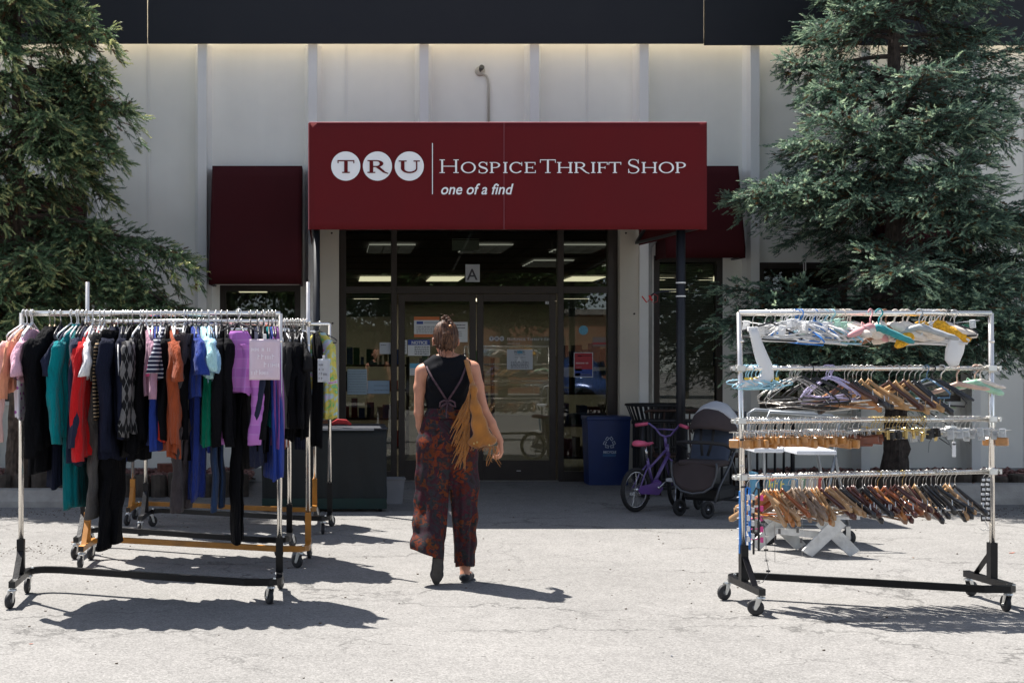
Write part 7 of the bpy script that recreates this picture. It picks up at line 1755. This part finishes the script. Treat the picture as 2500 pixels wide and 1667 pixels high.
b = MB(); b.lathe([(0, 0), (.028, 0), (.028, .001), (0, .001)], 16, T(.035, -.0042, .205) @ RX(pi/2)); b.build('red_disc', M('comic_red', (.5, .04, .03), .5, var=0), e2)
marks(e2, M('comic_yellow', (.6, .5, .03), .5, var=0), [(.02, .15, .13, .06), (.01, .17, .06, .055)], -.0045, 9, 'title_print')
bx_ = ox-.09; bi = 0
while bx_ < ox+.12:
    c_, nm = bcols[rb.randrange(len(bcols))]; w_ = rb.uniform(.012, .03); bi += 1; book(bx_, oy+.02, .322, w_, .17, rb.uniform(.18, .24), c_, '%s spined book standing on the cart, %s after the picture book' % (nm, ordn(bi)), 0, rad(3)); bx_ += w_+.002
e = book(ox+.17, oy+.02, .345, .02, .16, .14, (.5, .05, .03), 'red book lying tilted at the right end of the cart shelf', 0, rad(62))
# paper tag hanging from the third rail
e = empty('price_tag', (xp(2325, 7.35), 7.35-.02, .91), 'blank white oval plastic tag hanging below the right end of the third rail', 'tag'); b = MB(); b.box(-.011, .011, -.0015, .0015, -.045, .035, bv=.001); b.lathe([(0, -.0015), (.011, -.0015), (.011, .0015), (0, .0015)], 16, T(0, 0, .035) @ RX(pi/2)); b.build('tag_plate', wp, e); b = MB(); b.tube([(0, 0, .04), (-.006, 0, .1), (.0, .01, .165)], .0012, 5); b.build('string', steel, e)
# leaves and litter on the ground
def leaf(x, y, s, col, label, k):
    b = MB(); pts = [(-.5, 0), (-.25, .22), (.1, .28), (.35, .15), (.5, 0), (.3, -.16), (.05, -.26), (-.3, -.2)]
    vs = [(a*s, c_*s, .003+.25*s*abs(a)*(.5+.5*math.sin(k+a*3))) for a, c_ in pts]+[(0, 0, .004)]; b.add(vs, [(i, (i+1) % 8, 8) for i in range(8)]); o = b.build('dry_leaf', M('leaf_%02d' % int(col[0]*99), col, .8, var=.3, vs=60)); o.location = (x, y, 0); o.rotation_euler = (0, 0, k); return tag(o, label, 'leaf', 'dry leaves on the asphalt')
def G_(px, py): d = gd(py); return xp(px, d), d
for i, (px, py, s, c_, lab) in enumerate(((2470, 1350, .05, (.30, .08, .04), 'reddish dry leaf on the asphalt right of the hanger rack'), (2230, 1362, .03, (.18, .1, .05), 'tiny brown leaf behind the right rack\'s base bar'), (2205, 1441, .02, (.08, .06, .05), 'small dark crumb in front of the right rack base bar'), (211, 1437, .022, (.03, .03, .03), 'left of two dark specks under the front left rack'), (283, 1432, .024, (.03, .03, .03), 'right of two dark specks under the front left rack'),
        (76, 1572, .025, (.3, .1, .04), 'orange brown leaf fragment at the lower left'), (1640, 1602, .02, (.05, .06, .09), 'small dark chip on the open asphalt at lower right'), (1851, 1553, .02, (.04, .04, .04), 'small dark chip below the right rack\'s left casters'), (178, 1323, .05, (.22, .08, .02), 'orange dry leaf between the wheel stop and the racks'))):
    x, y = G_(px, py); leaf(x, y, s, c_, lab, i*1.3)
# loose grit along the left rock bed
rs2 = np.random.RandomState(8); V = []; Fc = []
tet = np.array([(1, 1, 1), (-1, -1, 1), (-1, 1, -1), (1, -1, -1)], float); tf = np.array([(0, 1, 2), (0, 3, 1), (0, 2, 3), (1, 3, 2)])
def scatter(n, cx_, cy_, sx_, sy_):
    for i in range(n):
        p = np.array([cx_+rs2.randn()*sx_, cy_+rs2.randn()*sy_, 0]); 
        if p[1] > 13.2: continue
        s = .002+.004*rs2.rand()**2; V.append(tet*s*np.array([1.3, 1, .6])+p+[0, 0, s*.5]); Fc.append(tf+4*len(Fc))
scatter(130, -2.3, 9.6, .3, .2); scatter(900, 6.6, 12.0, 1.4, .35); scatter(500, -2.8, 11.9, .9, .3); scatter(350, 2.2, 8.0, 3, 2.)
o = mesh_obj('grit', np.concatenate(V), np.concatenate(Fc), M('grit_brown', (.12, .085, .06), .95, var=.5, vs=8)); tag(o, 'loose dark grit and needles scattered on the asphalt', 'grit', kind='stuff')

# ---------------------------------------------------------------- the far side of the car park, behind the camera (seen in the glass)
brick = M('red_brick_wall', (.30, .115, .06), .9, var=.12, vs=3)
nb_ = brick.node_tree; bt = nb_.nodes.new('ShaderNodeTexBrick'); bt.inputs['Scale'].default_value = 4.5; bt.inputs['Color1'].default_value = (.34, .12, .06, 1); bt.inputs['Color2'].default_value = (.24, .085, .045, 1); bt.inputs['Mortar'].default_value = (.3, .24, .2, 1)
tcb = nb_.nodes.new('ShaderNodeTexCoord'); mpb = nb_.nodes.new('ShaderNodeMapping'); mpb.inputs['Rotation'].default_value = (pi/2, 0, 0); nb_.links.new(tcb.outputs['Object'], mpb.inputs[0]); nb_.links.new(mpb.outputs[0], bt.inputs['Vector']); nb_.links.new(bt.outputs[0], nb_.nodes['Principled BSDF'].inputs['Base Color'])
e = empty('brick_building', (7.5, -28, 0), 'long red brick building across the car park, mirrored in the door glass', 'building')
b = MB(); b.box(-2.5, 5.7, -8, 0, 0, 3.6); b.build('wall', brick, e); b = MB(); b.box(-2.7, 5.9, -8.2, .2, 3.6, 3.85); b.build('roof', M('roof_edge', (.3, .28, .25), .8), e)
for k in range(2, 3):
    b = MB(); b.box(-6.5+4*k, -5+4*k, .001, .03, 1, 2.6); w_ = b.build('window', M('dark_window', (.02, .025, .03), .15, var=0), e); b = MB(); b.box(-6.6+4*k, -4.9+4*k, .001, .06, .9, .995); b.build('sill', conc, w_)
def car(x, y, rz_, col, label):
    e = empty('parked_car', (x, y, 0), label, 'car', 'cars parked across the lot', rz=rz_); cp = M('car_paint_%d' % int(col[0]*99), col, .25, metal=.3, var=0, coat=1)
    P_ = SDF((-2.4, -1.05, .1), (2.4, 1.05, 1.75), .06)
    P_.ell((0, 0, .62), (2.3, .92, .45), .05); P_.cone((-1.7, 0, .6), (1.7, 0, .6), .5, .5, .1, (1, .6, 1.3)); P_.ell((-.2, 0, 1.05), (1.35, .75, .58), .1)
    X_, Y_, Z_ = P_.grids(); P_.D = np.maximum(P_.D, .3-Z_+0*X_).astype(np.float32)
    for xx in (-1.4, 1.4):
        for s_ in (-1, 1): P_.ell((xx, s_*.95, .34), (.42, .3, .42), .01, sub=True)
    P_.build('body', cp, e, 1)
    for s_ in (-1, 1):
        b = MB(); b.poly([(-1.2, 1.0), (-.7, 1.42), (.35, 1.45), (.85, 1.02)], s_*.71-.02, s_*.71+.02); b.build('side_window', M('dark_window', (.02, .025, .03), .15), e)
        for xx in (-1.4, 1.4): b = MB(); b.lathe([(0, -.1), (.2, -.1), (.33, -.09), (.34, .09), (.2, .1), (0, .1)], 24, T(xx, s_*.8, .34) @ RX(pi/2)); w_ = b.build('wheel', tyre, e, True); b = MB(); b.lathe([(0, -.11), (.2, -.105), (.2, .105), (0, .11)], 18, T(xx, s_*.8, .34) @ RX(pi/2)); b.build('rim', chr2, w_, True)
    return e
car(-4.6, -5.0, rad(80), (.55, .57, .6), 'silver car parked behind the camera, mirrored in the left side window'); car(3.0, -9.0, rad(95), (.06, .06, .07), 'dark car parked across the lot, mirrored in the doors'); car(7.6, -9.6, rad(88), (.05, .10, .28), 'blue car parked across the lot, mirrored in the right side window')
leafm = needle_mat('broad_leaves', (.02, .05, .015), (.06, .12, .03), (.12, .2, .06))
def broad_tree(x, y, H, R, label, seed):
    rs_ = np.random.RandomState(seed); e = empty('shade_tree', (x, y, 0), label, 'tree', 'trees across the car park'); b = MB(); b.tube([(0, 0, 0), (.05, .05, 2), (.0, .1, H*.6)], [.2, .16, .1], 10)
    for i in range(9):
        a = i*2*pi/9; b.tube([(0, .05, H*.35+.15*i), (.5*R*math.cos(a), .5*R*math.sin(a), H*.5+.2*i), (.85*R*math.cos(a), .85*R*math.sin(a), H*.6+.22*i)], [.09, .05, .02], 6)
    b.build('trunk', bark1, e); n = 17000; C_ = rs_.randn(60, 3); C_ = C_/np.linalg.norm(C_, axis=1, keepdims=True)*rs_.rand(60, 1)**.4*np.array([R, R, R*.8])*.85+[0, 0, H*.66]; P = C_[rs_.randint(0, 60, n)]+rs_.randn(n, 3)*R*.14
    shoots_mesh('crown', P, rs_.randn(n, 3), np.full(n, .12), np.full(n, .16), rs_.rand(n), leafm, e, 3, seed, .06); return e
for i, (x, y, H, R, lab) in enumerate(((-9, -16, 9, 3.6, 'large tree furthest left across the car park'), (-4, -17, 9.5, 3.8, 'large tree second from left across the car park'), (-.2, -15, 8.5, 3.3, 'large tree third from left across the car park'), (3.3, -16, 8.2, 3.2, 'large tree straight across from the doors'), (6.6, -20, 7.5, 2.8, 'smaller tree in front of the brick building'), (1.7, -20, 9.5, 3.9, 'tallest tree, added behind the row to cover sky in the door glass'), (11, -36, 11, 4.5, 'large tree added behind the brick building to darken mirrored sky'), (13.5, -19, 9, 3.4, 'large tree at the right across the car park'))): broad_tree(x, y, H, R, lab, 30+i)  # tallest tree and the one behind the brick added to block mirrored sky
e = empty('hedge', (-9, -25, 0), 'long tall dark hedge added across the car park to darken the left door', 'hedge')  # added out of view to darken the pale reflection in the glass
b = MB(); b.box(-20, 13.5, -.6, .6, 0, 3.0, bv=.2); b.build('hedge_core', M('hedge_inner', (.012, .02, .01), .95, var=.4), e)
rs_ = np.random.RandomState(51); P = np.stack([rs_.rand(22000)*34-20.3, .55+rs_.rand(22000)*.5, rs_.rand(22000)**.8*3.4], 1)
shoots_mesh('hedge_leaves', P, rs_.randn(22000, 3), np.full(22000, .12), np.full(22000, .15), rs_.rand(22000)*.6+.1, leafm, e, 3, 52, .05)
